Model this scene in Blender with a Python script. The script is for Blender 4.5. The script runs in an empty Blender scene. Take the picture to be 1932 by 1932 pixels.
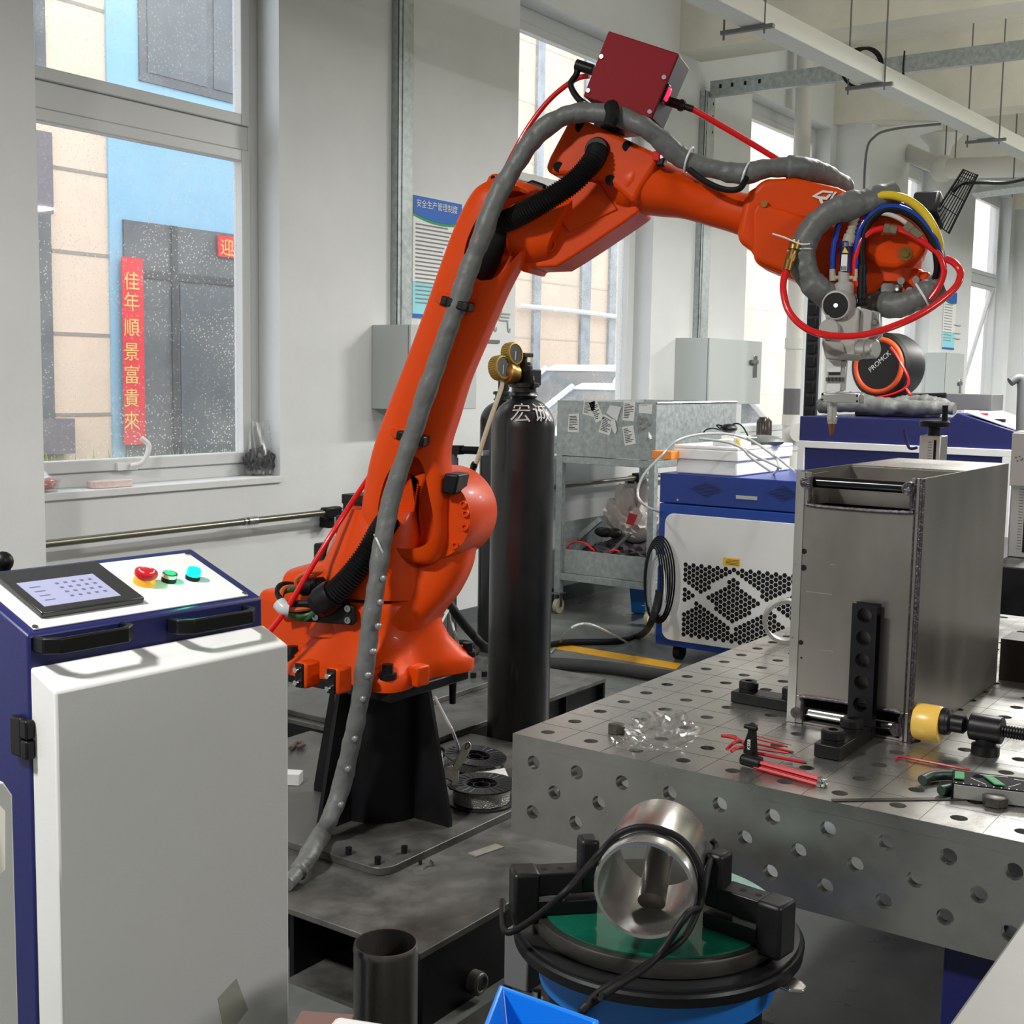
import bpy, bmesh, math, random
from mathutils import Vector as V, Matrix
random.seed(7)
S = bpy.context.scene
C = S.collection
R = math.radians
# ---------------------------------------------------------------- camera
FPX, PITCH, ROLL, YAW, HCAM = 2374.4, R(6.114), R(0.9496), R(35.0), 1.55
f0 = V((math.cos(YAW), math.sin(YAW), 0)); r0 = V((math.sin(YAW), -math.cos(YAW), 0)); u0 = V((0, 0, 1))
FW = f0*math.cos(PITCH) - u0*math.sin(PITCH); UP = u0*math.cos(PITCH) + f0*math.sin(PITCH)
CAM = V((0, 0, HCAM)); cr, sr = math.cos(ROLL), math.sin(ROLL)
cx_ = r0*cr + UP*sr; cy_ = UP*cr - r0*sr
cam = bpy.data.cameras.new('camera'); co = bpy.data.objects.new('camera', cam); C.objects.link(co)
m3 = Matrix((cx_, cy_, -FW)).transposed()
co.matrix_world = Matrix.Translation(CAM) @ m3.to_4x4()
cam.sensor_width = 36; cam.lens = FPX/1932*36; cam.clip_end = 200; cam.clip_start = .05
S.camera = co
# ---------------------------------------------------------------- world, lamps, exposure
W = bpy.data.worlds.new('overcast_sky'); S.world = W; W.use_nodes = True
W.node_tree.nodes['Background'].inputs[0].default_value = (0.86, 0.93, 1.0, 1)
W.node_tree.nodes['Background'].inputs[1].default_value = 2.0
def lamp(name, loc, sx, sy, power, col=(1, .985, .96), rot=(0, 0, 0), spread=180):
    l = bpy.data.lights.new(name, 'AREA'); l.shape = 'RECTANGLE'; l.size = sx; l.size_y = sy; l.energy = power; l.color = col
    l.spread = R(spread)
    o = bpy.data.objects.new(name, l); C.objects.link(o); o.location = loc; o.rotation_euler = rot; return o
lamp('high_bay_light', (-.3, 2.2, 3.5), .4, .3, 92)
lamp('led_strip_light', (5.2, 1.3, 3.45), 1.2, .25, 38)
lamp('led_strip_light', (1.6, -3.0, 3.45), 1.2, .25, 78)  # out of view, set here as fill for the cabinet door
lamp('led_strip_light', (8.0, 1.2, 3.5), 1.2, .3, 110)
lamp('led_strip_light', (13.0, 1.2, 3.5), 1.2, .3, 130)
lamp('led_strip_light', (18.0, 1.2, 3.5), 1.2, .3, 130)
lamp('led_strip_light', (9.0, -4.0, 3.5), 1.2, .3, 110)
for lx in (6.5, 10.5, 15): lamp('ceiling_fill', (lx, .5, 3.3), 1.2, .3, 38, rot=(math.pi, 0, 0))  # unseen upward fills, added to brighten the ceiling
S.view_settings.view_transform = 'Standard'; S.view_settings.look = 'None'
S.view_settings.exposure = 0.86; S.view_settings.gamma = 1.0; S.view_settings.use_curve_mapping = False
S.cycles.use_denoising = True
S.cycles.max_bounces = 8; S.cycles.diffuse_bounces = 4; S.cycles.transparent_max_bounces = 12
# ---------------------------------------------------------------- picture ray -> place in the room
def ray(px, py):
    a = (px-966)/FPX; b = (py-966)/FPX
    return r0*(cr*a+sr*b) - UP*(-sr*a+cr*b) + FW
def Pz(px, py, z): d = ray(px, py); return CAM + d*((z-HCAM)/d.z)
def PX(px, py, x): d = ray(px, py); return CAM + d*(x/d.x)
def PY(px, py, y): d = ray(px, py); return CAM + d*(y/d.y)
def PD(px, py, D): return CAM + ray(px, py)*D
def PP(px, py, o, n): d = ray(px, py); return CAM + d*((o-CAM).dot(n)/d.dot(n))
# ---------------------------------------------------------------- materials
def lin(c): return tuple(((x/255)/12.92 if x/255 <= .04045 else ((x/255+.055)/1.055)**2.4) for x in c)
MATS = {}
def mat(name, col, rough=.5, metal=0., var=0., vs=6., bump=0., bs=40., emit=0., coat=0., rv=0., stretch=None, spec=.5, var2=None):
    if name in MATS: return MATS[name]
    m = bpy.data.materials.new(name); m.use_nodes = True; nt = m.node_tree; N = nt.nodes; L = nt.links
    b = N['Principled BSDF']; c = lin(col)
    b.inputs['Base Color'].default_value = (*c, 1); b.inputs['Roughness'].default_value = rough; b.inputs['Metallic'].default_value = metal
    b.inputs['Coat Weight'].default_value = coat; b.inputs['Specular IOR Level'].default_value = spec
    if emit: b.inputs['Emission Color'].default_value = (*c, 1); b.inputs['Emission Strength'].default_value = emit
    if var or bump or rv:
        t = N.new('ShaderNodeTexCoord'); mp = N.new('ShaderNodeMapping'); L.new(t.outputs['Object'], mp.inputs[0])
        if stretch: mp.inputs['Scale'].default_value = stretch
        if var or rv:
            n = N.new('ShaderNodeTexNoise'); n.inputs['Scale'].default_value = vs; n.inputs['Detail'].default_value = 8; n.inputs['Roughness'].default_value = .65
            L.new(mp.outputs[0], n.inputs['Vector'])
        if var:
            r = N.new('ShaderNodeValToRGB'); L.new(n.outputs['Fac'], r.inputs[0])
            c2 = lin(var2) if var2 else tuple(x*(1-var) for x in c)
            r.color_ramp.elements[0].color = (*c2, 1); r.color_ramp.elements[0].position = .33
            r.color_ramp.elements[1].color = (*tuple(min(1, x*(1+var*.5)) for x in c), 1); r.color_ramp.elements[1].position = .68
            L.new(r.outputs[0], b.inputs['Base Color'])
        if rv:
            q = N.new('ShaderNodeMapRange'); L.new(n.outputs['Fac'], q.inputs[0]); q.inputs[1].default_value = .3; q.inputs[2].default_value = .7
            q.inputs[3].default_value = max(.02, rough-rv); q.inputs[4].default_value = min(1, rough+rv); L.new(q.outputs[0], b.inputs['Roughness'])
        if bump:
            n2 = N.new('ShaderNodeTexNoise'); n2.inputs['Scale'].default_value = bs; n2.inputs['Detail'].default_value = 4; L.new(mp.outputs[0], n2.inputs['Vector'])
            bp = N.new('ShaderNodeBump'); bp.inputs['Strength'].default_value = bump; bp.inputs['Distance'].default_value = .01
            L.new(n2.outputs['Fac'], bp.inputs['Height']); L.new(bp.outputs[0], b.inputs['Normal'])
    MATS[name] = m; return m
def glassmat(name, tint=(1, 1, 1), gloss=.06, dirt=0., rough=.02, dirtcol=(225, 225, 220), ds=140.):
    m = bpy.data.materials.new(name); m.use_nodes = True; nt = m.node_tree; N = nt.nodes; L = nt.links; N.clear()
    o = N.new('ShaderNodeOutputMaterial'); t = N.new('ShaderNodeBsdfTransparent'); t.inputs[0].default_value = (*tint, 1)
    g = N.new('ShaderNodeBsdfGlossy'); g.inputs['Roughness'].default_value = rough
    mx = N.new('ShaderNodeMixShader'); mx.inputs[0].default_value = gloss; L.new(t.outputs[0], mx.inputs[1]); L.new(g.outputs[0], mx.inputs[2]); out = mx
    if dirt:
        d = N.new('ShaderNodeBsdfDiffuse'); d.inputs[0].default_value = (*lin(dirtcol), 1)
        tr = N.new('ShaderNodeBsdfTranslucent'); tr.inputs[0].default_value = (*lin(dirtcol), 1)
        ad = N.new('ShaderNodeMixShader'); ad.inputs[0].default_value = .6; L.new(d.outputs[0], ad.inputs[1]); L.new(tr.outputs[0], ad.inputs[2])
        tc = N.new('ShaderNodeTexCoord'); v = N.new('ShaderNodeTexVoronoi'); v.inputs['Scale'].default_value = ds; L.new(tc.outputs['Object'], v.inputs['Vector'])
        r = N.new('ShaderNodeMapRange'); r.inputs[1].default_value = .15; r.inputs[2].default_value = .24; r.inputs[3].default_value = 1; r.inputs[4].default_value = 0; L.new(v.outputs['Distance'], r.inputs[0])
        n = N.new('ShaderNodeTexNoise'); n.inputs['Scale'].default_value = 2.5; n.inputs['Detail'].default_value = 6; L.new(tc.outputs['Object'], n.inputs['Vector'])
        q = N.new('ShaderNodeMapRange'); q.inputs[1].default_value = .4; q.inputs[2].default_value = .7; q.inputs[3].default_value = .22; q.inputs[4].default_value = dirt; L.new(n.outputs['Fac'], q.inputs[0])
        mu = N.new('ShaderNodeMath'); mu.operation = 'MULTIPLY'; L.new(r.outputs[0], mu.inputs[0]); L.new(q.outputs[0], mu.inputs[1])
        a2 = N.new('ShaderNodeMath'); a2.operation = 'ADD'; L.new(mu.outputs[0], a2.inputs[0])
        hz = N.new('ShaderNodeMath'); hz.operation = 'MULTIPLY'; hz.inputs[1].default_value = .16; L.new(q.outputs[0], hz.inputs[0]); L.new(hz.outputs[0], a2.inputs[1])
        m2 = N.new('ShaderNodeMixShader'); L.new(a2.outputs[0], m2.inputs[0]); L.new(mx.outputs[0], m2.inputs[1]); L.new(ad.outputs[0], m2.inputs[2]); out = m2
    L.new(out.outputs[0], o.inputs[0]); MATS[name] = m; return m
# ---------------------------------------------------------------- mesh builder
def sm(pts, n=6, closed=False):          # Catmull-Rom through the points
    P = [V(p) for p in pts]; out = []; k = len(P)
    for i in range(k if closed else k-1):
        if closed: a, b, c, d = P[i-1], P[i], P[(i+1) % k], P[(i+2) % k]
        else: a, b, c, d = P[max(i-1, 0)], P[i], P[i+1], P[min(i+2, k-1)]
        for j in range(n):
            t = j/n; out.append(.5*((2*b)+(c-a)*t+(2*a-5*b+4*c-d)*t*t+(3*b-a-3*c+d)*t**3))
    if not closed: out.append(P[-1].copy())
    return out
class MB:
    def __init__(s): s.bm = bmesh.new()
    def face(s, vs):
        try: return s.bm.faces.new(vs)
        except ValueError: return None
    def box(s, c, d, M=None):
        c = V(c); vs = []
        for i in (-1, 1):
            for j in (-1, 1):
                for k in (-1, 1):
                    p = V((i*d[0]/2, j*d[1]/2, k*d[2]/2)); vs.append(s.bm.verts.new(c + (M @ p if M else p)))
        for f in ((0, 1, 3, 2), (4, 6, 7, 5), (0, 4, 5, 1), (2, 3, 7, 6), (0, 2, 6, 4), (1, 5, 7, 3)): s.face([vs[i] for i in f])
        return s
    def bx(s, x0, x1, y0, y1, z0, z1): return s.box(((x0+x1)/2, (y0+y1)/2, (z0+z1)/2), (abs(x1-x0), abs(y1-y0), abs(z1-z0)))
    def prism(s, pts, vec):
        vec = V(vec); a = [s.bm.verts.new(V(p)) for p in pts]; b = [s.bm.verts.new(V(p)+vec) for p in pts]; n = len(a)
        s.face(a); s.face(b[::-1])
        for i in range(n): s.face([a[i], b[i], b[(i+1) % n], a[(i+1) % n]])
        return s
    def loft(s, rings, cap=True, close=False):
        rr = [[s.bm.verts.new(V(p)) for p in r] for r in rings]; n = len(rr[0]); k = len(rr)
        for i in range(k if close else k-1):
            a, b = rr[i], rr[(i+1) % k]
            for j in range(n): s.face([a[j], a[(j+1) % n], b[(j+1) % n], b[j]])
        if cap and not close: s.face(rr[0][::-1]); s.face(rr[-1])
        return s
    def ring(s, c, a, b, n=24, e=2.):
        out = []
        for i in range(n):
            t = 2*math.pi*i/n; ct, st = math.cos(t), math.sin(t)
            out.append(V(c)+V(a)*math.copysign(abs(ct)**(2/e), ct)+V(b)*math.copysign(abs(st)**(2/e), st))
        return out
    def frame(s, d):
        d = V(d).normalized(); h = V((0, 0, 1)) if abs(d.z) < .95 else V((1, 0, 0)); a = d.cross(h).normalized(); return a, d.cross(a)
    def cyl(s, p0, p1, r, r1=None, n=24):
        p0, p1 = V(p0), V(p1); a, b = s.frame(p1-p0); r1 = r if r1 is None else r1
        return s.loft([s.ring(p0, a*r, b*r, n), s.ring(p1, a*r1, b*r1, n)])
    def lathe(s, p0, ax, prof, n=32, cap=True):
        p0 = V(p0); ax = V(ax).normalized(); a, b = s.frame(ax)
        return s.loft([s.ring(p0+ax*z, a*max(r, 1e-4), b*max(r, 1e-4), n) for r, z in prof], cap)
    def tube(s, pts, r, n=10, k=6, closed=False, cap=True, raw=False):
        P = [V(p) for p in pts] if raw else sm(pts, k, closed); m = len(P); rings = []; a = None
        for i, p in enumerate(P):
            t = (P[(i+1) % m]-P[i-1]) if closed else (P[min(i+1, m-1)]-P[max(i-1, 0)])
            t.normalize()
            if a is None: a, _ = s.frame(t)
            a = (a - t*a.dot(t)).normalized(); b = t.cross(a)
            rr = r(i/(m-1)) if callable(r) else r
            rings.append(s.ring(p, a*rr, b*rr, n))
        return s.loft(rings, cap, closed)
    def torus(s, c, ax, R_, r, n=32, k=8):
        a, b = s.frame(ax); return s.tube(s.ring(c, a*R_, b*R_, n), r, k, closed=True, raw=True)
    def sph(s, c, r, M=None, n=16):
        m = Matrix.Translation(V(c)) @ (M or Matrix.Identity(4)) @ Matrix.Diagonal((r, r, r, 1))
        bmesh.ops.create_uvsphere(s.bm, u_segments=n, v_segments=n//2, radius=1, matrix=m); return s
    def perf(s, o, eu, ev, nv, cells, r, th, n=16):
        # plate cells: (u0,u1,v0,v1,hole u,hole v or None); solid of thickness th along -nv
        o, eu, ev, nv = V(o), V(eu), V(ev), V(nv)
        for (u0, u1, v0, v1, hu, hv) in cells:
            if hu is None:
                s.prism([o+eu*u+ev*v for u, v in ((u0, v0), (u1, v0), (u1, v1), (u0, v1))], -nv*th); continue
            inn, outp = [], []
            for i in range(n):
                t = 2*math.pi*(i+.5)/n; ct, st = math.cos(t), math.sin(t)
                inn.append((hu+r*ct, hv+r*st))
                k = min(((u1-hu) if ct > 0 else (hu-u0))/max(abs(ct), 1e-6), ((v1-hv) if st > 0 else (hv-v0))/max(abs(st), 1e-6))
                outp.append((hu+k*ct, hv+k*st))
            cor = [(u1, v1), (u0, v1), (u0, v0), (u1, v0)]
            for dz in (0, 1):
                A = [s.bm.verts.new(o+eu*u+ev*v-nv*th*dz) for u, v in inn]; B = [s.bm.verts.new(o+eu*u+ev*v-nv*th*dz) for u, v in outp]
                for i in range(n):
                    j = (i+1) % n; f = [A[i], B[i], B[j], A[j]]
                    ua, va = outp[i]; ub, vb = outp[j]
                    if abs(ua-ub) > 1e-7 and abs(va-vb) > 1e-7:
                        q = min(cor, key=lambda c: abs(c[0]-ua)+abs(c[1]-va)+abs(c[0]-ub)+abs(c[1]-vb))
                        f = [A[i], B[i], s.bm.verts.new(o+eu*q[0]+ev*q[1]-nv*th*dz), B[j], A[j]]
                    s.face(f if dz == 0 else f[::-1])
                if dz == 0: A0 = A
                else:
                    for i in range(n): s.face([A0[i], A0[(i+1) % n], A[(i+1) % n], A[i]])
        return s
def rootloc(p):
    while p.parent: p = p.parent
    return p.location
def build(name, mb, m, parent=None, bevel=0, seg=2, ang=38, smooth=True, label=None, loc=None, recalc=True):
    bm = mb.bm
    if recalc: bmesh.ops.recalc_face_normals(bm, faces=bm.faces)
    if parent is not None: o = rootloc(parent)
    else:
        if loc is None:
            xs = [v.co for v in bm.verts]; lo = [min(c[i] for c in xs) for i in range(3)]; hi = [max(c[i] for c in xs) for i in range(3)]
            loc = V(((lo[0]+hi[0])/2, (lo[1]+hi[1])/2, lo[2]))
        o = V(loc)
    for v in bm.verts: v.co -= o
    a = R(ang)
    for f in bm.faces: f.smooth = smooth
    if smooth:
        for e in bm.edges:
            if len(e.link_faces) == 2 and e.calc_face_angle(0) > a: e.smooth = False
    me = bpy.data.meshes.new(name); bm.to_mesh(me); bm.free()
    ms = m if isinstance(m, (list, tuple)) else [m]
    for q in ms: me.materials.append(q)
    ob = bpy.data.objects.new(name, me); C.objects.link(ob)
    if parent is not None: ob.parent = parent
    else: ob.location = o
    if bevel:
        md = ob.modifiers.new('bevel', 'BEVEL'); md.width = bevel; md.segments = seg; md.limit_method = 'ANGLE'; md.angle_limit = R(35)
    if label: ob['label'] = label
    return ob
def builds(name, mb, m, parent, **kw):   # every loose piece becomes a part of its own
    bm = mb.bm; seen = set(); out = []; bm.verts.ensure_lookup_table(); bm.verts.index_update()
    for v0 in bm.verts:
        if v0.index in seen: continue
        st_ = [v0]; seen.add(v0.index); comp = []
        while st_:
            v = st_.pop(); comp.append(v)
            for e in v.link_edges:
                w = e.other_vert(v)
                if w.index not in seen: seen.add(w.index); st_.append(w)
        n = MB(); mp = {v.index: n.bm.verts.new(v.co) for v in comp}
        for f in {f for v in comp for f in v.link_faces}: n.face([mp[v.index] for v in f.verts])
        out.append(build(name, n, m, parent, **kw))
    bm.free(); return out
from mathutils import noise as NZ
def crease(mb, amp, fr, seed=0.):        # wrinkle a soft skin along its normals
    bm = mb.bm; bm.normal_update(); q = V((seed*7.1, seed*3.3, seed*5.7))
    mv = [(v, v.normal*amp*(NZ.noise(v.co*fr+q)+.6*(1-abs(NZ.noise(v.co*fr*2.1+q))*2.4)*.5)) for v in bm.verts]
    for v, d in mv: v.co += d
    return mb
def cut(ob, mb):                         # carve a hollow into a mesh while building
    bmesh.ops.recalc_face_normals(mb.bm, faces=mb.bm.faces)
    me = bpy.data.meshes.new('x'); o = rootloc(ob)
    for v in mb.bm.verts: v.co -= o
    mb.bm.to_mesh(me); mb.bm.free(); k = bpy.data.objects.new('x', me); C.objects.link(k); k.location = o
    md = ob.modifiers.new('b', 'BOOLEAN'); md.object = k; md.operation = 'DIFFERENCE'; md.solver = 'EXACT'
    bpy.context.view_layer.update()
    dg = bpy.context.evaluated_depsgraph_get(); n = bpy.data.meshes.new_from_object(ob.evaluated_get(dg))
    ob.modifiers.clear(); old = ob.data; ob.data = n; n.name = old.name
    bpy.data.objects.remove(k); bpy.data.meshes.remove(me); bpy.data.meshes.remove(old)
    b2 = bmesh.new(); b2.from_mesh(n)
    for f in b2.faces: f.smooth = True
    for e in b2.edges: e.smooth = not (len(e.link_faces) == 2 and e.calc_face_angle(0) > R(35))
    b2.to_mesh(n); b2.free()
def tag(o, label=None, cat=None, group=None, kind=None):
    if label: o['label'] = label
    if cat: o['category'] = cat
    if group: o['group'] = group
    if kind: o['kind'] = kind
    return o
def thing(name, label, cat, loc, group=None):
    o = bpy.data.objects.new(name, None); C.objects.link(o); o.location = V(loc); o.empty_display_size = .05
    return tag(o, label, cat, group)
def st(o): o['kind'] = 'structure'; return o
def text(name, s, m, size, o, ex, ey, parent, th=.001, align='LEFT', bold=0., sx=1.):
    cu = bpy.data.curves.new('t', 'FONT'); cu.body = s; cu.size = size; cu.extrude = th/2; cu.align_x = align; cu.offset = bold; cu.resolution_u = 4
    t = bpy.data.objects.new('t', cu); C.objects.link(t); bpy.context.view_layer.update()
    dg = bpy.context.evaluated_depsgraph_get(); me = bpy.data.meshes.new_from_object(t.evaluated_get(dg)); bpy.data.objects.remove(t)
    ex = V(ex).normalized(); ey = V(ey).normalized(); ez = ex.cross(ey)
    M = Matrix((ex*sx, ey, ez)).transposed().to_4x4(); M.translation = V(o) - (rootloc(parent) if parent else V((0, 0, 0))); me.transform(M)
    me.name = name; me.materials.clear(); me.materials.append(m); ob = bpy.data.objects.new(name, me); C.objects.link(ob)
    if parent: ob.parent = parent
    return ob
X, Y, Z = V((1, 0, 0)), V((0, 1, 0)), V((0, 0, 1))
# ---------------------------------------------------------------- shared materials
wallp = mat('wall_paint', (219, 221, 220), .75, var=.06, vs=1.5, bump=.05, bs=60)
ceilp = mat('ceiling_paint', (222, 219, 205), .85, var=.12, vs=2, bump=.15, bs=25)
floorm = mat('epoxy_floor', (112, 116, 112), .35, var=.45, vs=2.2, rv=.15, bump=.03, bs=80)
skirt = mat('skirting_paint', (92, 96, 98), .6)
upvc = mat('window_plastic', (205, 207, 206), .35)
rubber = mat('black_rubber', (14, 14, 15), .55, bump=.05, spec=.25)
blackp = mat('black_paint', (16, 16, 20), .45, var=.3, vs=9, rv=.12, spec=.3)
blackpl = mat('black_plastic', (14, 15, 16), .42, spec=.3)
blackox = mat('black_oxide_steel', (18, 18, 20), .42, var=.3, vs=20, rv=.1, spec=.35)
dsteel = mat('dirty_plate_steel', (106, 105, 101), .42, metal=.45, var=.5, vs=7, rv=.15, bump=.06, bs=50)
tablem = mat('welding_table_steel', (166, 165, 161), .31, metal=.86, var=.2, vs=5, rv=.09, bump=.02, bs=200)
brushed = mat('brushed_stainless', (196, 194, 189), .28, metal=.95, var=.14, vs=4, rv=.08, stretch=(1, 1, .15))
sheet = mat('raw_sheet_steel', (156, 151, 145), .34, metal=.8, var=.2, vs=3.5, rv=.08, stretch=(1, 1, .4))
chrome = mat('bright_steel', (200, 200, 198), .18, metal=1)
galv = mat('galvanised_steel', (176, 184, 183), .42, metal=.4, var=.28, vs=28, rv=.1)
orange = mat('robot_orange_paint', (220, 70, 5), .4, coat=.05, spec=.18, var=.07, vs=3, bump=.03, bs=90)
navy = mat('navy_powder_coat', (26, 31, 92), .42, bump=.05, bs=300)
whitep = mat('white_powder_coat', (226, 226, 224), .4, var=.03, vs=3, bump=.03, bs=300)
royal = mat('royal_blue_paint', (18, 62, 150), .38)
redp = mat('crimson_powder_coat', (136, 8, 26), .6, bump=.05, bs=300, spec=.25)
greyp = mat('grey_powder_coat', (104, 104, 106), .5)
sleeve = mat('grey_sleeve_cloth', (104, 106, 104), .48, var=.12, vs=14, bump=.7, bs=15)
redh = mat('red_air_hose', (222, 22, 28), .22, coat=.4)
ltgrey = mat('light_grey_enamel', (186, 192, 190), .45)
brass = mat('brass', (158, 124, 66), .36, metal=.8, var=.2, vs=20)
gold = mat('brass_gauge_case', (168, 138, 58), .42, metal=.4)
copper = mat('copper_nozzle', (150, 92, 66), .36, metal=.8)
clearm = glassmat('clear_plastic', (.93, .95, .96), .16, rough=.08)
whitepl = mat('white_plastic', (228, 230, 232), .35)
alum = mat('satin_aluminium', (196, 196, 192), .34, metal=.75, var=.05, vs=8)
paper = mat('paper', (236, 236, 232), .7)
ink = mat('black_ink', (20, 20, 20), .7)
hole = mat('dark_opening', (4, 4, 5), .9)
# ================================================================ room shell
YW, YG, ZC, ZB = 4.7, 4.88, 4.75, 4.04
WINS = [(3.12, 4.62, 1.02, 3.95), (6.71, 8.51, 1.02, 3.95), (10.18, 12.0, 1.02, 4.0), (13.65, 15.4, 1.02, 4.08), (17.1, 18.95, .95, 4.2)]
b = MB().bx(-5, 24, -9, 6, -.15, 0); st(build('floor', b, floorm))
b = MB().bx(-5, 24, -9, 5.0, ZC, ZC+.2); st(build('ceiling', b, ceilp))
b = MB(); x = -5
for (x0, x1, z0, z1) in WINS:
    b.bx(x, x0, YW, YW+.3, 0, ZC); b.bx(x0, x1, YW, YW+.3, 0, z0); b.bx(x0, x1, YW, YW+.3, z1, ZC); x = x1
b.bx(x, 24, YW, YW+.3, 0, ZC); st(build('wall_left', b, wallp))
st(build('wall_right', MB().bx(-5, 24, -9.2, -9, 0, ZC), wallp)); st(build('wall_far', MB().bx(24, 24.2, -9, 5, 0, ZC), wallp))
st(build('wall_back', MB().bx(-5.2, -5, -9, 5, 0, ZC), wallp))
b = MB(); b.bx(-5, 24, YW-.012, YW, 0, .1); st(build('baseboard_left', b, skirt))
b = MB()
for xb in (1.9, 5.5, 9.2, 12.4, 15.9, 19.4): b.bx(xb-.36, xb, -9, YW, ZB, ZC)
st(build('trim_1', b, ceilp))                           # concrete cross beams
b = MB(); b.bx(12.15, 13.3, 4.35, YW, 0, ZC); st(build('trim_2', b, wallp))   # pier standing proud of the wall
b = MB(); b.bx(19.2, 20.2, 4.3, YW, 0, ZC); st(build('trim_3', b, wallp))
b = MB().bx(-1, 3.075, 4.47, YW, 0, ZC); st(build('trim_4', b, wallp))
# yellow floor marking
b = MB().prism([Pz(1000, 1216, .0), Pz(1275, 1263, .0), Pz(1285, 1253, .0), Pz(1000, 1205, .0)], (0, 0, .002))
tag(build('floor_marking_line', b, mat('yellow_floor_paint', (245, 178, 12), .5, var=.15, vs=12)), 'yellow painted floor line running past the gas cylinder', 'floor marking')
# windows
winglass = glassmat('rainy_window_glass', (.97, .98, 1), .05, dirt=.7, ds=52)
clrglass = glassmat('dusty_window_glass', (.97, .98, 1), .05, dirt=1.2, ds=60)
def window(i, x0, x1, z0, z1, zt, glass, fx0=None, opened=False):
    root = bpy.data.objects.new('window_%d' % i, None); C.objects.link(root); root.location = (x0, YG, z0); root['kind'] = 'structure'
    w = .07; b = MB()
    xs0 = x0
    b.bx(xs0, xs0+w, YG-.03, YG+.05, z0, z1); b.bx(x1-w, x1, YG-.03, YG+.05, z0, z1)
    [b.bx(xs0+w, x1-w, YG-.03, YG+.05, u0_, u1_) for u0_, u1_ in ((z1-.1, z1), (z0, z0+.07), (zt-.06, zt+.06))]
    build('window_frame', b, upvc, root, bevel=.006)
    for (a0, a1, sw) in ((zt+.06, z1-.1, 0), (z0+.07, zt-.06, 1)):
        b = MB(); c0, c1 = xs0+w, x1-w; s_ = .055
        if opened and sw:
            M = Matrix.Rotation(R(14), 3, 'X'); piv = V((0, YG, a1))
            def rb(x0_, x1_, za, zb_, t=.05):
                c = V(((x0_+x1_)/2, 0, (za+zb_)/2-a1)); c2 = M @ c
                b.box(V((c2.x, 0, 0))+V((0, piv.y+c2.y, piv.z+c2.z)), (x1_-x0_, t, zb_-za), M)
            rb(c0, c0+s_, a0, a1); rb(c1-s_, c1, a0, a1); rb(c0+s_, c1-s_, a1-s_, a1); rb(c0+s_, c1-s_, a0, a0+s_)
            sash = build('sash', b, upvc, root, bevel=.005); b = MB(); rb(c0+s_, c1-s_, a0+s_, a1-s_, .006); build('pane', b, glass, sash); continue
        b.bx(c0, c0+s_, YG-.045, YG+.02, a0, a1); b.bx(c1-s_, c1, YG-.045, YG+.02, a0, a1); b.bx(c0+s_, c1-s_, YG-.045, YG+.02, a1-s_, a1); b.bx(c0+s_, c1-s_, YG-.045, YG+.02, a0, a0+s_)
        sash = build('sash', b, upvc, root, bevel=.005)
        build('pane', MB().bx(c0+s_, c1-s_, YG-.004, YG+.002, a0+s_, a1-s_), glass, sash)
    return root
w1 = window(1, *WINS[0], 2.72, winglass)
window(2, *WINS[1], 2.78, clrglass); window(3, *WINS[2], 2.84, clrglass); window(4, *WINS[3], 2.9, clrglass); window(5, *WINS[4], 3.0, clrglass, opened=True)
# handle on the first window
h = PY(235, 880, YG-.06); t_ = PY(266, 826, YG-.09)
b = MB().box(h+V((.02, .01, 0)), (.11, .02, .035)); b.tube([h+V((.03, -.01, 0)), h+V((.07, -.045, .02)), h.lerp(t_, .7)+V((.05, -.03, 0)), t_], .012, 8)
build('window_handle', b, whitep, w1)
# sills
for i, (x0, x1, z0, z1) in enumerate(WINS):
    st(build('trim_%d' % (i+5), MB().bx(x0, x1, YW-.015, YG-.03, z0-.03, z0+.004), wallp, bevel=.004))
# ================================================================ outside
YF = 11.0
beige = mat('beige_facade_tile', (230, 203, 178), .8, var=.06, vs=1.5); bluef = mat('blue_facade_paint', (140, 182, 204), .8, var=.06, vs=2)
dgrey = mat('dark_grey_cladding', (96, 98, 100), .6, var=.25, vs=3); dglass = mat('facade_window_glass', (88, 94, 98), .2, var=.2, vs=2); brownf = mat('mauve_facade_panel', (120, 112, 116), .8)
bd = thing('neighbouring_building', 'beige and blue building seen through the windows across the yard', 'building', (10, YF, 0))
build('wall', MB().bx(-3, 48, YF, YF+.3, -.2, 9), beige, bd)
def fpx(px0, py0, px1, py1, d=.04):          # a rectangle on the facade
    a = PY(px0, py0, YF); c = PY(px1, py1, YF); return (a.x, c.x, YF-d, YF+.01, min(a.z, c.z), max(a.z, c.z))
xa = PY(203, 400, YF).x; xe = PY(560, 400, YF).x
build('painted_panel', MB().bx(xa, xe, YF-.03, YF+.01, 0, 9), bluef, bd)
x0 = PY(98, 500, YF).x
zw0 = PY(60, 400, YF).z; zw1 = PY(60, 790, YF).z; zz = PY(60, 245, YF).z
build('mauve_panel', MB().bx(-2, x0, YF-.05, YF+.01, zw0, zz), brownf, bd)
fr = build('window', MB().bx(x0-1.9, x0-.05, YF-.07, YF+.01, zw1, zw0), dgrey, bd); build('pane', MB().bx(x0-1.8, x0-.22, YF-.08, YF-.05, zw1+.1, (zw0+zw1)/2-.1).bx(x0-1.8, x0-.22, YF-.08, YF-.05, (zw0+zw1)/2+.05, zw0-.1), dglass, fr)
build('window_ledge', MB().bx(x0-1.9, x0+.12, YF-.15, YF, zw1-.35, zw1), brownf, bd)
x1 = PY(80, 60, YF).x; zl = PY(60, 135, YF).z
fr = build('window', MB().bx(x1-1.6, x1, YF-.05, YF+.01, zl, zl+2.2), dgrey, bd); build('pane', MB().bx(x1-1.5, x1-.13, YF-.06, YF-.03, zl+.08, zl+2.1), dglass, fr)
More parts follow.
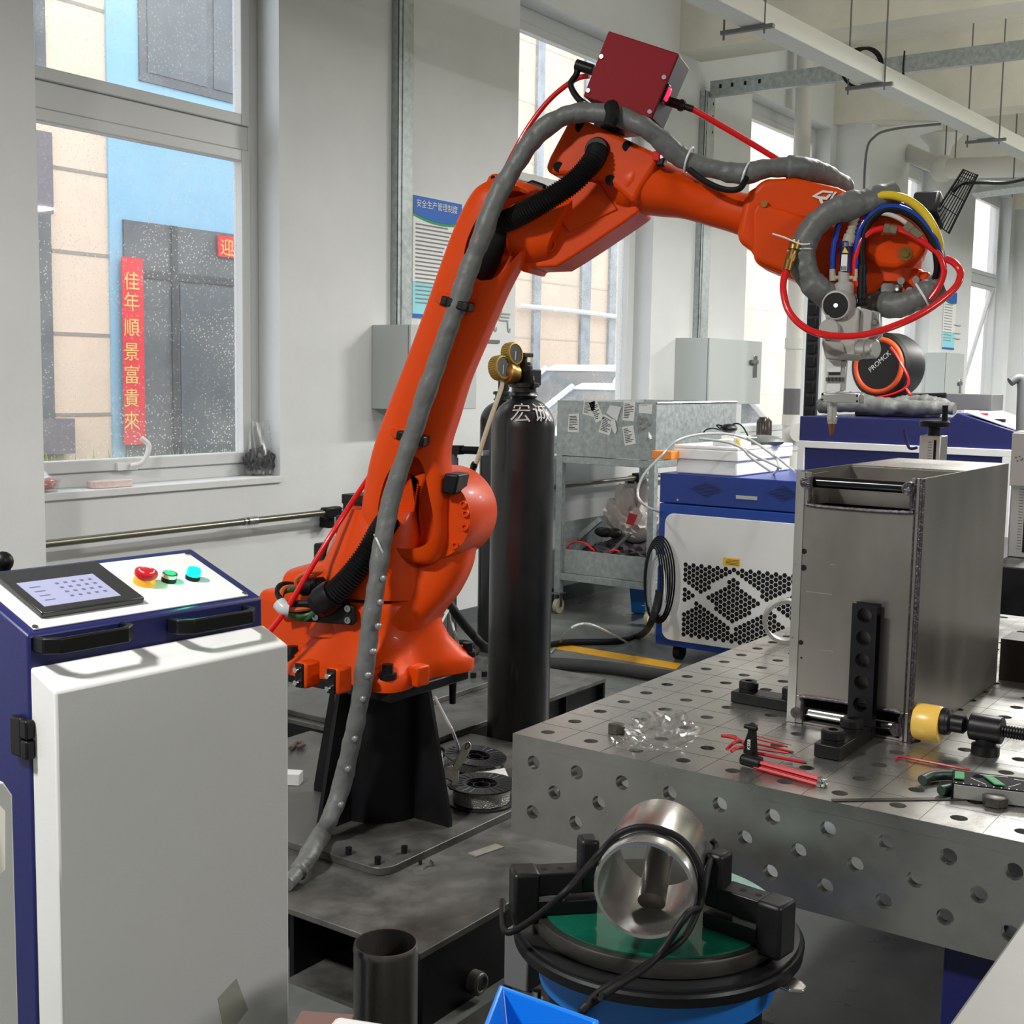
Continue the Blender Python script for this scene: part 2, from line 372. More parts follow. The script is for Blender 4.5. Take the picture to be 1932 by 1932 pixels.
x2 = PY(257, 100, YF).x; x3 = PY(500, 100, YF).x; zl = PY(257, 152, YF).z
fr = build('window', MB().bx(x2, x3, YF-.05, YF+.01, zl, zl+2.2), dgrey, bd); build('pane', MB().bx(x2+.1, x2+.9, YF-.06, YF-.03, zl+.1, zl+2.1).bx(x2+1.0, x3-.1, YF-.06, YF-.03, zl+.1, zl+2.1), dglass, fr)
x2 = PY(228, 500, YF).x; x3 = PY(520, 500, YF).x; zl = PY(230, 415, YF).z
d = build('door_frame', MB().bx(x2, x3, YF-.06, YF+.01, 0, zl), dgrey, bd); build('door_pane', MB().bx(x2+.72, x3-.2, YF-.075, YF-.04, .2, zl-.62), dglass, d); build('transom', MB().bx(x2+.05, x3-.1, YF-.08, YF-.04, zl-.58, zl-.5).bx(x2+.6, x2+.68, YF-.085, YF-.04, 0, zl), mat('charcoal_frame', (58, 60, 62), .5), d)
b = MB(); jm = mat('facade_joint', (150, 140, 130), .9); z0 = PY(150, 478, YF).z; st_ = PY(150, 478, YF).z-PY(150, 631, YF).z
for k in range(-3, 8): b.bx(x0, xa, YF-.006, YF+.01, z0+st_*k-.018, z0+st_*k+.018)
builds('joint', b, jm, bd)
b = MB(); z0 = PY(1090, 540, YF).z; st_ = PY(1090, 537, YF).z-PY(1090, 640, YF).z
for k in range(-4, 7): b.bx(xe+.5, 46, YF-.006, YF+.01, z0+st_*k-.012, z0+st_*k+.012)
builds('joint', b, mat('pale_facade_joint', (205, 188, 172), .9), bd)
for (pa, pb) in ((1003, 1016), (1093, 1110), (1146, 1158), (1555, 1562)):
    a = PY(pa, 560, YF).x; c = PY(pb, 560, YF).x
    build('strip_window', MB().bx(a, c, YF-.05, YF+.01, .3, 8.5), mat('grey_strip_glazing', (150, 156, 160), .4, var=.4, vs=5), bd)
b = MB(); zc = PY(1080, 590, YF).z; b.tube([(PY(980, 577, YF-.1)), PY(1090, 588, YF-.1), PY(1160, 597, YF-.1), PY(1200, 600, YF-.1)], .04, 8); build('facade_cable', b, whitepl, bd)
# red couplets beside the far door
redpaper = mat('red_couplet_paper', (226, 24, 46), .7, var=.06, vs=6); goldink = mat('gold_lettering', (236, 196, 92), .6)
def pxrect(pts, y): return [PY(px, py, y) for px, py in pts]
a = PY(230, 484, YF-.1); c = PY(272, 838, YF-.1); sc = .17
cp = thing('couplet_banner', 'tall red paper couplet with gold characters beside the dark door', 'banner', (a.x, YF-.1, c.z))
build('banner_paper', MB().bx(a.x, c.x+.02, YF-.1, YF-.085, c.z, a.z), redpaper, cp)
for ch, py in zip('佳年順景富貴來', (530, 570, 618, 664, 708, 752, 795)):
    p = PY(234, py, YF-.105); text('character', ch, goldink, .205, p+V((-.005, 0, -.07)), X, Z, cp)
a = PY(412, 443, YF-.1); c = PY(470, 490, YF-.1)
cp = thing('couplet_banner', 'short red paper with gold characters over the dark door', 'banner', (a.x, YF-.1, c.z))
build('banner_paper', MB().bx(a.x, c.x, YF-.1, YF-.085, c.z, a.z), redpaper, cp)
text('character', '迎', goldink, .2, a+V((.02, -.005, -.2)), X, Z, cp); text('character', '春', goldink, .2, a+V((.2, -.005, -.25)), X, Z, cp)
# yard, grass, cars
st(build('floor_outside', MB().bx(-6, 50, 5.0, YF+.2, -.2, 0), mat('yard_concrete', (196, 194, 188), .9, var=.1, vs=1)))
b = MB()
for i in range(2600):
    p = V((random.uniform(5.5, 12.8), random.uniform(9.6, 10.7), .0)); h = random.uniform(.3, .78); a = random.uniform(0, 6.28); dx = V((math.cos(a), math.sin(a), 0))*.028
    ln = V((random.uniform(-.12, .12), random.uniform(-.12, .12), h)); v1, v2, v3, v4 = [b.bm.verts.new(q) for q in (p-dx, p+dx, p+ln*.6+dx*1.2, p+ln)]; b.face([v1, v2, v3, v4])
tag(build('grass', b, mat('yard_grass', (150, 170, 92), .8, var=.4, vs=3), recalc=False, smooth=False), 'overgrown grass along the foot of the facing building', 'grass', kind='stuff')
carw = mat('white_car_paint', (236, 237, 238), .25, coat=.5); carg = mat('car_glass', (92, 100, 104), .15)
def car(x, y, L, label):
    r = thing('car', label, 'car', (x, y, 0), 'white cars parked in the yard')
    hgt = 1.16 if y > 9 else 1
    P = [(0, .35), (0, .8), (.25, .93), (1.0, 1.02), (3.9, 1.05), (4.5, .98), (4.6, .6), (4.6, .35)]
    build('body', MB().loft([[V((x+px_, y+yy, .35+(pz-.35)*s_)) for px_, pz in P] for yy, s_ in ((-.9, .93), (-.82, 1), (.82, 1), (.9, .93))]), carw, r, ang=30)
    lo_ = [(1.0, -.8), (4.1, -.8), (4.1, .8), (1.0, .8)]; hi_ = [(1.75, -.62), (3.55, -.62), (3.55, .62), (1.75, .62)]
    build('cabin_glass', MB().loft([[V((x+a, y+c, 1.0)) for a, c in lo_], [V((x+a, y+c, 1.44)) for a, c in hi_]]), carg, r)
    build('roof', MB().loft([[V((x+2.65+(a-2.65)*1.05, y+c*1.06, 1.42)) for a, c in hi_], [V((x+2.65+(a-2.65)*.9, y+c*.9, 1.5)) for a, c in hi_]]), carw, r, bevel=.02)
    b = MB(); mids = [((2.5, -.8), (2.55, -.62)), ((2.5, .8), (2.55, .62))]
    for (a, c), (a2, c2) in list(zip(lo_, hi_))+mids: b.cyl((x+a, y+c, 1.0), (x+a2, y+c2, 1.45), .045, n=8)
    builds('pillar', b, carw, r)
    for wx in (.85, 3.7):
        for s_ in (-1, 1): build('wheel', MB().cyl((x+wx, y+s_*.72, .33), (x+wx, y+s_*.93, .33), .33, n=20), rubber, r)
    r.scale.z = hgt
car(10.6, 7.2, 4.6, 'white car nearest the second window behind the gas cylinder'); car(13.2, 9.3, 4.6, 'white car parked further back beside the facing building')
# ================================================================ fixtures on the wall and ceiling
# pipe along the wall with standoffs
yp = YW-.09
p0, p1 = PY(46, 1031, yp), PY(690, 957, yp); p2 = PY(1215, 897, yp)
zp = p0.z
pr = thing('wall_pipe', 'long thin steel pipe running along the wall under the windows', 'pipe', (p0.x, yp, zp))
build('pipe', MB().cyl((p0.x-.2, yp, zp), (10.5, yp, zp), .017), mat('dull_wall_pipe', (120, 117, 104), .3, metal=.85), pr)
for px in (12, 475, 625, 690, 1205):
    q = PY(px, 960, yp); b = MB()
    if px == 625: b.box((q.x, yp, zp), (.12, .05, .055)); b.box((q.x+.02, yp+.05, zp-.04), (.05, .07, .1)); build('clamp', b, blackpl, pr, bevel=.008)
    elif px == 1205: b.box((q.x, yp, zp), (.14, .06, .07)); b.box((q.x, yp+.05, zp-.02), (.06, .07, .06)); build('clamp', b, blackpl, pr, bevel=.008)
    else: b.cyl((q.x-.03, yp, zp), (q.x+.03, yp, zp), .023).cyl((q.x-.06, yp, zp), (q.x-.045, yp, zp), .021).cyl((q.x, yp, zp), (q.x, YW, zp), .008); build('coupling', b, chrome, pr)
# galvanised conduit (strut channel) running up the wall
def strut(x, y, z0, z1, w, label):
    r = thing('strut_channel', label, 'channel', (x, y, z0), None)
    b = MB().bx(x-w/2, x+w/2, y-.05, y-.044, z0, z1).bx(x-w/2, x-w/2+.005, y-.05, y, z0, z1).bx(x+w/2-.005, x+w/2, y-.05, y, z0, z1).bx(x-w/2+.03, x-w/2+.042, y-.056, y-.05, z0, z1)
    build('channel', b, galv, r); b = MB()
    for zz in (z1-.1, z1-.2, z1-.32): b.box((x-w*.3, y-.0505, zz), (.012, .004, .03)).box((x+w*.3, y-.0505, zz+.02), (.012, .004, .02))
    builds('slot', b, hole, r); return r
a = PY(749, 612, YW-.05); c = PY(776, 612, YW-.05)
strut((a.x+c.x)/2, YW-.002, a.z, 4.03, c.x-a.x, 'galvanised strut channel rising beside the blue safety poster')
a = PY(1306, 637, YW); c = PY(1324, 637, YW)
strut((a.x+c.x)/2, YW-.002, a.z, 3.82, c.x-a.x, 'galvanised strut channel rising above the grey wall cabinet between two windows')
q0 = Pz(1326, 184, 3.82); xx = (a.x+c.x)/2
r = thing('strut_channel', 'galvanised strut channel crossing overhead to the cable tray', 'channel', (xx, 3.4, 3.72)); build('channel', MB().bx(xx-.03, xx+.03, 2.2, YW-.06, 3.78, 3.9), galv, r)
b = MB()
for yy in (4.55, 4.45, 4.34, 4.22): b.box((xx-.031, yy, 3.85), (.004, .02, .03))
builds('slot', b, hole, r); build('wire_tie', MB().tube([(xx-.035, 3.1, 3.93), (xx-.04, 3.1, 3.78), (xx-.04, 3.06, 3.7)], .006, 6).tube([(xx-.04, 3.1, 3.78), (xx-.04, 3.14, 3.7)], .006, 6), blackpl, r)
# grey electrical boxes
def ebox(x0, x1, z0, z1, dep, label, lock=False):
    r = thing('electrical_cabinet', label, 'cabinet', (x0, YW, z0), None)
    build('housing', MB().bx(x0, x1, YW-dep+.02, YW, z0, z1), ltgrey, r, bevel=.004)
    dr = build('door', MB().bx(x0, x1, YW-dep, YW-dep+.016, z0, z1), ltgrey, r, bevel=.004)
    if lock:
        xl = x1-.14; zl = (z0+z1)/2+.12
        build('lock_plate', MB().bx(xl-.03, xl+.04, YW-dep-.008, YW-dep, zl-.16, zl+.02), chrome, dr, bevel=.003); build('door_handle', MB().bx(xl-.11, xl+.02, YW-dep-.03, YW-dep-.008, zl-.05, zl-.015), greyp, dr, bevel=.005)
    return r
dep = .28
a = PY(775, 612, YW-dep); c = PY(700, 775, YW-dep); e = PY(880, 700, YW-dep)
ebox(a.x-.0, e.x+.1, c.z, a.z, dep, 'grey electrical cabinet on the wall behind the orange robot arm')
b = MB().prism([PY(718, 615, YW-.01), PY(777, 613, YW-dep), PY(777, 790, YW-dep), PY(716, 786, YW-.01)], (.012, 0, 0))
dep = .3; a = PY(1340, 637, YW-dep); e = PY(1434, 762, YW-dep)
ebox(a.x, e.x, e.z, a.z, dep, 'grey electrical cabinet with a lever lock behind the galvanised cart', True)
dep = .25; a = PY(1788, 665, YW-dep); e = PY(1815, 760, YW-dep)
ebox(a.x, e.x, e.z-.3, a.z, dep, 'distant grey electrical cabinet beneath the small blue poster', True)
# posters
def poster(x0, x1, z0, z1, full, label):
    r = thing('safety_poster', label, 'poster', (x0, YW-.02, z0)); y = YW-.012
    build('board', MB().bx(x0, x1, y, YW-.002, z0, z1), paper, r); w, h = x1-x0, z1-z0
    def arc(f, dy): return [V((x0+w*t/12, y-dy, z1-h*f+h*.05*(1-((t-7)/7)**2)*-1)) for t in range(13)]
    build('green_band', MB().prism([V((x0, y-.001, z1)), V((x1, y-.001, z1))]+arc(.165, .001)[::-1], (0, -.001, 0)), mat('poster_green', (24, 150, 90), .5), r)
    build('blue_band', MB().prism([V((x0, y-.003, z1)), V((x1, y-.003, z1))]+arc(.142, .003)[::-1], (0, -.001, 0)), mat('poster_blue', (10, 96, 190), .5), r)
    build('footer_band', MB().bx(x0, x1, y-.002, y, z0, z0+h*.03), mat('poster_blue', (10, 96, 190), .5), r)
    build('lower_tint', MB().bx(x0, x1, y-.0015, y, z0+h*.03, z0+h*.3), mat('poster_pale_cyan', (150, 222, 232), .6), r)
    if full: text('title', '安全生产管理制度', whitep, w*.108, (x0+w*.04, y-.006, z1-h*.085), X, Z, r)
    b = MB(); rr = random.Random(3)
    for k in range(20 if full else 14):
        zz = z1-h*(.23+.034*k*(1 if full else 1.4)); xx = x0+w*.05; lim = x0+w*rr.uniform(.6, .95)
        while xx < lim:
            ww = w*.035 if full else w*.8; b.bx(xx, xx+ww*.8, y-.003, y-.001, zz-h*.006, zz+h*.006); xx += ww
    build('text_line', b, mat('poster_text', (140, 142, 148), .7), r)
a = PY(777, 368, YW); c = PY(865, 605, YW)
poster(a.x, c.x, c.z, a.z, True, 'blue and white safety rules poster beside the robot arm')
a = PY(1781, 548, YW); c = PY(1798, 660, YW); poster(a.x, c.x, c.z, a.z, False, 'small distant blue and white poster above the far wall cabinet')
pn = thing('paint_marking', 'faint handwriting on the wall between the robot arm and the second window', 'writing', PY(915, 620, YW-.003))
q = PY(912, 621, YW-.004); text('character', '氩气', mat('faint_pencil', (150, 152, 152), .8), .15, q, X, Z, pn)
a = PY(900, 641, YW-.01); c = PY(943, 645, YW-.01)
tag(build('label_strip', MB().bx(a.x, c.x, YW-.01, YW-.001, c.z-.01, a.z+.005), greyp), 'narrow grey strip stuck on the wall under the handwriting', 'strip')
# cable tray with hangers
A_, B_ = V((4.3, 3.02, 3.42)), V((16, 2.55, 3.42))
d = (B_-A_).normalized(); s_ = V((d.y, -d.x, 0))
A0 = Pz(1345, 12, 3.42); B0 = Pz(1932, 297, 3.42); d = (B0-A0).normalized(); s_ = V((d.y, -d.x, 0)).normalized(); A_ = A0-d*2; B_ = B0+d*4
tr = thing('cable_tray', 'white metal cable tray hung from the ceiling on threaded rods', 'cable tray', A_)
b = MB()
for pts in ([(-.07, 0), (.07, 0), (.07, .11), (-.07, .11)],): b.prism([A_+s_*u+Z*w for u, w in pts], B_-A_)
build('tray', b, mat('tray_enamel', (205, 206, 200), .5), tr, bevel=.004)
for (px, py) in ((1410, 50), (1640, 158), (1860, 262)):
    q = Pz(px, py, 3.42); b = MB()
    for u in (-.14, .1): b.cyl(q+s_*u-Z*.05, V((q.x+s_.x*u, q.y+s_.y*u, ZC)), .006, n=8)
    b.box(q-Z*.015, (.03, .3, .02)); build('hanger', b, greyp, tr)
build('cable_coil', MB().torus(Pz(1625, 128, 3.58), (1, .3, .3), .12, .01).torus(Pz(1635, 122, 3.56), (.8, .6, .1), .1, .01), rubber, tr)
# drain pipes
pvc = mat('white_pvc', (214, 212, 206), .5)
q = PY(1504, 500, 4.55)
r = thing('drain_pipe', 'white plastic drain pipe standing in front of the pier', 'pipe', (q.x, 4.55, 0)); rr = .075
build('pipe', MB().cyl((q.x, 4.55, 0), (q.x, 4.55, ZC), rr), pvc, r)
for py in (648, 792, 838): zz = PY(1500, py, 4.55).z; build('collar', MB().cyl((q.x, 4.55, zz-.05), (q.x, 4.55, zz+.05), rr*1.12), pvc, r)
zz = PY(1490, 815, 4.55).z; build('inspection_cap', MB().cyl((q.x, 4.55, zz), (q.x-.08, 4.44, zz), .075).cyl((q.x-.075, 4.445, zz), (q.x-.09, 4.43, zz), .085), pvc, r)
zz = PY(1490, 758, 4.55).z; build('tape_patch', MB().lathe((q.x, 4.55, zz-.16), Z, [(rr*1.02, 0), (rr*1.02, .28)], n=24), greyp, r)
# horizontal ceiling drain
P1, P2, P3 = PD(1640, 255, 13.5), PD(1780, 318, 12.6), PD(1990, 312, 11.6)
r = thing('ceiling_drain_pipe', 'white plastic drain pipe with an elbow slung under the far ceiling', 'pipe', P2)
build('pipe', MB().cyl(PD(1605, 240, 13.8), P2, .085).cyl(P2, P3, .1), pvc, r); build('elbow', MB().sph(P2, .135), pvc, r)
b = MB()
for px, py0, py1, D in ((1697, 225, 320, 13), (1783, 255, 300, 12.6), (1802, 250, 298, 12.3), (1910, 320, 372, 11.8)):
    p = PD(px, py1, D); b.cyl(p, V((p.x, p.y, ZC)), .007, n=8)
builds('hanger', b, greyp, r)
q = PD(1775, 265, 13.4); tag(build('ceiling_fan_cowl', MB().lathe(q+Z*.1, (0, 0, -1), [(.04, 0), (.22, .05), (.12, .16), (.09, .3)], n=20), pvc), 'white funnel shaped drain head above the ceiling pipe', 'drain head')
q = PD(1637, 420, 12); b = MB().tube([PD(1628, 460, 12), PD(1633, 300, 12), PD(1650, 258, 12), PD(1690, 243, 12), PD(1775, 234, 12)], .012, 8); tag(build('conduit', b, greyp), 'thin grey conduit bending from the far pier toward the ceiling', 'conduit')
q0, q1 = PD(1842, 365, 11), PD(1990, 345, 9.6); tag(build('strut_channel', MB().tube([q0, q1], .045, 4, raw=True), galv), 'galvanised strut channel crossing overhead at the right edge', 'channel')
# ================================================================ steel platforms, robot stand
ZP = .2
r = thing('steel_platform', 'low black steel platform carrying the robot stand', 'platform', (2.9, 2.4, 0))
x0, x1, y0, y1 = 2.2, 3.75, 1.785, 3.3
build('top_plate', MB().prism([V((x0, y0, ZP)), V((x1, y0, ZP)), V((x1, 2.8, ZP)), V((3.4, 2.8, ZP)), V((3.4, y1, ZP)), V((x0, y1, ZP))], (0, 0, -.018)), dsteel, r, bevel=.003)
b = MB().bx(x0+.02, x1-.02, y0+.005, y0+.02, .0, ZP-.018).bx(x0+.02, 3.38, y1-.02, y1-.005, 0, ZP-.018).bx(x1-.035, x1-.02, y0+.02, 2.78, 0, ZP-.018)
builds('side_plate', b, blackp, r)
b = MB(); yb = Pz(578, 1800, .1).y
P = []
for t in range(7): a = math.pi/2*t/6; P.append((y0+.45+.05*(1-math.cos(a)), .03+.05*(1-math.sin(a))))
build('inner_wall', MB().bx(x0+.02, x1-.04, y0+.43, y0+.445, 0, ZP-.018), blackp, r); build('bottom_plate', MB().bx(x0, x1-.04, y0+.02, y0+.43, 0, .012), dsteel, r)
build('front_rib', MB().bx(x0+.3, x0+.315, y0+.02, y0+.43, .012, ZP-.018), blackp, r)
q = PY(895, 1830, y0); build('lifting_lug', MB().cyl((q.x, y0+.005, .045), (q.x, y0-.02, .045), .03).torus((q.x, y0-.02, .045), Y, .022, .006), dsteel, r)
r = thing('steel_platform', 'further steel platform behind the robot stand and gas cylinder', 'platform', (4.1, 3.3, 0))
x0, x1, y0, y1 = 3.415, 4.77, 2.812, 3.7; zt = .22
build('top_plate', MB().bx(x0, x1, y0, y1, zt-.02, zt), mat('platform_steel_worn', (98, 98, 95), .38, metal=.5, var=.5, vs=9, rv=.12, bump=.08, bs=40), r, bevel=.003)
b = MB().bx(x0, x1-.02, y0+.03, y0+.045, 0, zt-.02).bx(x0, x1-.02, y1-.03, y1-.015, 0, zt-.02).bx(x1-.02, x1-.005, y0+.0, y1, 0, zt-.02).bx(x0, x0+.015, y0+.045, y1-.03, 0, zt-.02)
builds('side_plate', b, blackp, r); 
b = MB(); 
for k in range(3): b.bx(3.55+.45*k, 3.562+.45*k, y0+.005, y0+.03, 0, zt-.02)
builds('rib', b, blackp, r)
build('upper_plate', MB().bx(3.45, 4.45, 3.12, 3.66, zt, zt+.022), MATS['platform_steel_worn'], r, bevel=.003)
for px, py in ((893, 1264), (914, 1262)):
    q = Pz(px, py+14, zt+.022); build('bolt', MB().cyl(q, q+Z*.022, .014, n=6), blackox, r)
# robot stand
SX, SY, ZS = 2.86, 2.48, .655
r = thing('robot_stand', 'black welded pedestal under the orange robot', 'stand', (SX, SY, ZP))
pts = []; x0, x1, y0, y1 = 2.488, 3.2, 2.145, 2.815
for cx, cy, a0 in ((x1-.05, y1-.05, 0), (x0+.05, y1-.05, 90), (x0+.05, y0+.05, 180), (x1-.05, y0+.05, 270)):
    for k in range(5): a = R(a0+22.5*k); pts.append(V((cx+.05*math.cos(a), cy+.05*math.sin(a), ZP)))
build('base_plate', MB().prism(pts, (0, 0, .022)), dsteel, r, bevel=.002)
build('column', MB().cyl((SX, SY, ZP+.022), (SX, SY, ZS-.03), .14, n=48), blackp, r)
z0, z1 = ZP+.022, ZS-.03
for sx_, sy_ in ((1, 0), (-1, 0), (0, -1), (0, 1)):
    dd = V((sx_, sy_, 0)).normalized(); c = V((SX, SY, 0)); n_ = V((dd.y, -dd.x, 0))*.007
    # gusset along each diagonal
    P = [c+dd*.1+Z*z0, c+dd*.275+Z*z0, c+dd*.275+Z*(z0+.02), c+dd*.19+Z*z1, c+dd*.1+Z*z1]
    build('gusset', MB().prism([p-n_ for p in P], n_*2), blackp, r)
build('top_plate', MB().bx(2.662, 3.032, 2.275, 2.68, ZS-.03, ZS), blackp, r, bevel=.004)
for px, py in ((658, 1612), (713, 1630), (763, 1609), (690, 1640)):
    if px == 690: continue
    q = Pz(px, py, ZP+.022); build('bolt', MB().cyl(q, q+Z*.02, .0095, n=24).cyl(q+Z*.02, q+Z*.0205, .005, n=6), blackox, r)
q = V((2.985, 2.3, ZS-.1)); build('bolt', MB().cyl(q, q+Z*.072, .01, .012, n=12), blackox, r)
# ================================================================ robot
AX = V((SX, SY, 0)); al = R(-73); du = V((math.cos(al), math.sin(al), 0)); nn = V((du.y, -du.x, 0))
def A(px, py, v=0.): return PP(px, py, AX+nn*v, nn)
rob = thing('industrial_robot', 'orange six axis industrial robot arm reaching over the welding table', 'robot', (SX, SY, ZS))
def ext(name, pts, v0, v1, m=orange, bevel=.012, seg=3, parent=None, smooth_n=0):
    P = [A(px, py, v1) for px, py in pts]
    if smooth_n: P = sm(P, smooth_n, True)
    return build(name, MB().prism(P, nn*(v0-v1)), m, parent or rob, bevel=bevel, seg=seg)
def lift(name, secs, v=0., e=2.6, n=28, m=orange, parent=None, sub=5):
    # secs: (px,py, dx,dy half width vector in px, half thickness m[, v])
    cs = [A(s[0], s[1], s[5] if len(s) > 5 else v) for s in secs]
    ws = [A(s[0]+s[2], s[1]+s[3], s[5] if len(s) > 5 else v)-c for s, c in zip(secs, cs)]
    hs = [s[4] for s in secs]; k = len(secs)
    C_ = sm(cs, sub); Wd = sm(ws, sub); H_ = sm([V((h, 0, 0)) for h in hs], sub); b = MB()
    return build(name, b.loft([b.ring(c, w, nn*h.x, n, e) for c, w, h in zip(C_, Wd, H_)]), m, parent or rob)
zs = ZS
# foot casting: round body flaring into four bolted lobes, connector box behind
def foot(z, body, lobe, w, n=96):
    out = []
    for i in range(n):
        t = 2*math.pi*i/n; k = max(0, abs(math.sin(2*t)))**w
        out.append(V((SX+math.cos(t)*(body+lobe*k), SY+math.sin(t)*(body+lobe*k), z)))
    return out
b = MB().loft([foot(zs, .185, .10, 3), foot(zs+.035, .187, .10, 3), foot(zs+.05, .187, .082, 3), foot(zs+.075, .184, .055, 2.6), foot(zs+.105, .182, .026, 2.2), foot(zs+.145, .18, .006, 2), foot(zs+.2, .178, 0, 2), foot(zs+.228, .178, 0, 2), foot(zs+.235, .172, 0, 2)])
build('foot', b, orange, rob, ang=60)
build('connector_box', MB().bx(SX-.12, SX+.12, SY+.1, SY+.42, zs+.01, zs+.22), orange, rob, bevel=.03, seg=4)
for sx_, sy_ in ((-1, -1), (1, -1), (-1, 1), (1, 1)):
    q = V((SX+sx_*.188, SY+sy_*.188, zs+.05)); build('foot_bolt', MB().cyl(q-Z*.012, q+Z*.004, .026, n=20).cyl(q+Z*.004, q+Z*.03, .017, n=6), blackox, rob)
for px, py in ((571, 1273), (631, 1284)):
    q = Pz(px, py, zs+.045); b = build('side_block', MB().box(q+V((.02, .0, 0)), (.06, .045, .075)), orange, rob, bevel=.008); 
    pl = build('black_tab', MB().box(q+V((-.013, 0, 0)), (.008, .03, .07)), blackp, rob, bevel=.003)
    for dz in (-.018, .018): build('screw', MB().cyl(q+V((-.017, 0, dz)), q+V((-.032, 0, dz)), .0075, n=12), chrome, pl)
q = Pz(795, 1278, zs+.03); build('side_block', MB().box(q+V((0, .01, .005)), (.055, .04, .06)), orange, rob, bevel=.006)
# turret: skirt and shoulder casting
build('turret_ring', MB().lathe((SX, SY, zs+.235), Z, [(.165, -.002), (.16, .0), (.16, .012)], n=64), hole, rob)
b = MB(); c0 = V((SX, SY, 0)); prof = [(zs+.246, .178, .172, 0, 0), (zs+.29, .176, .17, 0, 0), (zs+.34, .165, .165, 0.0, .0), (zs+.42, .15, .17, .02, -.02), (zs+.5, .14, .16, .03, -.045)]
b.loft([b.ring(c0+Z*z+du*o+nn*v, du*a, nn*h, 40, 2.5) for z, a, h, o, v in prof]); build('turret', b, orange, rob, ang=50)
# sloping neck from the turret to the shoulder housing
lift('shoulder_neck', [(704, 1184, 112, 0, .165, 0), (722, 1152, 108, 6, .16, 0), (762, 1098, 100, 20, .14, -.02), (798, 1042, 90, 20, .12, -.04), (816, 985, 80, 8, .1, -.05)], e=2.8)
ctr = A(818, 973, .04); rad = (A(818+78, 973, .04)-ctr).length
build('shoulder_housing', MB().lathe(ctr+nn*.03, -nn, [(rad*.82, 0), (rad*.97, .0), (rad*1.0, .015), (rad*1.06, .06), (rad*1.08, .2), (rad*1.0, .23), (rad*.5, .235)], n=56), orange, rob)
lift('rear_deck', [(560, 1120, 0, 50, .1, 0), (620, 1110, 0, 56, .12, 0), (690, 1110, 0, 70, .13, 0), (760, 1110, 0, 70, .1, 0)], e=3.5)
ext('shoulder_web', [(640, 1060), (700, 1000), (760, 960), (800, 1060), (700, 1150), (600, 1150), (595, 1100)], -.1, .03, bevel=.02)
build('bracket_lug', MB().cyl(A(647, 1064, .05), A(647, 1064, -.0), .025, n=20).cyl(A(688, 1088, .05), A(688, 1088, 0), .025, n=20).cyl(A(640, 1078, .05), A(640, 1078, 0), .02, n=20), orange, rob)
b = MB()
for px, py in ((647, 1064), (688, 1088)): b.cyl(A(px, py, .051), A(px, py, .045), .012, n=16)
build('lug_hole', b, hole, rob)
for i, t in enumerate((-62, -22, -8, 12, 44)):
    tt = R(t); q = ctr + nn*.032 + (du*math.cos(tt) - Z*math.sin(tt))*rad*.88; build('housing_screw', MB().lathe(q, nn, [(.0105, -.002), (.0105, .008), (.006, .0081), (.0055, .002)], n=14), orange, rob)
# motors
m0 = A(690, 1010, -.02); mo = build('axis_motor', MB().bx(-.001, .001, -.001, .001, -.001, .001), blackpl, rob)
bpy.data.objects.remove(mo)
q = A(690, 1015, -.05); b = MB().box(q, (.13, .13, .14)); b.box(q+Z*.085, (.1, .1, .05)).box(q+Z*.12, (.09, .12, .03))
for k in range(9): b.box(q+V((-.067, -.056+.014*k, .03)), (.006, .006, .06)).box(q+V((-.056+.014*k, .067, .03)), (.006, .006, .06))
build('axis_motor', b, blackpl, rob, bevel=.004)
q = A(612, 1050, -.02); build('motor_plug', MB().box(q, (.05, .05, .085)), blackpl, rob, bevel=.008)
build('foil_elbow', MB().tube([A(628, 1092, .02), A(628, 1070, .02), A(630, 1040, .02), A(642, 1018, .01)], .022, 12), mat('crinkled_foil', (196, 198, 200), .25, metal=1, bump=.6, bs=60), rob)
build('cable_port', MB().cyl(A(628, 1130, .02), A(628, 1088, .02), .03), orange, rob)
# lower arm (the long link)
LV = .135
link = lift('lower_arm', [(765, 1052, 20, 6, .05), (765, 1040, 62, 20, .07), (768, 1005, 77, 14, .078), (768, 960, 78, 6, .08), (772, 915, 76, 3, .08), (779, 845, 66, 4, .08), (803, 772, 60, 14, .078),
   (829, 698, 56, 17, .075), (864, 610, 58, 19, .074), (894, 533, 61, 20, .074), (922, 468, 65, 22, .074), (942, 415, 62, 21, .074), (954, 376, 50, 18, .07), (964, 348, 26, 10, .05)], v=LV-.075, e=3.4, n=40)
cut(link, MB().prism(sm([A(x, y, LV+.06) for x, y in ((872, 520), (860, 495), (866, 450), (890, 400), (925, 362), (962, 352), (990, 372), (995, 410), (970, 455), (930, 510), (905, 525))], 5, True), -nn*.155))
cut(link, MB().prism(sm([A(x, y, LV+.06) for x, y in ((700, 1000), (698, 960), (712, 905), (738, 868), (765, 862), (782, 880), (792, 930), (800, 985), (796, 1020), (775, 1038), (738, 1040), (712, 1026))], 5, True), -nn*.155))
ext('arm_rib', [(772, 1030), (757, 1022), (785, 905), (778, 900), (792, 960), (800, 1000), (795, 1022)], .0, LV-.06, bevel=.006)
b = MB()
for k in range(26): t = k/25; p = A(789-14*t, 915+105*t, LV-.058); b.cyl(p, p+nn*.004, .0028, n=8)
build('rib_teeth', b, orange, rob)
for px, py, v in ((746, 1022, .045), (756, 1022, .085), (752, 1033, .085), (763, 1033, .085), (745, 1033, .085), (911, 380, .03), (906, 392, .03), (918, 372, .03), (927, 366, .03), (715, 950, .03), (720, 943, .03), (726, 952, .03), (796, 978, .06), (942, 465, .03)):
    build('arm_screw', MB().lathe(A(px, py, v), nn, [(.0115, -.02), (.0115, .006), (.007, .0061), (.006, .001)], n=14), orange, rob)
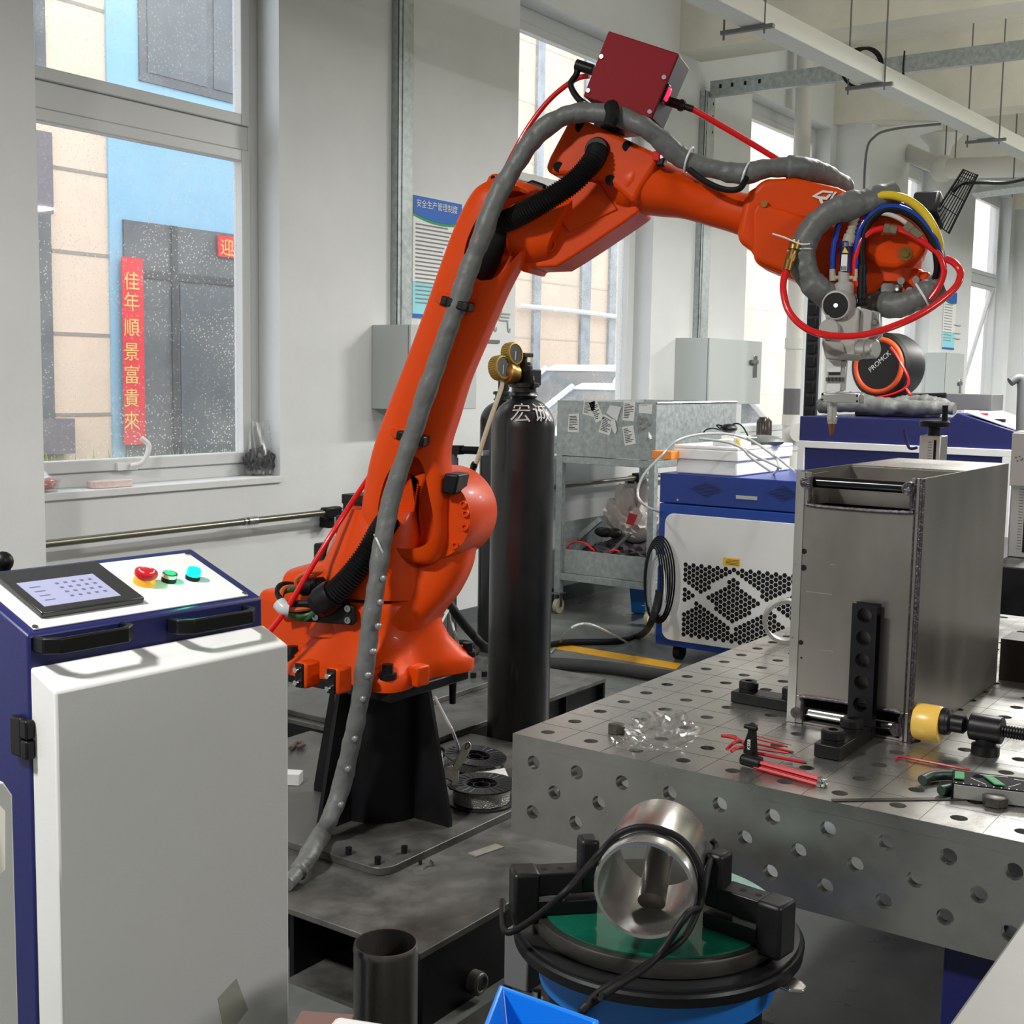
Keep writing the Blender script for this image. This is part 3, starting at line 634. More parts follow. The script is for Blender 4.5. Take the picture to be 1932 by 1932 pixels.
for px, py in ((862, 573), (778, 826)):
    build('clamp_pad', MB().prism([A(px-40+dx_, py-8+dy_, LV+.0) for dx_, dy_ in ((0, -10), (8, -15), (62, -2), (56, 24), (6, 8), (-1, 0))], nn*.012), orange, rob, bevel=.004)
    cl = build('hose_clamp', MB().box(A(px, py, LV+.035), (.01, .01, .01)), blackpl, rob); bpy.data.objects.remove(cl)
    e1 = (A(px+22, py+6, LV)-A(px-22, py-6, LV)); e1.normalize(); e3 = nn; e2 = e3.cross(e1); M = Matrix((e1, e2, e3)).transposed()
    b = MB().box(A(px-17, py-4, LV+.03), (.026, .026, .05), M).box(A(px+19, py+5, LV+.03), (.026, .028, .05), M); b.box(A(px, py+1, LV+.012), (.06, .02, .012), M)
    if py < 700: b.box(A(px+2, py+2, LV+.076), (.07, .024, .012), M).box(A(px-19, py-4, LV+.06), (.02, .024, .05), M).box(A(px+20, py+6, LV+.06), (.02, .024, .05), M)
    build('hose_clamp', b, blackpl, rob, bevel=.004)
ext('stop_block', [(838, 893), (866, 896), (858, 934), (832, 930)], .02, LV-.02, m=blackp, bevel=.006); ext('stop_block', [(702, 850), (710, 846), (704, 876), (697, 880)], .0, .06, m=blackp, bevel=.003)
for px, py in ((925, 334), (939, 323), (955, 326)):
    pass
ext('elbow_lug', [(921, 332), (930, 326), (958, 331), (975, 352), (950, 380), (925, 372), (910, 352), (915, 345)], .0, .06, bevel=.008)
b = MB(); b.cyl(A(930, 335, .063), A(930, 335, .055), .006, n=12).cyl(A(917, 352, .063), A(917, 352, .055), .007, n=12); build('lug_hole', b, hole, rob)
# elbow casting (third axis) and upper housing
ectr = A(955, 425, .02)
lift('elbow_barrel', [(945, 400, 40, -58, .08, .0), (985, 420, 36, -66, .1, -.02), (1030, 440, 30, -70, .12, -.04), (1070, 440, 30, -66, .13, -.05)], e=2.4)
ext('elbow_casting', [(985, 512), (955, 490), (965, 440), (1000, 372), (1040, 350), (1110, 330), (1180, 330), (1207, 345), (1205, 400), (1180, 418), (1115, 462), (1075, 488), (1050, 503), (1000, 505), (997, 514)], -.14, .03, bevel=.035, seg=4)
ext('casting_panel', [(1052, 408), (1110, 330), (1120, 330), (1165, 395), (1073, 438)], .02, .036, bevel=.004)
ext('upper_housing', [(1028, 318), (1036, 296), (1070, 232), (1082, 224), (1102, 226), (1238, 288), (1246, 300), (1212, 352), (1195, 385), (1148, 345), (1100, 330), (1060, 330), (1040, 330)], -.13, .075, bevel=.022, seg=4)
b = MB()
for px, py in ((1095, 240), (1184, 276), (1054, 315), (1152, 340)): b.cyl(A(px, py, .0765), A(px, py, .07), .0145, n=20)
build('housing_hole', b, hole, rob)
build('inspection_plug', MB().lathe(A(1038, 463, .028), nn, [(.02, 0), (.02, .008), (.014, .009), (.014, .005), (.006, .005), (.006, .009)], n=24), orange, rob)
ext('motor_cap', [(978, 352), (1002, 338), (1030, 348), (1025, 368), (985, 366)], -.09, -.03, m=blackpl, bevel=.008)
ext('red_plug', [(1232, 284), (1246, 286), (1244, 304), (1230, 302)], .05, .09, m=redh, bevel=.004); ext('black_plug', [(1240, 300), (1256, 296), (1250, 312), (1236, 312)], .05, .085, m=blackpl, bevel=.004)
# forearm tube
FV = -.04
lift('forearm_joint', [(1196, 345, 28, -56, .115), (1208, 350, 26, -55, .118), (1216, 353, 24, -54, .112)], v=FV, e=2.3, m=orange)
lift('forearm', [(1206, 350, 24, -53, .108), (1225, 352, 20, -52, .108), (1262, 362, 16, -46, .1), (1300, 372, 14, -40, .085), (1345, 388, 12, -37, .078), (1385, 400, 11, -37, .08), (1420, 410, 11, -40, .085)], v=FV, e=2.6)
# wrist casing
ext('wrist_casing', [(1390, 440), (1404, 366), (1414, 358), (1424, 352), (1434, 340), (1448, 336), (1500, 334), (1580, 352), (1650, 385), (1700, 412), (1740, 440), (1748, 470), (1730, 500), (1690, 512), (1640, 560), (1560, 545), (1520, 537), (1424, 497), (1418, 472), (1394, 458)], FV-.1, FV+.1, bevel=.035, seg=4)
ext('wrist_cover', [(1420, 480), (1418, 400), (1428, 380), (1560, 420), (1600, 450), (1560, 530), (1520, 530), (1426, 492)], FV+.09, FV+.112, bevel=.012)
b = MB().lathe(A(1442, 385, FV+.11), nn, [(.009, 0), (.009, .006), (.004, .006)], n=16); build('cover_screw', b, brass, rob)
b = MB().lathe(A(1530, 417, FV+.11), nn, [(.009, 0), (.009, .006), (.004, .006)], n=16); build('cover_screw', b, brass, rob)
lg = A(1531, 372, FV+.102); ex = (A(1600, 388, FV+.102)-lg).normalized(); ey = nn.cross(ex); 
if ey.z < 0: ey = -ey
def lp(u, v): return lg+ex*u*.001+ey*v*.001
b = MB()
for pts in ([(0, 0), (28, 26), (62, 30), (62, 23), (32, 20), (14, 5), (44, 8), (52, 20), (60, 20), (50, 0), (36, -2), (44, -14), (34, -15), (24, -3)], [(66, 30), (74, 31), (66, 12), (84, 14), (92, 33), (100, 34), (88, 6), (58, 3)], [(104, 34), (112, 35), (100, 8), (92, 7)]): b.prism([lp(u*.8, v*.8+2) for u, v in pts], nn*.0025)
build('logo_marking', b, whitep, rob)
# round end of the wrist and swivel
wc = A(1690, 452, FV+.02); wr = (A(1690+64, 452, FV+.02)-wc).length
build('wrist_end', MB().lathe(wc-nn*.12, nn, [(wr*.7, 0), (wr*.95, .02), (wr, .06), (wr, .18), (wr*.94, .205), (wr*.5, .215)], n=48), orange, rob)
ext('wrist_face', [(1630, 400), (1660, 398), (1700, 412), (1740, 445), (1748, 470), (1735, 488), (1690, 508), (1660, 505), (1628, 480)], FV+.1, FV+.128, bevel=.015)
build('cover_screw', MB().lathe(A(1708, 479, FV+.128), nn, [(.018, 0), (.018, .002), (.009, .002), (.009, .007), (.004, .007)], n=18), brass, rob)
wt = A(1676, 505, FV+.02); wb = A(1672, 560, FV+.02); ax = (wb-wt).normalized()
build('wrist_swivel', MB().lathe(wt, ax, [(.085, -.04), (.082, .015), (.078, .04), (.07, .045)], n=40), mat('wrapped_orange_tape', (235, 78, 20), .4, bump=.5, bs=18), rob)
build('tool_flange', MB().lathe(wt+ax*.045, ax, [(.066, -.01), (.066, .012), (.064, .034), (.05, .037)], n=40), chrome, rob)
b = MB().box(A(1715, 545, FV+.05), (.05, .06, .1)); b.box(A(1720, 525, FV+.05), (.03, .09, .03)); build('sensor_bracket', b, orange, rob, bevel=.006)
b = MB()
for px, py in ((1700, 530), (1728, 528), (1716, 548)): b.cyl(A(px, py, FV+.11), A(px, py, FV+.075), .009, n=12)
build('bracket_screw', b, chrome, rob)
# corrugated cable conduits
def corr(name, pts, rr, parent, pitch=.0075, m=rubber):
    P = sm(pts, 14); L_ = sum((P[i+1]-P[i]).length for i in range(len(P)-1)); k = int(L_/pitch)*2; Q = []; acc = 0; i = 0; step = L_/k
    cum = [0]
    for i in range(len(P)-1): cum.append(cum[-1]+(P[i+1]-P[i]).length)
    j = 0
    for t in range(k+1):
        s_ = min(t*step, L_-1e-6)
        while cum[j+1] < s_: j += 1
        Q.append(P[j].lerp(P[j+1], (s_-cum[j])/max(1e-9, cum[j+1]-cum[j])))
    return build(name, MB().tube(Q, lambda u: rr*(1 if int(round(u*k)) % 2 else .84), 14, raw=True), m, parent, ang=70)
corr('corrugated_conduit', [A(1128, 283, .09), A(1118, 305, .115), A(1080, 345, .13), A(1030, 378, .14), A(975, 408, .12), A(925, 432, .06), A(905, 470, .04), A(890, 520, .02)], .031, rob)
build('conduit_socket', MB().lathe(A(1128, 284, .07), nn, [(.034, 0), (.034, .012), (.03, .02)], n=24), blackpl, rob)
build('arm_cable_bundle', MB().tube([A(945, 425, .05), A(930, 455, .06), A(918, 490, .05), A(905, 525, .02)], .04, 14), rubber, rob)
corr('corrugated_conduit', [A(734, 980, .12), A(714, 1010, .17), A(690, 1050, .2), A(660, 1090, .215), A(628, 1122, .22), A(600, 1142, .215)], .037, rob, pitch=.009)
build('conduit_gland', MB().lathe(A(622, 1126, .218), A(600, 1142, .212)-A(622, 1126, .218), [(.042, -.02), (.046, -.01), (.046, .03), (.042, .035), (.04, .05)], n=28), blackpl, rob)
corr('corrugated_conduit', [A(572, 1108, .15), A(595, 1106, .17), A(612, 1104, .17)], .026, rob)
mp = ext('cable_bracket', [(545, 1160), (560, 1172), (664, 1180), (672, 1172), (668, 1146), (658, 1140), (640, 1110), (600, 1112)], .195, .207, m=blackp, bevel=.003)
for px, py in ((657, 1148), (619, 1152), (657, 1170), (596, 1164), (654, 1124)): build('screw', MB().lathe(A(px, py, .207), nn, [(.01, 0), (.01, .006), (.005, .006), (.005, .002)], n=14), chrome, mp)
ocab = mat('orange_cable', (196, 92, 44), .45); gcab = mat('green_cable', (44, 92, 44), .45)
for col, rr, pts in ((ocab, .0085, ((602, 1140, .12), (575, 1148, .14), (545, 1148, .16), (530, 1130, .15), (535, 1112, .12), (555, 1108, .08), (580, 1110, .05))), (gcab, .0085, ((604, 1144, .12), (580, 1160, .13), (555, 1162, .15), (536, 1145, .15), (532, 1120, .12), (552, 1112, .1), (580, 1115, .06))),
                     (gcab, .0075, ((604, 1148, .13), (575, 1168, .13), (548, 1162, .12), (545, 1152, .1))), (rubber, .009, ((598, 1138, .14), (565, 1138, .15), (540, 1138, .16), (524, 1120, .14), (530, 1104, .1), (552, 1103, .06))), (ocab, .007, ((640, 1080, .0), (590, 1078, .05), (562, 1090, .06), (560, 1105, .06), (575, 1115, .05)))):
    build('cable', MB().tube([A(p[0], p[1], p[2]+.08) for p in pts], rr, 8), col, rob)
build('cable_wrap', MB().tube([A(527, 1138, .25), A(536, 1148, .255), A(545, 1150, .25)], .022, 10), mat('clear_tape_wrap', (200, 204, 206), .2), rob)
# red control box on the forearm
bx_ = thing('control_box', 'dark red and grey box mounted on top of the robot elbow', 'box', A(1190, 240, 0))
v1 = .09
F_ = [A(x, y, v1) for x, y in ((1148, 58), (1281, 101), (1229, 224), (1100, 182))]
build('housing', MB().prism([p-nn*.006 for p in F_], -nn*.155), mat('box_dark_grey', (50, 48, 50), .6, spec=.3), bx_, bevel=.004); fp = build('front_cover', MB().prism(F_, -nn*.006), redp, bx_, bevel=.003)
for px, py in ((1135, 107), (1110, 171), (1253, 146), (1226, 211)): build('screw', MB().lathe(A(px, py, v1), nn, [(.0075, 0), (.006, .004), (.003, .004)], n=14), chrome, fp)
def onside(fx, fz): # point on the right flank of the box: fx depth 0..1, fz height 0..1
    return F_[2].lerp(F_[1], fz) - nn*(.006+.155*fx)
sd = (F_[1]-F_[0]).normalized(); 
e2 = (F_[1]-F_[2]).normalized(); M = Matrix((sd, nn, e2)).transposed()
build('switch_bezel', MB().box(onside(.12, .42), (.012, .03, .05), M), blackpl, bx_, bevel=.003); build('rocker_switch', MB().box(onside(.12, .42)+sd*.009, (.008, .02, .034), M), mat('lit_red_switch', (255, 20, 60), .3, emit=1.6), bx_, bevel=.003)
q = onside(.5, .38); build('hose_fitting', MB().cyl(q, q+sd*.05, .013).cyl(q+sd*.05, q+sd*.075, .009).cyl(q+sd*.035, q+sd*.045, .016), blackpl, bx_)
build('foot_screw', MB().cyl(onside(.1, 0), onside(.1, 0)-e2*.02, .008).cyl(onside(.9, 0), onside(.9, 0)-e2*.02, .008), blackpl, bx_)
q = A(1118, 132, .02); build('cable_plug', MB().cyl(q, q-sd*.05, .015), blackpl, bx_); build('power_cable', MB().tube([q-sd*.045, A(1088, 140, .02), A(1077, 160, .03), A(1090, 185, .04), A(1110, 200, .04)], .009, 10), rubber, bx_)
build('yellow_label', MB().prism([A(1100, 190, .05), A(1135, 204, .05), A(1130, 210, .05), A(1105, 200, .05)], -nn*.05), mat('yellow_label', (236, 190, 40), .5), bx_)
build('mounting_foot', MB().box(A(1150, 222, -.02), (.05, .07, .1)).box(A(1180, 235, -.02), (.1, .1, .05)), blackpl, bx_)
# red hoses to and from the box
tag(build('air_hose', MB().tube([onside(.5, .38)+sd*.07, A(1345, 228, -.02), A(1420, 272, -.06), A(1475, 305, -.08), A(1530, 335, -.11)], .0085, 10), redh), 'straight red hose from the red box down along the forearm', 'hose')
tag(build('air_hose', MB().tube([A(1112, 143, -.02), A(1085, 150, -.03), A(1040, 185, -.04), A(1000, 235, -.04), A(968, 290, -.03), A(950, 326, -.0), A(940, 345, -.02)], .0075, 10), redh), 'red hose looping from the red box to the elbow top', 'hose')
tag(build('air_hose', MB().tube([A(712, 880, -.1), A(696, 900, .03), A(640, 985, .15), A(585, 1075, .22), A(540, 1150, .26), A(510, 1190, .28), A(480, 1230, .28), A(430, 1290, .26)], .008, 10), redh), 'red hose running taut from the arm down past the robot base', 'hose')
# grey sleeve along the whole robot
def wob(base, amp, seed, f=9): 
    rnd = random.Random(seed); ph = [rnd.uniform(0, 6.28) for _ in range(4)]
    return lambda u: base*(1+amp*(math.sin(u*f*6.28+ph[0])*.5+math.sin(u*f*2.3*6.28+ph[1])*.3+math.sin(u*f*5.1*6.28+ph[2])*.2))
slv = thing('cable_sleeve', 'long grey snap button cable sleeve running up the arm and over the robot', 'sleeve', A(700, 1300, .22))
sp = [(606, 1575, .33), (622, 1545, .32), (645, 1480, .28), (664, 1400, .28), (682, 1310, .28), (696, 1200, .27), (710, 1100, .25), (724, 1010, .22), (744, 920, .2), (778, 820, .19), (812, 720, .19), (840, 640, .19), (864, 572, .19), (884, 510, .19), (906, 455, .19), (934, 380, .18), (968, 318, .16), (1010, 258, .14), (1050, 226, .13), (1100, 212, .12), (1160, 218, .12), (1215, 240, .12), (1255, 272, .1), (1300, 305, .07), (1360, 322, .06), (1405, 328, .06), (1450, 318, .05), (1500, 317, .03), (1540, 325, -.02), (1570, 340, -.07), (1592, 356, -.12)]
pts = [Pz(540, 1668, ZP+.02), Pz(562, 1645, ZP+.028), Pz(585, 1610, ZP+.05)]+[A(*p) for p in sp]
w_ = wob(1, .08, 3, 13)
build('sleeve', crease(MB().tube(pts, lambda u: (.026 if u < .9 else .03)*w_(u)*(0.75 if u < .03 else 1), 28, k=18), .003, 26, 1), sleeve, slv, ang=80)
snp = mat('pewter_snap', (140, 142, 142), .4, metal=.4)
for px, py, v in ((641, 1520, .32), (655, 1452, .31), (668, 1395, .31), (683, 1320, .31), (692, 1275, .31), (702, 1230, .3), (712, 1182, .3), (716, 1137, .28), (722, 1092, .27)):
    q = A(px, py, v); build('snap', MB().lathe(q-nn*.006, nn, [(.0085, -.006), (.0085, .005), (.004, .008)], n=14), snp, slv)
build('velcro_strap', MB().tube([A(1152, 198, .15), A(1156, 212, .16), A(1150, 236, .16)], .019, 8), rubber, slv)
for px, py, v in ((1300, 302, .07), (1407, 330, .06)): build('cable_tie', MB().torus(A(px, py, v), A(px+20, py+6, v)-A(px-20, py-6, v), .033, .003, 28, 6), whitepl, slv)
for px, py, v, rr in ((1600, 595, .31, .0), ): pass
build('cable_tie', MB().tube([A(706, 1008, .2), A(712, 1020, .26), A(722, 1042, .25)], .003, 6), whitepl, slv)
tag(build('signal_cable', MB().tube([A(1300, 320, .09), A(1330, 342, .1), A(1365, 357, .1), A(1395, 356, .1), A(1408, 335, .08)], .008, 8), rubber), 'black cable drooping below the grey sleeve over the forearm', 'cable')
# ================================================================ welding table
TX, TY, TZ, TE, TR = 1.994, 1.385, .85, 3.994, -.615
tb = thing('welding_table', 'grey perforated steel welding table with bored top and deep sides', 'table', (2.9, .4, 0))
cells = []
for i in range(20):
    for j in range(20):
        cells.append((i*.1, (i+1)*.1, j*.1, (j+1)*.1, i*.1+.05, j*.1+.05))
b = MB().perf((TX, TY, TZ), X, -Y, Z, cells, .014, .022, 20)
for e_ in ((TX-.0006, TX, TR, TY), (TE, TE+.0006, TR, TY), (TX, TE, TY, TY+.0006), (TX, TE, TR-.0006, TR)): b.bx(*e_, TZ-.0222, TZ-.0002)
build('table_top', b, tablem, tb, ang=30)
def side(o, eu, nv, L_):
    c = [(0, L_, -.028, -.0222, None, 0), (0, L_, -.2, -.172, None, 0)]
    for r_, off in ((0, 0), (1, .05), (2, 0)):
        v1 = -.028-.048*r_; v0 = v1-.048; hv = -.05-.05*r_
        u = 0; k = 0
        if off: c.append((0, .05, v0, v1, None, 0))
        u = off
        while u+.1 <= L_+1e-6: c.append((u, u+.1, v0, v1, u+.05, max(v0+.0145, min(v1-.0145, hv)))); u += .1
        if u < L_-1e-6: c.append((u, L_, v0, v1, None, 0))
    return MB().perf(o, eu, Z, nv, c, .014, .02, 20)
b = side(V((TX, TY, TZ)), -Y, -X, 2.0); b.bx(TX, TX+.02, TY, TY+.0006, TZ-.2, TZ-.0222).bx(TX, TX+.02, TR, TY, TZ-.2005, TZ-.2); build('front_panel', b, tablem, tb, ang=30); build('left_panel', side(V((TE, TY, TZ)), -X, Y, 1.98), tablem, tb, ang=30)
build('right_panel', side(V((TX+.02, TR, TZ)), X, -Y, 1.98), tablem, tb, ang=30); build('rear_panel', side(V((TE, TR+.02, TZ)), Y, X, 1.96), tablem, tb, ang=30)
b = MB(); 
for k in range(1, 5): b.bx(TX+.02, TE-.02, TY-.4*k-.004, TY-.4*k+.004, TZ-.17, TZ-.022)
b.bm.free()
b = MB(); lm = mat('scribed_line', (66, 65, 62), .5, metal=.6)
for k in range(1, 20): b.bx(TX+.002, TE, TY-.1*k-.0005, TY-.1*k+.0005, TZ, TZ+.0002); 
for k in range(1, 20): b.bx(TX+.1*k-.0005, TX+.1*k+.0005, TR, TY-.002, TZ, TZ+.0002)
o_ = build('scribed_grid', b, lm, tb); o_['kind'] = 'stuff'
for x in (TX+.2, TE-.2):
    for y in ((TY-.7, TR+.15) if x > 3 else (TR+.15,)): l_ = build('leg', MB().bx(x-.05, x+.05, y-.05, y+.05, 0.02, TZ-.2), navy, tb, bevel=.004); build('foot', MB().cyl((x, y, 0), (x, y, .02), .05), blackpl, l_)
q = PX(1840, 1835, TX+.1); l_ = build('leg', MB().bx(TX+.05, TX+.15, q.y-.04, q.y+.04, .02, TZ-.2), navy, tb, bevel=.004)
# ================================================================ steel box workpiece
B0 = Pz(1484.5, 1361, TZ); B1 = Pz(1719, 1403, TZ); bx0 = B0.x; by1 = B0.y; by0 = B1.y; bx1 = 3.055; zt = 1.37; zb = TZ+.001
wp = thing('sheet_metal_box', 'large welded sheet steel box clamped upright on the welding table', 'workpiece', (2.7, .86, TZ))
def FX(px, py): p = PX(px, py, bx0); return p
u0_, u1_ = FX(1515, 1312).y, FX(1699, 1343).y      # lower opening
v0_, v1_ = FX(1528, 956).y, FX(1718, 966).y
zlo = FX(1600, 1327).z; zhi = FX(1610, 960).z; hb = .003
b = MB(); t = .004
def fr_(y0, y1, z0, z1): b.bx(bx0, bx0+t, y0, y1, z0, z1)
fr_(by0, by1, zlo, zhi); fr_(by0, u1_, zb, zlo); fr_(u0_, by1, zb, zlo); fr_(by0, v1_, zhi, zt); fr_(v0_, by1, zhi, zt)
build('front_panel', b, sheet, wp, bevel=.001)
build('right_panel', MB().bx(bx0+t, bx1, by0, by0+t, zb, zt), sheet, wp); build('left_panel', MB().bx(bx0+t, bx1, by1-t, by1, zb, zt), sheet, wp); build('rear_panel', MB().bx(bx1-t, bx1, by0+t, by1-t, zb, zt), sheet, wp)
xs = PY(1720, 880, by0+.1).x
xm = bx0+.30
build('top_panel', MB().bx(xm, bx1-t, by0+t, by1-t, zt-t, zt-.0005), brushed, wp)
build('inner_deck', MB().bx(bx0+.1, xm, by0+t, by1-t, zhi-.002, zhi+.002).bx(bx0+.1, bx0+.104, by0+t, by1-t, zhi, zt-.02).bx(xm-.004, xm, by0+t, by1-t, zhi, zt-.004), sheet, wp)
build('rear_floor', MB().bx(bx0+t, bx1-t, by0+t, by1-t, zb, zb+.004), sheet, wp)
wl = mat('weld_seam', (98, 92, 96), .35, metal=.9, var=.4, vs=60, bump=.4, bs=150)
b = MB()
b.tube([(bx0-.001, v0_, zt-.01), (bx0-.001, v0_, zhi+.012), (bx0-.001, v0_-.01, zhi), (bx0-.001, v1_+.01, zhi), (bx0-.001, v1_, zhi+.012), (bx0-.001, v1_, zt-.01)], .004, 8, k=3)
b.tube([(bx0-.001, u0_, zb+.01), (bx0-.001, u0_, zlo-.012), (bx0-.001, u0_-.01, zlo), (bx0-.001, u1_+.01, zlo), (bx0-.001, u1_, zlo-.012), (bx0-.001, u1_, zb+.01)], .004, 8, k=3)
builds('opening_bead', b, wl, wp)
builds('corner_seam', MB().cyl((bx0+.002, by0+.004, zb), (bx0+.002, by0+.004, zt), .0055, n=10).cyl((bx0+.002, by0+.016, zb), (bx0+.002, by0+.016, zt), .003, n=8), wl, wp)
build('edge_strip', MB().bx(bx0-.002, bx0, by1-.018, by1, zb, zt), brushed, wp)
for (ya, yb, zz, m_) in ((by1, by0, zt-.021, mat('oiled_dark_bar', (40, 40, 42), .2, metal=.8)), (by1, by0, zb+.022, chrome)):
    build('cross_bar', MB().cyl((bx0+.02, ya-.004, zz), (bx0+.02, yb+.004, zz), .0115, n=20), m_, wp)
    builds('bar_end', MB().cyl((bx0-.004, by1-.02, zz-.001), (bx0+.02, by1-.02, zz-.001), .0115, n=16).cyl((bx0-.003, by0+.03, zz), (bx0+.02, by0+.03, zz), .013, n=16), wl, wp)
    build('side_wall', MB().bx(bx0+t, bx0+.1, u0_, u0_+.004, zb+.004, zlo) if zz < 1 else MB().bx(bx0+t, bx0+.1, v0_, v0_+.004, zhi, zt-.004), sheet, wp)
b = MB()
for px, py, rr in ((1517, 1040, .0055), (1516, 1071, .0062), (1511, 1212, .005), (1512, 1241, .002), (1507, 926, .002)): p = FX(px, py); b.cyl((bx0-.0012, p.y, p.z), (bx0+.001, p.y, p.z), rr, n=16)
builds('spot_mark', b, hole, wp)
b = MB()
for px, py in ((1501, 1065), (1496, 1202), (1491, 1338), (1506, 928)): p = FX(px, py); b.cyl((bx0-.003, p.y, p.z), (bx0+.001, p.y, p.z), .0028, n=10)
builds('tack_dot', b, chrome, wp)
sc_ = mat('scratch_bright', (178, 174, 168), .3, metal=.8); b = MB()
for (pa, pb) in (((1522, 1116), (1570, 1117)), ((1548, 1226), (1573, 1227)), ((1566, 1065), (1576, 1065))): a, c = FX(*pa), FX(*pb); b.bx(bx0-.0006, bx0, a.y, c.y, a.z-.0008, a.z+.0008)
builds('scratch', b, sc_, wp)
# clamping angle in front of the box, holes along it
def bolt_(p, par, s=1.): 
    return build('clamp_bolt', MB().lathe(p, Z, [(.021*s, 0), (.021*s, .006*s), (.019*s, .007*s), (.0215*s, .008*s), (.0215*s, .02*s), (.018*s, .023*s), (.009*s, .023*s), (.009*s, .014*s)], n=20), blackox, par)
a0 = Pz(1547, 1436, TZ); a1 = Pz(1592, 1438, TZ); 
ax0, ax1, ayl, ayr = 2.215, bx0-.008, Pz(1545, 1420, TZ).y-.01, Pz(1592, 1440, TZ).y
ang_ = thing('stop_angle', 'tall black angle bracket with five holes standing before the box', 'clamp', (2.3, (ayl+ayr)/2, TZ))
w_ = .05; yc_ = PX(1628, 1300, bx0-.02).y; z1_ = PX(1633, 1140, bx0-.03).z
cells = []; hh = z1_-TZ-.002; n_ = 6
for k in range(n_): cells.append((0, w_, hh*k/n_, hh*(k+1)/n_, w_/2, hh*(k+.5)/n_) if k else (0, w_, 0, hh/n_, None, 0))
build('upright', MB().perf((bx0-.032, yc_+w_/2, TZ+.002), -Y, Z, -X, cells, .0145, .024, 24), blackox, ang_, ang=30)
build('base_bar', MB().bx(ax0, bx0-.032, yc_-w_/2, yc_+w_/2, TZ+.0015, TZ+.027), blackox, ang_, bevel=.002)
bolt_(V((ax0+.03, yc_, TZ+.027)), ang_, 1.05); bolt_(V((ax0+.13, yc_, TZ+.027)), ang_, 1.05)
# left stop bar
c0, c1 = Pz(1378, 1325, TZ), Pz(1486, 1340, TZ)
sb = thing('stop_bar', 'low black clamping bar against the left side of the box', 'clamp', (c0.x, c0.y, TZ))
build('bar', MB().bx(c0.x-.0, c0.x+.055, by1+.004, c0.y, TZ+.001, TZ+.025), blackox, sb, bevel=.002)
bolt_(V((c0.x+.027, c0.y-.03, TZ+.025)), sb); bolt_(V((c0.x+.027, by1+.03, TZ+.025)), sb)
# screw clamp on the right
yy0 = by0; zc_ = TZ+.05; xc_ = 2.44
sc = thing('screw_clamp', 'black screw clamp with a yellow plastic pad pressing the box from the right', 'clamp', (xc_, .6, TZ))
build('pad', MB().lathe((xc_, by0-.001, TZ+.042), -Y, [(.034, 0), (.036, .004), (.036, .045), (.034, .05)], n=32), mat('amber_polyurethane', (236, 192, 88), .3, spec=.5), sc)
build('pressure_cap', MB().lathe((xc_, by0-.051, zc_), -Y, [(.026, 0), (.027, .01), (.025, .012), (.025, .016), (.018, .02), (.018, .042), (.014, .046)], n=28), blackox, sc)
corr('spindle', [V((xc_, by0-.095, zc_)), V((xc_, by0-.15, zc_)), V((xc_, by0-.22, zc_)), V((xc_, by0-.26, zc_))], .0125, sc, pitch=.005, m=blackox)
ys = by0-.135
build('spindle_block', MB().cyl((xc_, ys+.03, zc_), (xc_, ys-.03, zc_), .026, n=28), blackox, sc, bevel=.003)
build('clamp_post', MB().lathe((xc_, ys, TZ), Z, [(.026, .001), (.026, .018), (.019, .021), (.018, .035)], n=28), blackox, sc)
build('spindle_handle', MB().cyl((xc_, by0-.26, zc_), (xc_, by0-.40, zc_), .014, n=16).cyl((xc_, by0-.262, zc_-.05), (xc_, by0-.262, zc_+.02), .004, n=8), blackox, sc)
# things lying on the table
def Tz(px, py, dz=0): return Pz(px, py, TZ+dz)
q = Tz(1163, 1383); tag(build('hex_bolt', MB().lathe(q, Z, [(.017, .0005), (.019, .002), (.019, .016), (.016, .018)], n=6), mat('dull_bolt_steel', (96, 92, 86), .45, metal=.8, var=.4, vs=60)), 'single steel hexagon bolt head near the left edge of the table', 'bolt')
q = Tz(1877, 1520); tag(build('hex_bolt', MB().lathe(q, Z, [(.019, .0005), (.021, .002), (.021, .016), (.017, .018)], n=6), MATS['dull_bolt_steel']), 'steel hexagon bolt head lying in front of the spirit level', 'bolt')
# crumpled clear bag
def crumple(name, c, rx, ry, rz, seed, m, label, cat, n=26, par=None):
    rnd = random.Random(seed); b = MB(); bmesh.ops.create_icosphere(b.bm, subdivisions=4, radius=1)
    ax_ = [V((rnd.uniform(-1, 1), rnd.uniform(-1, 1), rnd.uniform(-1, 1))).normalized() for _ in range(26)]
    for v in b.bm.verts:
        d = v.co.normalized(); r_ = 1
        for k, a in enumerate(ax_): r_ += .07*abs(math.sin(d.dot(a)*(3+k*.45)+k))-.035
        v.co = V((d.x*rx*r_, d.y*ry*r_, max(.0, (d.z*.5+.5))*2*rz*r_))
    for v in b.bm.verts: v.co += V(c)
    o = build(name, b, m, par, ang=18); 
    if not par: tag(o, label, cat)
    return o
film = glassmat('crinkled_film', (.96, .96, .96), .2, rough=.2)
crumple('plastic_bag', Tz(1250, 1415, .001), .055, .05, .028, 4, film, 'crumpled clear plastic bag lying on the welding table', 'bag')
crumple('plastic_bag', Tz(1192, 1414, .001), .026, .03, .01, 9, film, 'flat scrap of clear plastic beside the crumpled bag', 'bag')
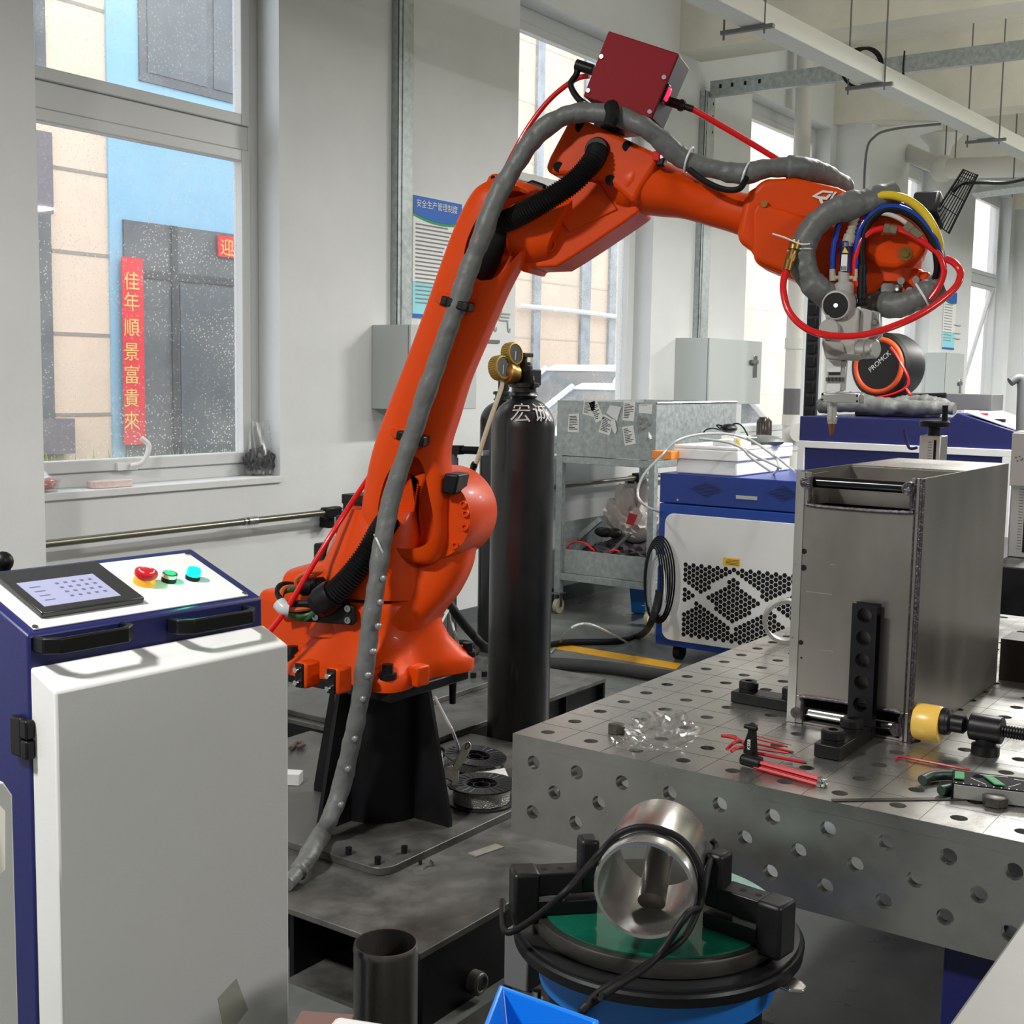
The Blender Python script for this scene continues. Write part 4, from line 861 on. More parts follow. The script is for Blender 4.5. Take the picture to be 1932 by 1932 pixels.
# folding hex key set
hk = thing('hex_key_set', 'red hex keys fanned out of a black folding holder', 'tool', Tz(1440, 1440))
p_a, p_b = Tz(1400, 1432, .012), Tz(1545, 1472, .01)
redk = mat('red_coated_key', (176, 8, 26), .4, coat=.1)
dd = (p_b-p_a).normalized(); s2 = V((-dd.y, dd.x, 0))
build('holder', MB().cyl(p_a+dd*.0, p_a+dd*.042, .0105, n=16), blackpl, hk, bevel=.002)
ux = Tz(1412, 1425, .015)
hd = V((ux.x, ux.y, TZ)); e_u = (Tz(1432, 1430)-Tz(1400, 1422)).normalized()
build('upright_holder', MB().prism([hd+e_u*u+Z*w for u, w in ((-.012, .016), (.014, .014), (.012, .03), (.009, .062), (.004, .075), (-.003, .075), (-.004, .058), (-.012, .035))], V((-e_u.y, e_u.x, 0))*.012), blackpl, hk, bevel=.002)
build('release_knob', MB().cyl(hd+Z*.068-e_u*.01, hd+Z*.068+e_u*.016, .004, n=12), blackpl, hk)
text('lettering', 'KSEB', whitep, .009, hd+e_u*.004+Z*.026-V((-e_u.y, e_u.x, 0))*.0015, Z, -e_u, hk)
for i, (o1, o2, ln) in enumerate(((-.006, 0, .2), (0, .004, .2), (.006, 0, .195), (-.003, .009, .19), (.004, .009, .188))):
    s = p_a+dd*.03+s2*o1*.9+Z*(o2-.006); e = p_b+s2*o1*.9+Z*(o2-.006)
    k_ = build('hex_key', MB().cyl(s, e, .0042, n=6), redk, hk); build('key_tip', MB().cyl(e, e+dd*.008, .004, n=8).sph(e+dd*.011, .0038, n=10), chrome, k_)
for (pa, pb, za, zb_, rr) in (((1426, 1388), (1487, 1405), .03, .02, .001), ((1426, 1394), (1480, 1408), .034, .022, .0014), ((1424, 1403), (1492, 1418), .026, .016, .002), ((1424, 1412), (1490, 1421), .022, .012, .0026), ((1422, 1420), (1516, 1438), .016, .008, .0034)):
    s, e = Tz(*pa, za), Tz(*pb, zb_)
    k_ = build('hex_key', MB().cyl(s, e, rr, n=6), redk, hk); build('key_tip', MB().cyl(e, e+(e-s).normalized()*.006, rr*.95, n=8), chrome, k_)
for pa, pm, pb in (((1405, 1403), (1385, 1392), (1362, 1388)), ((1404, 1400), (1388, 1400), (1372, 1413)), ((1402, 1410), (1388, 1412), (1380, 1418))):
    build('key_bend', MB().tube([Tz(*pa, .03), Tz(*pm, .034), Tz(*pb, .03)], .0035, 6), redk, hk)
# loose red key, ruler, level, pliers
tag(build('hex_key', MB().tube([Tz(1692, 1432, .004), Tz(1702, 1428, .004), Tz(1800, 1447, .004), Tz(1830, 1452, .004)], .0022, 6, k=3), redk), 'single thin red hex key lying behind the spirit level', 'tool')
r1, r2 = Tz(1568, 1508, .001), Tz(1862, 1504, .001); dv = (r2-r1).normalized(); pv = V((dv.y, -dv.x, 0))
tag(build('steel_ruler', MB().prism([r1, r2, r2+pv*.012, r1+pv*.012], Z*.001), mat('dark_ruler_steel', (84, 82, 78), .35, metal=.9)), 'thin steel ruler lying along the front edge of the table', 'ruler')
# spirit level
l0 = Tz(1794, 1506, 0); l1 = Tz(1932, 1523, 0); dv = (l1-l0).normalized(); up_ = V((-dv.y, dv.x, 0)); 
if up_.x < 0: up_ = -up_
L_ = .22; hL = .08; th = .026
lv = thing('spirit_level', 'black spirit level with green vials lying on the table at the right', 'level', l0)
def LP(u, w, z): return l0+dv*u+up_*w+Z*z
build('body', MB().prism([LP(0, 0, .001), LP(L_, 0, .001), LP(L_, hL, .001), LP(0, hL, .001)], Z*th), mat('level_black', (14, 15, 16), .7, spec=.1), lv, bevel=.002)
build('front_face', MB().prism([LP(.004, -.002, .002), LP(L_, -.002, .002), LP(L_, -.002, th-.001), LP(.004, -.002, th-.001)], -up_*-.0021), alum, lv)
vg = mat('green_vial', (70, 150, 92), .2)
build('vial', MB().prism([LP(.004, .02, th+.002), LP(.02, .02, th+.002), LP(.02, .06, th+.002), LP(.004, .06, th+.002)], Z*.003), vg, lv, bevel=.001)
build('vial', MB().prism([LP(.068, .012, th+.002), LP(.085, .012, th+.002), LP(.066, .055, th+.002), LP(.05, .055, th+.002)], Z*.003), vg, lv, bevel=.001)
b = MB()
for k in range(18): b.prism([LP(.006+.012*k, .002, th+.0012), LP(.008+.012*k, .002, th+.0012), LP(.008+.012*k, .005, th+.0012), LP(.006+.012*k, .005, th+.0012)], Z*.0004)
for (a, c) in (((.03, .04), (.055, .012)), ((.045, .066), (.09, .07)), ((.09, .012), (.11, .04)), ((.1, .062), (.16, .05)), ((.12, .03), (.2, .026))):
    A1, A2 = LP(a[0], a[1], th+.0012), LP(c[0], c[1], th+.0012); b.prism([A1, A2, A2+up_*.0012, A1+up_*.0012], Z*.0004)
build('white_marking', b, whitep, lv)
pl = thing('pliers', 'dark green handled pliers half hidden under the spirit level', 'tool', Tz(1760, 1485))
gp = mat('dark_green_grip', (28, 52, 42), .45)
build('handle', MB().tube([Tz(1740, 1472, .009), Tz(1760, 1464, .01), Tz(1800, 1463, .01), Tz(1835, 1468, .01)], lambda u: .009, 10), gp, pl); build('handle', MB().tube([Tz(1775, 1492, .009), Tz(1800, 1487, .009), Tz(1840, 1482, .009)], .009, 10), gp, pl); build('pivot', MB().cyl(Tz(1845, 1474, .002), Tz(1845, 1474, .02), .012), blackox, pl)
# aluminium ring and rear stop
q = Tz(1478, 1216); cq = PD(1482, 1187, (q-CAM).dot(FW)); rr = (PD(1482+43, 1187, (q-CAM).dot(FW))-cq).length
fa = V((.85, .5, .12)).normalized(); a_, b_ = MB().frame(fa)
tb_ = MB(); tb_.loft([tb_.ring(cq-fa*.012, a_*rr, b_*rr, 40), tb_.ring(cq+fa*.012, a_*rr, b_*rr, 40), tb_.ring(cq+fa*.012, a_*rr*.84, b_*rr*.84, 40), tb_.ring(cq-fa*.012, a_*rr*.84, b_*rr*.84, 40)], cap=False, close=True)
lo_ = min(v.co.z for v in tb_.bm.verts)
for v in tb_.bm.verts: v.co.z += TZ+.001-lo_
tag(build('ring', tb_, alum), 'pale metal ring standing on edge on the table left of the box', 'ring')
q0 = Pz(1886, 1290, TZ); tag(build('stop_block', [MB().bx(3.09, 3.2, -.3, .735, TZ+.001, TZ+.1)][0], mat('dark_scale_steel', (36, 28, 24), .4, metal=.4, var=.3, vs=8)), 'dark steel bar lying across the table behind the box', 'bar')
tag(build('paper_scrap', MB().prism([Tz(1905, 1281, .0005), Tz(1960, 1277, .0005), Tz(1970, 1286, .0005), Tz(1920, 1286, .0005)], Z*.0005), paper), 'white paper scrap on the table at the right edge', 'paper')
# ================================================================ weld positioner with three jaw chuck and pipe
zd = .70; PC_ = Pz(1240, 1738, zd); PC_ = V((PC_.x, PC_.y, 0))
wpz = thing('weld_positioner', 'round welding positioner with a green faced chuck plate in front of the table', 'positioner', (PC_.x, PC_.y, 0))
build('lower_disc', MB().lathe((PC_.x, PC_.y, zd-.03), Z, [(.22, 0), (.226, .003), (.228, .018), (.225, .022), (.215, .023)], n=72), blackp, wpz)
build('ring_plate', MB().lathe((PC_.x, PC_.y, zd-.007), Z, [(.22, 0), (.22, .006)], n=72), mat('black_gloss', (30, 30, 32), .3), wpz)
zt2 = zd+.026
b = MB(); b.lathe((PC_.x, PC_.y, zd-.001), Z, [(.194, 0), (.197, .003), (.197, .023), (.195, .026)], n=72); build('chuck_plate', b, mat('cast_dark_steel', (66, 64, 61), .45, metal=.6, var=.3, vs=14, rv=.1), wpz)
grn = mat('green_oiled_face', (16, 92, 72), .16, coat=.6, var=.35, vs=16, rv=.08)
vd = V((PC_.x, PC_.y, 0)).normalized(); vr = V((vd.y, -vd.x, 0))
def seg(a0, a1, r_, cut_):
    P = []
    for k in range(25): a = R(a0+(a1-a0)*k/24); P.append(PC_+(vr*math.cos(a)+vd*math.sin(a))*r_+Z*(zt2-.0005))
    return P
b = MB(); P = [p for p in seg(186, 354, .183, 0)]; b.prism(P, Z*.003); build('green_face', b, grn, wpz)
b = MB(); P = seg(8, 70, .19, 0)+[PC_+vr*.06+vd*.06+Z*(zt2-.0005)]; b.prism(P, Z*.003); build('green_face', b, mat('pale_green_face', (140, 176, 164), .35, var=.25, vs=20), wpz)  # paler green on the rear segments of the plate
b = MB(); P = seg(110, 165, .19, 0)+[PC_-vr*.05+vd*.05+Z*(zt2-.0005)]; b.prism(P, Z*.003); build('green_face', b, MATS['pale_green_face'], wpz)
def jaw(qx, qy):
    d = Pz(qx, qy, zt2)-PC_; d.z = 0; outer = d.length; inner = outer-.115; d.normalize(); s_ = V((-d.y, d.x, 0)); M = Matrix((d, s_, Z)).transposed()
    rail = build('jaw_rail', MB().box(PC_+d*(outer+inner)/2+Z*(zt2+.014), (outer-inner, .046, .022), M), blackox, wpz, bevel=.002)
    b = MB().box(PC_+d*((inner+outer)/2+.004)+Z*(zt2+.052), ((outer-inner)*.66, .042, .034), M); jb = build('jaw', b, blackox, rail, bevel=.002)
    build('jaw_post', MB().box(PC_+d*(inner+.012)+Z*(zt2+.075), (.03, .036, .085), M), blackox, rail, bevel=.006); build('jaw_post', MB().box(PC_+d*(outer-.004)+Z*(zt2+.03), (.042, .05, .082), M), blackox, rail, bevel=.006)
    b = MB()
    for k in (-.012, .014): b.cyl(PC_+d*((inner+outer)/2+k+.01)+Z*(zt2+.0685), PC_+d*((inner+outer)/2+k+.01)+Z*(zt2+.0695), .005, n=12)
    builds('jaw_hole', b, hole, rail); build('rail_slot', MB().box(PC_+d*((inner+outer)/2+.02)+Z*(zt2+.03), (.05, .047, .008), M), mat('bright_slot', (150, 150, 146), .3, metal=.7), rail)
jaw(984, 1722); jaw(1466, 1786)
build('blue_housing', MB().lathe((PC_.x, PC_.y, .595), Z, [(.17, 0), (.185, .015), (.19, .074)], n=56), mat('machine_blue', (24, 112, 196), .4), wpz)
build('pedestal', MB().lathe((PC_.x, PC_.y, .03), Z, [(.15, 0), (.15, .45), (.168, .47), (.168, .564)], n=40), blackp, wpz)
fl = vd
build('base_plate', MB().box(PC_-fl*.0+V((0, 0, .016)), (.5, .45, .03)), blackp, wpz, bevel=.004)
q = PX(1012, 1870, 1.5)
mp_ = build('motor_plate', MB().box(PC_-vr*.2-vd*.16+Z*.487, (.2, .16, .012), Matrix((vr, vd, Z)).transposed()), mat('dark_plate', (58, 58, 56), .5, metal=.3, var=.3, vs=12), wpz)
for px, py in ((995, 1862), (1013, 1882)):
    q = Pz(px, py+6, .493); build('plate_bolt', MB().cyl(q, q+Z*.005, .011, n=16).cyl(q+Z*.005, q+Z*.018, .0075, n=16), chrome, mp_)
build('side_box', MB().box(Pz(995, 1800, .57), (.07, .05, .1)), greyp, wpz, bevel=.004)
build('lever', MB().prism([Pz(x, y, zd-.036) for x, y in ((1395, 1832), (1425, 1818), (1514, 1858), (1523, 1868), (1516, 1876), (1490, 1874))], Z*.006), brushed, wpz, bevel=.002)
# the pipe on the chuck
P0_ = PD(1215, 1680, 1.79); P1_ = PD(1249, 1592, 1.96); pr_ = .0722
dv = (P1_-P0_).normalized(); a_, b_ = MB().frame(dv); b = MB()
b.loft([b.ring(P0_, a_*pr_, b_*pr_, 64), b.ring(P0_+dv*.004, a_*(pr_+.002), b_*(pr_+.002), 64), b.ring(P1_, a_*pr_, b_*pr_, 64), b.ring(P1_, a_*(pr_-.005), b_*(pr_-.005), 64), b.ring(P0_, a_*(pr_-.005), b_*(pr_-.005), 64)], cap=False, close=True)
pip = tag(build('pipe', b, mat('bright_pipe_steel', (206, 204, 200), .25, metal=.95, var=.12, vs=5, rv=.07)), 'short wide bright steel pipe tilted in the jaws of the positioner', 'pipe')
# power cable wound round the pipe
def pc(px, py, D): return PD(px, py, D)
def around(t, ang_, rr=pr_+.008): c = P0_.lerp(P1_, t); a = R(ang_); rt = a_ if a_.dot(cx_) > 0 else -a_; up_2 = rt.cross(dv); up_2 = up_2 if up_2.z > 0 else -up_2; return c+rt*math.cos(a)*rr+up_2*math.sin(a)*rr
pts = [Pz(948, 1700, .72), Pz(952, 1755, .72), Pz(985, 1748, zt2+.012), pc(1060, 1690, 1.76), around(.1, 155), around(.16, 120), around(.2, 90), around(.22, 55), around(.18, 20), around(.1, -15), pc(1296, 1725, 1.73), pc(1235, 1810, 1.71), pc(1165, 1860, 1.64), pc(1120, 1890, 1.6), Pz(1085, 1918, .5)]
b = MB(); b.cyl(P0_.lerp(P1_, .45)-Z*.052, P0_.lerp(P1_, .95)-Z*.0+dv*.0, .021, n=24); build('branch_stub', b, sheet, pip)
tag(build('power_cable', MB().tube(pts, .0052, 10, k=8), rubber), 'black cable looped over the tilted pipe and hanging down the positioner', 'cable')
pts = [around(.98, 12, pr_+.006), around(.95, 5, pr_+.012), around(.6, 2), around(.3, -8), around(.1, -20), pc(1285, 1775, 1.73), pc(1215, 1822, 1.71), pc(1130, 1872, 1.62), pc(1095, 1915, 1.58), Pz(1080, 1940, .48)]
tag(build('power_cable', MB().tube(pts, .0048, 10, k=8), rubber), 'second black cable strand running beside the tilted pipe', 'cable')
tag(build('cable', MB().tube([Pz(990, 1800, .56), Pz(970, 1840, .5), Pz(950, 1880, .42), Pz(938, 1932, .3)], .009, 10), rubber), 'thick black cable dropping behind the positioner base on its left', 'cable')
# blue tray in the foreground
D0 = 1.5
tr_ = thing('blue_tray', 'bright blue plastic scoop tray in the foreground below the positioner', 'tray', PD(1000, 1960, D0))
c_ = [PD(944, 1868, D0), PD(1128, 1934, D0-.03), PD(1118, 2080, D0-.25), PD(890, 2010, D0-.2)]
blu = mat('blue_plastic', (14, 122, 222), .3)
def insetq(Q, k, dz): c = sum(Q, V((0, 0, 0)))/4; return [c+(q-c)*k+Z*dz for q in Q]
b = MB(); b.loft([insetq(c_, .72, -.09), insetq(c_, .97, -.006), insetq(c_, 1.03, 0), insetq(c_, 1.03, .006), insetq(c_, .95, .006), insetq(c_, .7, -.082)]); build('tray_body', b, blu, tr_, bevel=.006)
# steel tube on the floor
q = PD(728, 1778, 2.6); zt3 = q.z; rr = .0665
b = MB(); b.loft([b.ring((q.x, q.y, z), X*r_, Y*r_, 48) for z, r_ in ((0.001, rr), (zt3-.016, rr), (zt3-.012, rr+.0015), (zt3-.003, rr), (zt3, rr-.001), (zt3, rr-.004), (.002, rr-.004))], cap=True)
tag(build('steel_tube', b, mat('mill_scale_tube', (128, 125, 120), .3, metal=.65, var=.55, vs=5, rv=.1, stretch=(1, 1, .12)), ang=50), 'dark steel tube standing upright on the floor before the platform', 'tube')
# scraps on the floor
tag(build('floor_plate_shade', MB().prism([V((x, y, .001)) for x, y in ((1.15, -.6), (2.75, -.6), (2.75, 1.74), (1.3, 1.74))], Z*.004), mat('shaded_floor_plate', (66, 66, 63), .5, metal=.3, var=.4, vs=5, rv=.12)), 'dark steel sheet on the floor, also standing in for shadow beneath the welding table', 'floor plate')  # steel sheet whose dark tone also paints in the near floor's shadow
tag(build('copper_plate', MB().prism([Pz(815, 1895, .001), Pz(845, 1868, .001), Pz(862, 1880, .001), Pz(850, 1905, .001)], Z*.004), mat('brown_scrap', (112, 78, 62), .6)), 'brown metal offcut on the floor beside the steel tube', 'offcut')
tag(build('paper_scrap', MB().prism([Pz(792, 1915, .001), Pz(826, 1910, .001), Pz(828, 1920, .001), Pz(795, 1922, .001)], Z*.002), paper), 'pale scrap on the floor beside the steel tube', 'scrap')
q = PD(668, 1958, 2.0); tag(build('white_block', MB().box(q, (.07, .09, .03), Matrix.Rotation(.35, 3, 'Z')), whitep, bevel=.01), 'white block at the bottom edge in front of the steel tube', 'block')
q = PD(608, 1940, 2.25); tag(build('brown_card', MB().box(q, (.08, .1, .02), Matrix.Rotation(.5, 3, 'Z')), mat('brown_card', (120, 92, 84), .7), bevel=.003), 'brown flat piece beside the white block', 'card')
# near slab at lower right
ns = thing('side_bench', 'plain grey bench top corner in the right foreground', 'bench', (1.3, 0, 0))
build('bench_top', MB().bx(.75, 1.72, -.45, .35, .835, .86), mat('blurred_grey_top', (112, 110, 104), .5, var=.15, vs=5), ns, bevel=.004)
for x in (.8, 1.67):
    for y in (-.4, .3): build('leg', MB().bx(x-.02, x+.02, y-.02, y+.02, 0, .835), greyp, ns)
# ================================================================ control cabinet, left foreground
ca = R(-3.3); e1 = V((math.cos(ca), math.sin(ca), 0)); e2 = V((-math.sin(ca), math.cos(ca), 0)); P0c = V((1.189, 1.714, 1.04)); P0c = PD(103, 1306, 2.0)
def K(u, w, z): return V((P0c.x, P0c.y, 0))+e1*u+e2*w+Z*z
def onw(px, py, w): return PP(px, py, P0c+e2*w, e2)
def onu(px, py, u): return PP(px, py, P0c+e1*u, e1)
Wd = (onw(545, 1217, 0)-P0c).dot(e1); td = .075; zd0 = P0c.z
bl = onw(51, 1200, td); br = onw(493, 1127, td); zf = (bl.z+br.z)/2
bk = onu(362, 1035, Wd); wb = (bk-P0c).dot(e2); zk = bk.z
zd1 = onw(55, 1258, td).z
cab = thing('control_cabinet', 'white and navy control cabinet with a touch screen panel in the left foreground', 'cabinet', K(Wd/2, td+.2, 0))
bev = dict(bevel=.005, seg=2)
body = build('body', MB().prism([K(0, td, .04), K(0, td, zf), K(0, wb, zk), K(0, wb+.03, zk-.01), K(0, wb+.03, .04)], e1*Wd), navy, cab, **bev)
door = build('door', MB().prism([K(.001, 0, .05), K(.001, 0, zd0), K(.001, td-.002, zd1), K(.001, td-.002, .05)], e1*(Wd-.002)), whitep, cab, **bev)
pa, pb_, pc_ = K(0, td, zf), K(Wd, td, zf), K(Wd, wb, zk); pn_ = (pb_-pa).cross(pc_-pa).normalized(); pn_ = pn_ if pn_.z > 0 else -pn_
def PN(px, py, h=0): return PP(px, py, pa+pn_*h, pn_)
pu = e1; pv_ = pn_.cross(pu); pv_ = pv_ if pv_.z > 0 else -pv_
sl = (pc_-pb_).length
def Q(u, v, h): return pa+e1*u+pv_*v+pn_*h
uu = [((p-pa).dot(e1), (p-pa).dot(pv_)) for p in (PN(64, 1190), PN(468, 1125), PN(354, 1045))]
ua, va = uu[0]; ub, vb = uu[2]
pl_ = build('panel_plate', MB().prism([Q(ua, va, 0), Q(uu[1][0], va, 0), Q(uu[1][0], vb, 0), Q(ua, vb, 0)], pn_*.003), whitep, cab, bevel=.001)
for p in ((66, 1183), (461, 1120), (353, 1046)):
    q = PN(*p, .003); build('screw', MB().lathe(q, pn_, [(.005, 0), (.005, .002), (.002, .002)], n=14), chrome, pl_)
s0 = PN(77, 1168, .003); s1 = PN(274, 1140, .003); s2_ = PN(181, 1068, .003)
a_ = ((s0-pa).dot(e1), (s0-pa).dot(pv_)); c_ = ((s1-pa).dot(e1), (s2_-pa).dot(pv_))
scr = build('touch_screen', MB().prism([Q(a_[0], a_[1], .003), Q(c_[0], a_[1], .003), Q(c_[0], c_[1], .003), Q(a_[0], c_[1], .003)], pn_*.012), mat('screen_bezel', (52, 53, 53), .18), cab, bevel=.003)
d0 = PN(84, 1145, .015); d1 = PN(229, 1125, .015); d2 = PN(168, 1084, .015)
q_ = ((d0-pa).dot(e1), (d0-pa).dot(pv_)); w_ = ((d1-pa).dot(e1), (d2-pa).dot(pv_))
disp = build('display', MB().prism([Q(q_[0], q_[1], .0152), Q(w_[0], q_[1], .0152), Q(w_[0], w_[1], .0152), Q(q_[0], w_[1], .0152)], pn_*.0008), mat('lit_screen', (140, 142, 168), .15, emit=.4), scr)
b = MB(); di = mat('screen_icons', (96, 98, 122), .3, emit=.2); dw, dh = w_[0]-q_[0], w_[1]-q_[1]; rnd = random.Random(2)
for r_ in range(4):
    for c2 in range(5): 
        x_ = q_[0]+dw*(.42+.11*c2); y_ = q_[1]+dh*(.22+.18*r_); b.prism([Q(x_, y_, .0162), Q(x_+.007, y_, .0162), Q(x_+.007, y_+.006, .0162), Q(x_, y_+.006, .0162)], pn_*.0002)
for r_ in range(4): x_ = q_[0]+dw*.08; y_ = q_[1]+dh*(.2+.18*r_); b.prism([Q(x_, y_, .0162), Q(x_+.02, y_, .0162), Q(x_+.02, y_+.003, .0162), Q(x_, y_+.003, .0162)], pn_*.0002)
build('icon', b, di, disp)
film2 = glassmat('protective_film', (.9, .9, .9), .1, rough=.15)
# buttons
q = PN(272, 1100, .003); ep = build('emergency_stop', MB().lathe(q, pn_, [(.0165, .01), (.0165, .014), (.0205, .016), (.0215, .02), (.0205, .0245), (.012, .0265), (.003, .027)], n=36), mat('estop_red', (196, 16, 34), .35), cab)
build('stop_collar', MB().lathe(q, pn_, [(.0205, 0), (.02, .008), (.0165, .0125)], n=32), mat('amber_collar', (244, 156, 40), .4, emit=.12), ep)
b = MB()
for t0 in (20, 140, 260):
    P = []
    for k in range(9): t = R(t0+k*9.5); P.append(q+(e1*math.cos(t)+pv_*math.sin(t))*.0135+pn_*.0265)
    b.tube(P, .0009, 5, raw=True)
build('arrow_marking', b, whitep, ep)
for (px, py, col, em, nm) in ((318, 1096, (30, 190, 120), .35, 'push_button'), (363, 1092, (0, 235, 226), 2.2, 'push_button')):
    q = PN(px, py, .003); k_ = build(nm, MB().lathe(q, pn_, [(.014, 0), (.014, .009)], n=28), blackpl, cab)
    if px < 340: build('bezel_ring', MB().lathe(q, pn_, [(.0142, .009), (.0142, .016), (.011, .017), (.0105, .015)], n=28), chrome, k_); build('button_cap', MB().lathe(q, pn_, [(.0105, .012), (.0105, .0165), (.002, .0172)], n=24), mat('green_cap', col, .3, emit=em), k_)
    else: build('button_cap', MB().lathe(q, pn_, [(.0138, .009), (.0138, .017), (.012, .0215), (.004, .023)], n=28), mat('lit_cyan_cap', col, .3, emit=em), k_)
gl = bpy.data.lights.new('button_glow', 'POINT'); gl.energy = .08; gl.color = (.1, 1, .35); gl.shadow_soft_size = .012
go = bpy.data.objects.new('button_glow', gl); C.objects.link(go); go.location = PN(363, 1092, .034)
# pull handles
for (p0, p1) in (((90, 1222), (262, 1194)), ((344, 1186), (492, 1160))):
    a = onw(*p0, td-.045); c = onw(*p1, td-.045); u0c = (a-P0c).dot(e1); u1c = (c-P0c).dot(e1); zc2 = (a.z+c.z)/2; h2 = .0135
    b = MB(); b.prism([K(u0c, td, zc2-h2), K(u0c, td-.03, zc2-h2), K(u0c+.022, td-.05, zc2-h2), K(u1c-.022, td-.05, zc2-h2), K(u1c, td-.03, zc2-h2), K(u1c, td, zc2-h2), K(u1c-.007, td, zc2-h2), K(u1c-.011, td-.026, zc2-h2), K(u1c-.03, td-.04, zc2-h2), K(u0c+.03, td-.04, zc2-h2), K(u0c+.011, td-.026, zc2-h2), K(u0c+.007, td, zc2-h2)], Z*h2*2)
    build('pull_handle', b, blackpl, cab, bevel=.003)
# hinge, side seam, feet, tape
q = onw(42, 1395, td+.0); hz = q.z
hg = build('hinge', MB().box(K(-.007, td+.022, hz), (.014, .034, .066), Matrix((e1, e2, Z)).transposed()).box(K(-.008, td-.006, hz+.017), (.017, .02, .032), Matrix((e1, e2, Z)).transposed()).box(K(-.008, td-.006, hz-.017), (.017, .02, .032), Matrix((e1, e2, Z)).transposed()), blackpl, cab, bevel=.004)
for u in (.06, Wd-.06):
    for w in (td+.05, wb-.04): build('caster', MB().cyl(K(u, w, 0), K(u, w, .04), .025), blackpl, cab)
q = onw(438, 1873, -.001); M = Matrix((e1, Z)).transposed() if 0 else None
t0 = [onw(*p, -.0005) for p in ((446, 1846), (468, 1905), (425, 1960), (411, 1883))]
build('tape_residue', MB().prism(t0, e2*-.0006), mat('tape_residue', (176, 176, 164), .6, var=.08, vs=20), cab)
q = K(-.02, wb-.02, zk+.012); q = PD(5, 1060, 2.35); build('top_knob', MB().sph(q, .02).cyl(q-Z*.03, q, .014), blackpl, cab)
# neighbour white cabinet at the left edge
a0 = PD(24, 1500, 1.93)
nb = thing('white_cabinet', 'white cabinet edge cut off by the left border of the photo', 'cabinet', (a0.x-.2, a0.y+.06, 0))
zt4 = PD(15, 1470, 1.93).z
M_ = Matrix((e1, e2, Z)).transposed()
o4 = V((a0.x, a0.y, 0))
build('housing', MB().prism([o4+Z*.02, o4+Z*(a0.z), o4-e1*.014+Z*zt4, o4-e1*.06+Z*(zt4+.012), o4-e1*.4+Z*(zt4+.012), o4-e1*.4+Z*.02], e2*.045), whitep, nb, bevel=.003)
build('film_strip', MB().prism([PD(0, 1520, 1.9), PD(10, 1530, 1.9), PD(10, 1640, 1.9), PD(0, 1650, 1.9)], e2*.002), mat('peeling_film', (206, 204, 190), .4), nb)
# ================================================================ things on the robot platform
blk = mat('spool_black', (30, 31, 33), .42)
wire = mat('weld_wire', (190, 188, 182), .25, metal=1, bump=.8, bs=300)
def spool(q, h, ax, label, wired=True):
    r = thing('wire_spool', label, 'spool', q, 'wire spools behind the robot stand')
    ax = V(ax).normalized(); a, b_ = MB().frame(ax); Rr = .108
    for z0 in (0, h):
        b = MB(); b.loft([b.ring(q+ax*z0, a*Rr, b_*Rr, 48), b.ring(q+ax*(z0+.005), a*Rr, b_*Rr, 48), b.ring(q+ax*(z0+.005), a*.05, b_*.05, 48), b.ring(q+ax*z0, a*.05, b_*.05, 48)], cap=False, close=True); fl_ = build('flange', b, blk, r)
        if z0:
            b = MB()
            for k in range(24): t = 2*math.pi*k/24; d = a*math.cos(t)+b_*math.sin(t); b.tube([q+ax*(z0+.0055)+d*.06, q+ax*(z0+.0055)+d*.103], .0012, 4, raw=True)
            build('flange_rib', b, blackp, fl_)
    b = MB(); b.loft([b.ring(q, a*.052, b_*.052, 32), b.ring(q+ax*h, a*.052, b_*.052, 32), b.ring(q+ax*h, a*.047, b_*.047, 32), b.ring(q, a*.047, b_*.047, 32)], cap=False, close=True)
    b.loft([b.ring(q, a*.028, b_*.028, 24), b.ring(q+ax*h, a*.028, b_*.028, 24), b.ring(q+ax*h, a*.025, b_*.025, 24), b.ring(q, a*.025, b_*.025, 24)], cap=False, close=True)
    for k in range(6): t = math.pi/3*k; d = a*math.cos(t)+b_*math.sin(t); b.cyl(q+ax*(h-.003)+d*.026, q+ax*(h-.003)+d*.049, .002, n=6)
    build('hub', b, blk, r)
    if wired: b = MB(); b.loft([b.ring(q+ax*z_, a*r_, b_*r_, 48) for r_, z_ in ((.053, .006), (.09, .007), (.09, h-.003), (.053, h-.002))], cap=False, close=True); build('wound_wire', b, wire, r)
    return r
zq = ZP+.022
spool(Pz(908, 1512, zq+.001), .055, Z, 'front wire spool wound with bright wire on the platform')
q = Pz(888, 1436, ZP+.03); spool(Pz(895, 1448, ZP+.004), .04, V((.03, -.1, 1)), 'rear black wire spool lying near the gas cylinder', True)
# adjustable spanner leaning on the rear spool
s0 = Pz(848, 1472, zq+.075); s1 = PD(884, 1403, (Pz(884, 1440, ZP+.12)-CAM).dot(FW)-.06); dd = (s1-s0).normalized(); sd2 = dd.cross(FW).normalized(); dn = sd2.cross(dd)
wr_ = thing('adjustable_spanner', 'worn steel adjustable spanner leaning across the wire spools', 'tool', s0)
wst = mat('worn_steel', (188, 184, 170), .35, metal=.7, var=.3, vs=40)
L_ = (s1-s0).length
hd_ = [(.03, .012), (L_*.55, .0125), (L_*.9, .015), (L_, .011), (L_+.008, 0)]
b = MB(); b.prism([s0+dd*u+sd2*v for u, v in hd_]+[s0+dd*u-sd2*v for u, v in hd_[-2::-1]], dn*.009); build('handle', b, wst, wr_, bevel=.003)
b = MB(); b.prism([s0+dd*u+sd2*v for u, v in ((.045, .014), (.03, .03), (.0, .034), (-.03, .03), (-.022, .012), (.0, .01), (0, -.008), (-.025, -.012), (-.02, -.03), (.01, -.028), (.04, -.014))], dn*.013); build('jaw', b, wst, wr_, bevel=.003)
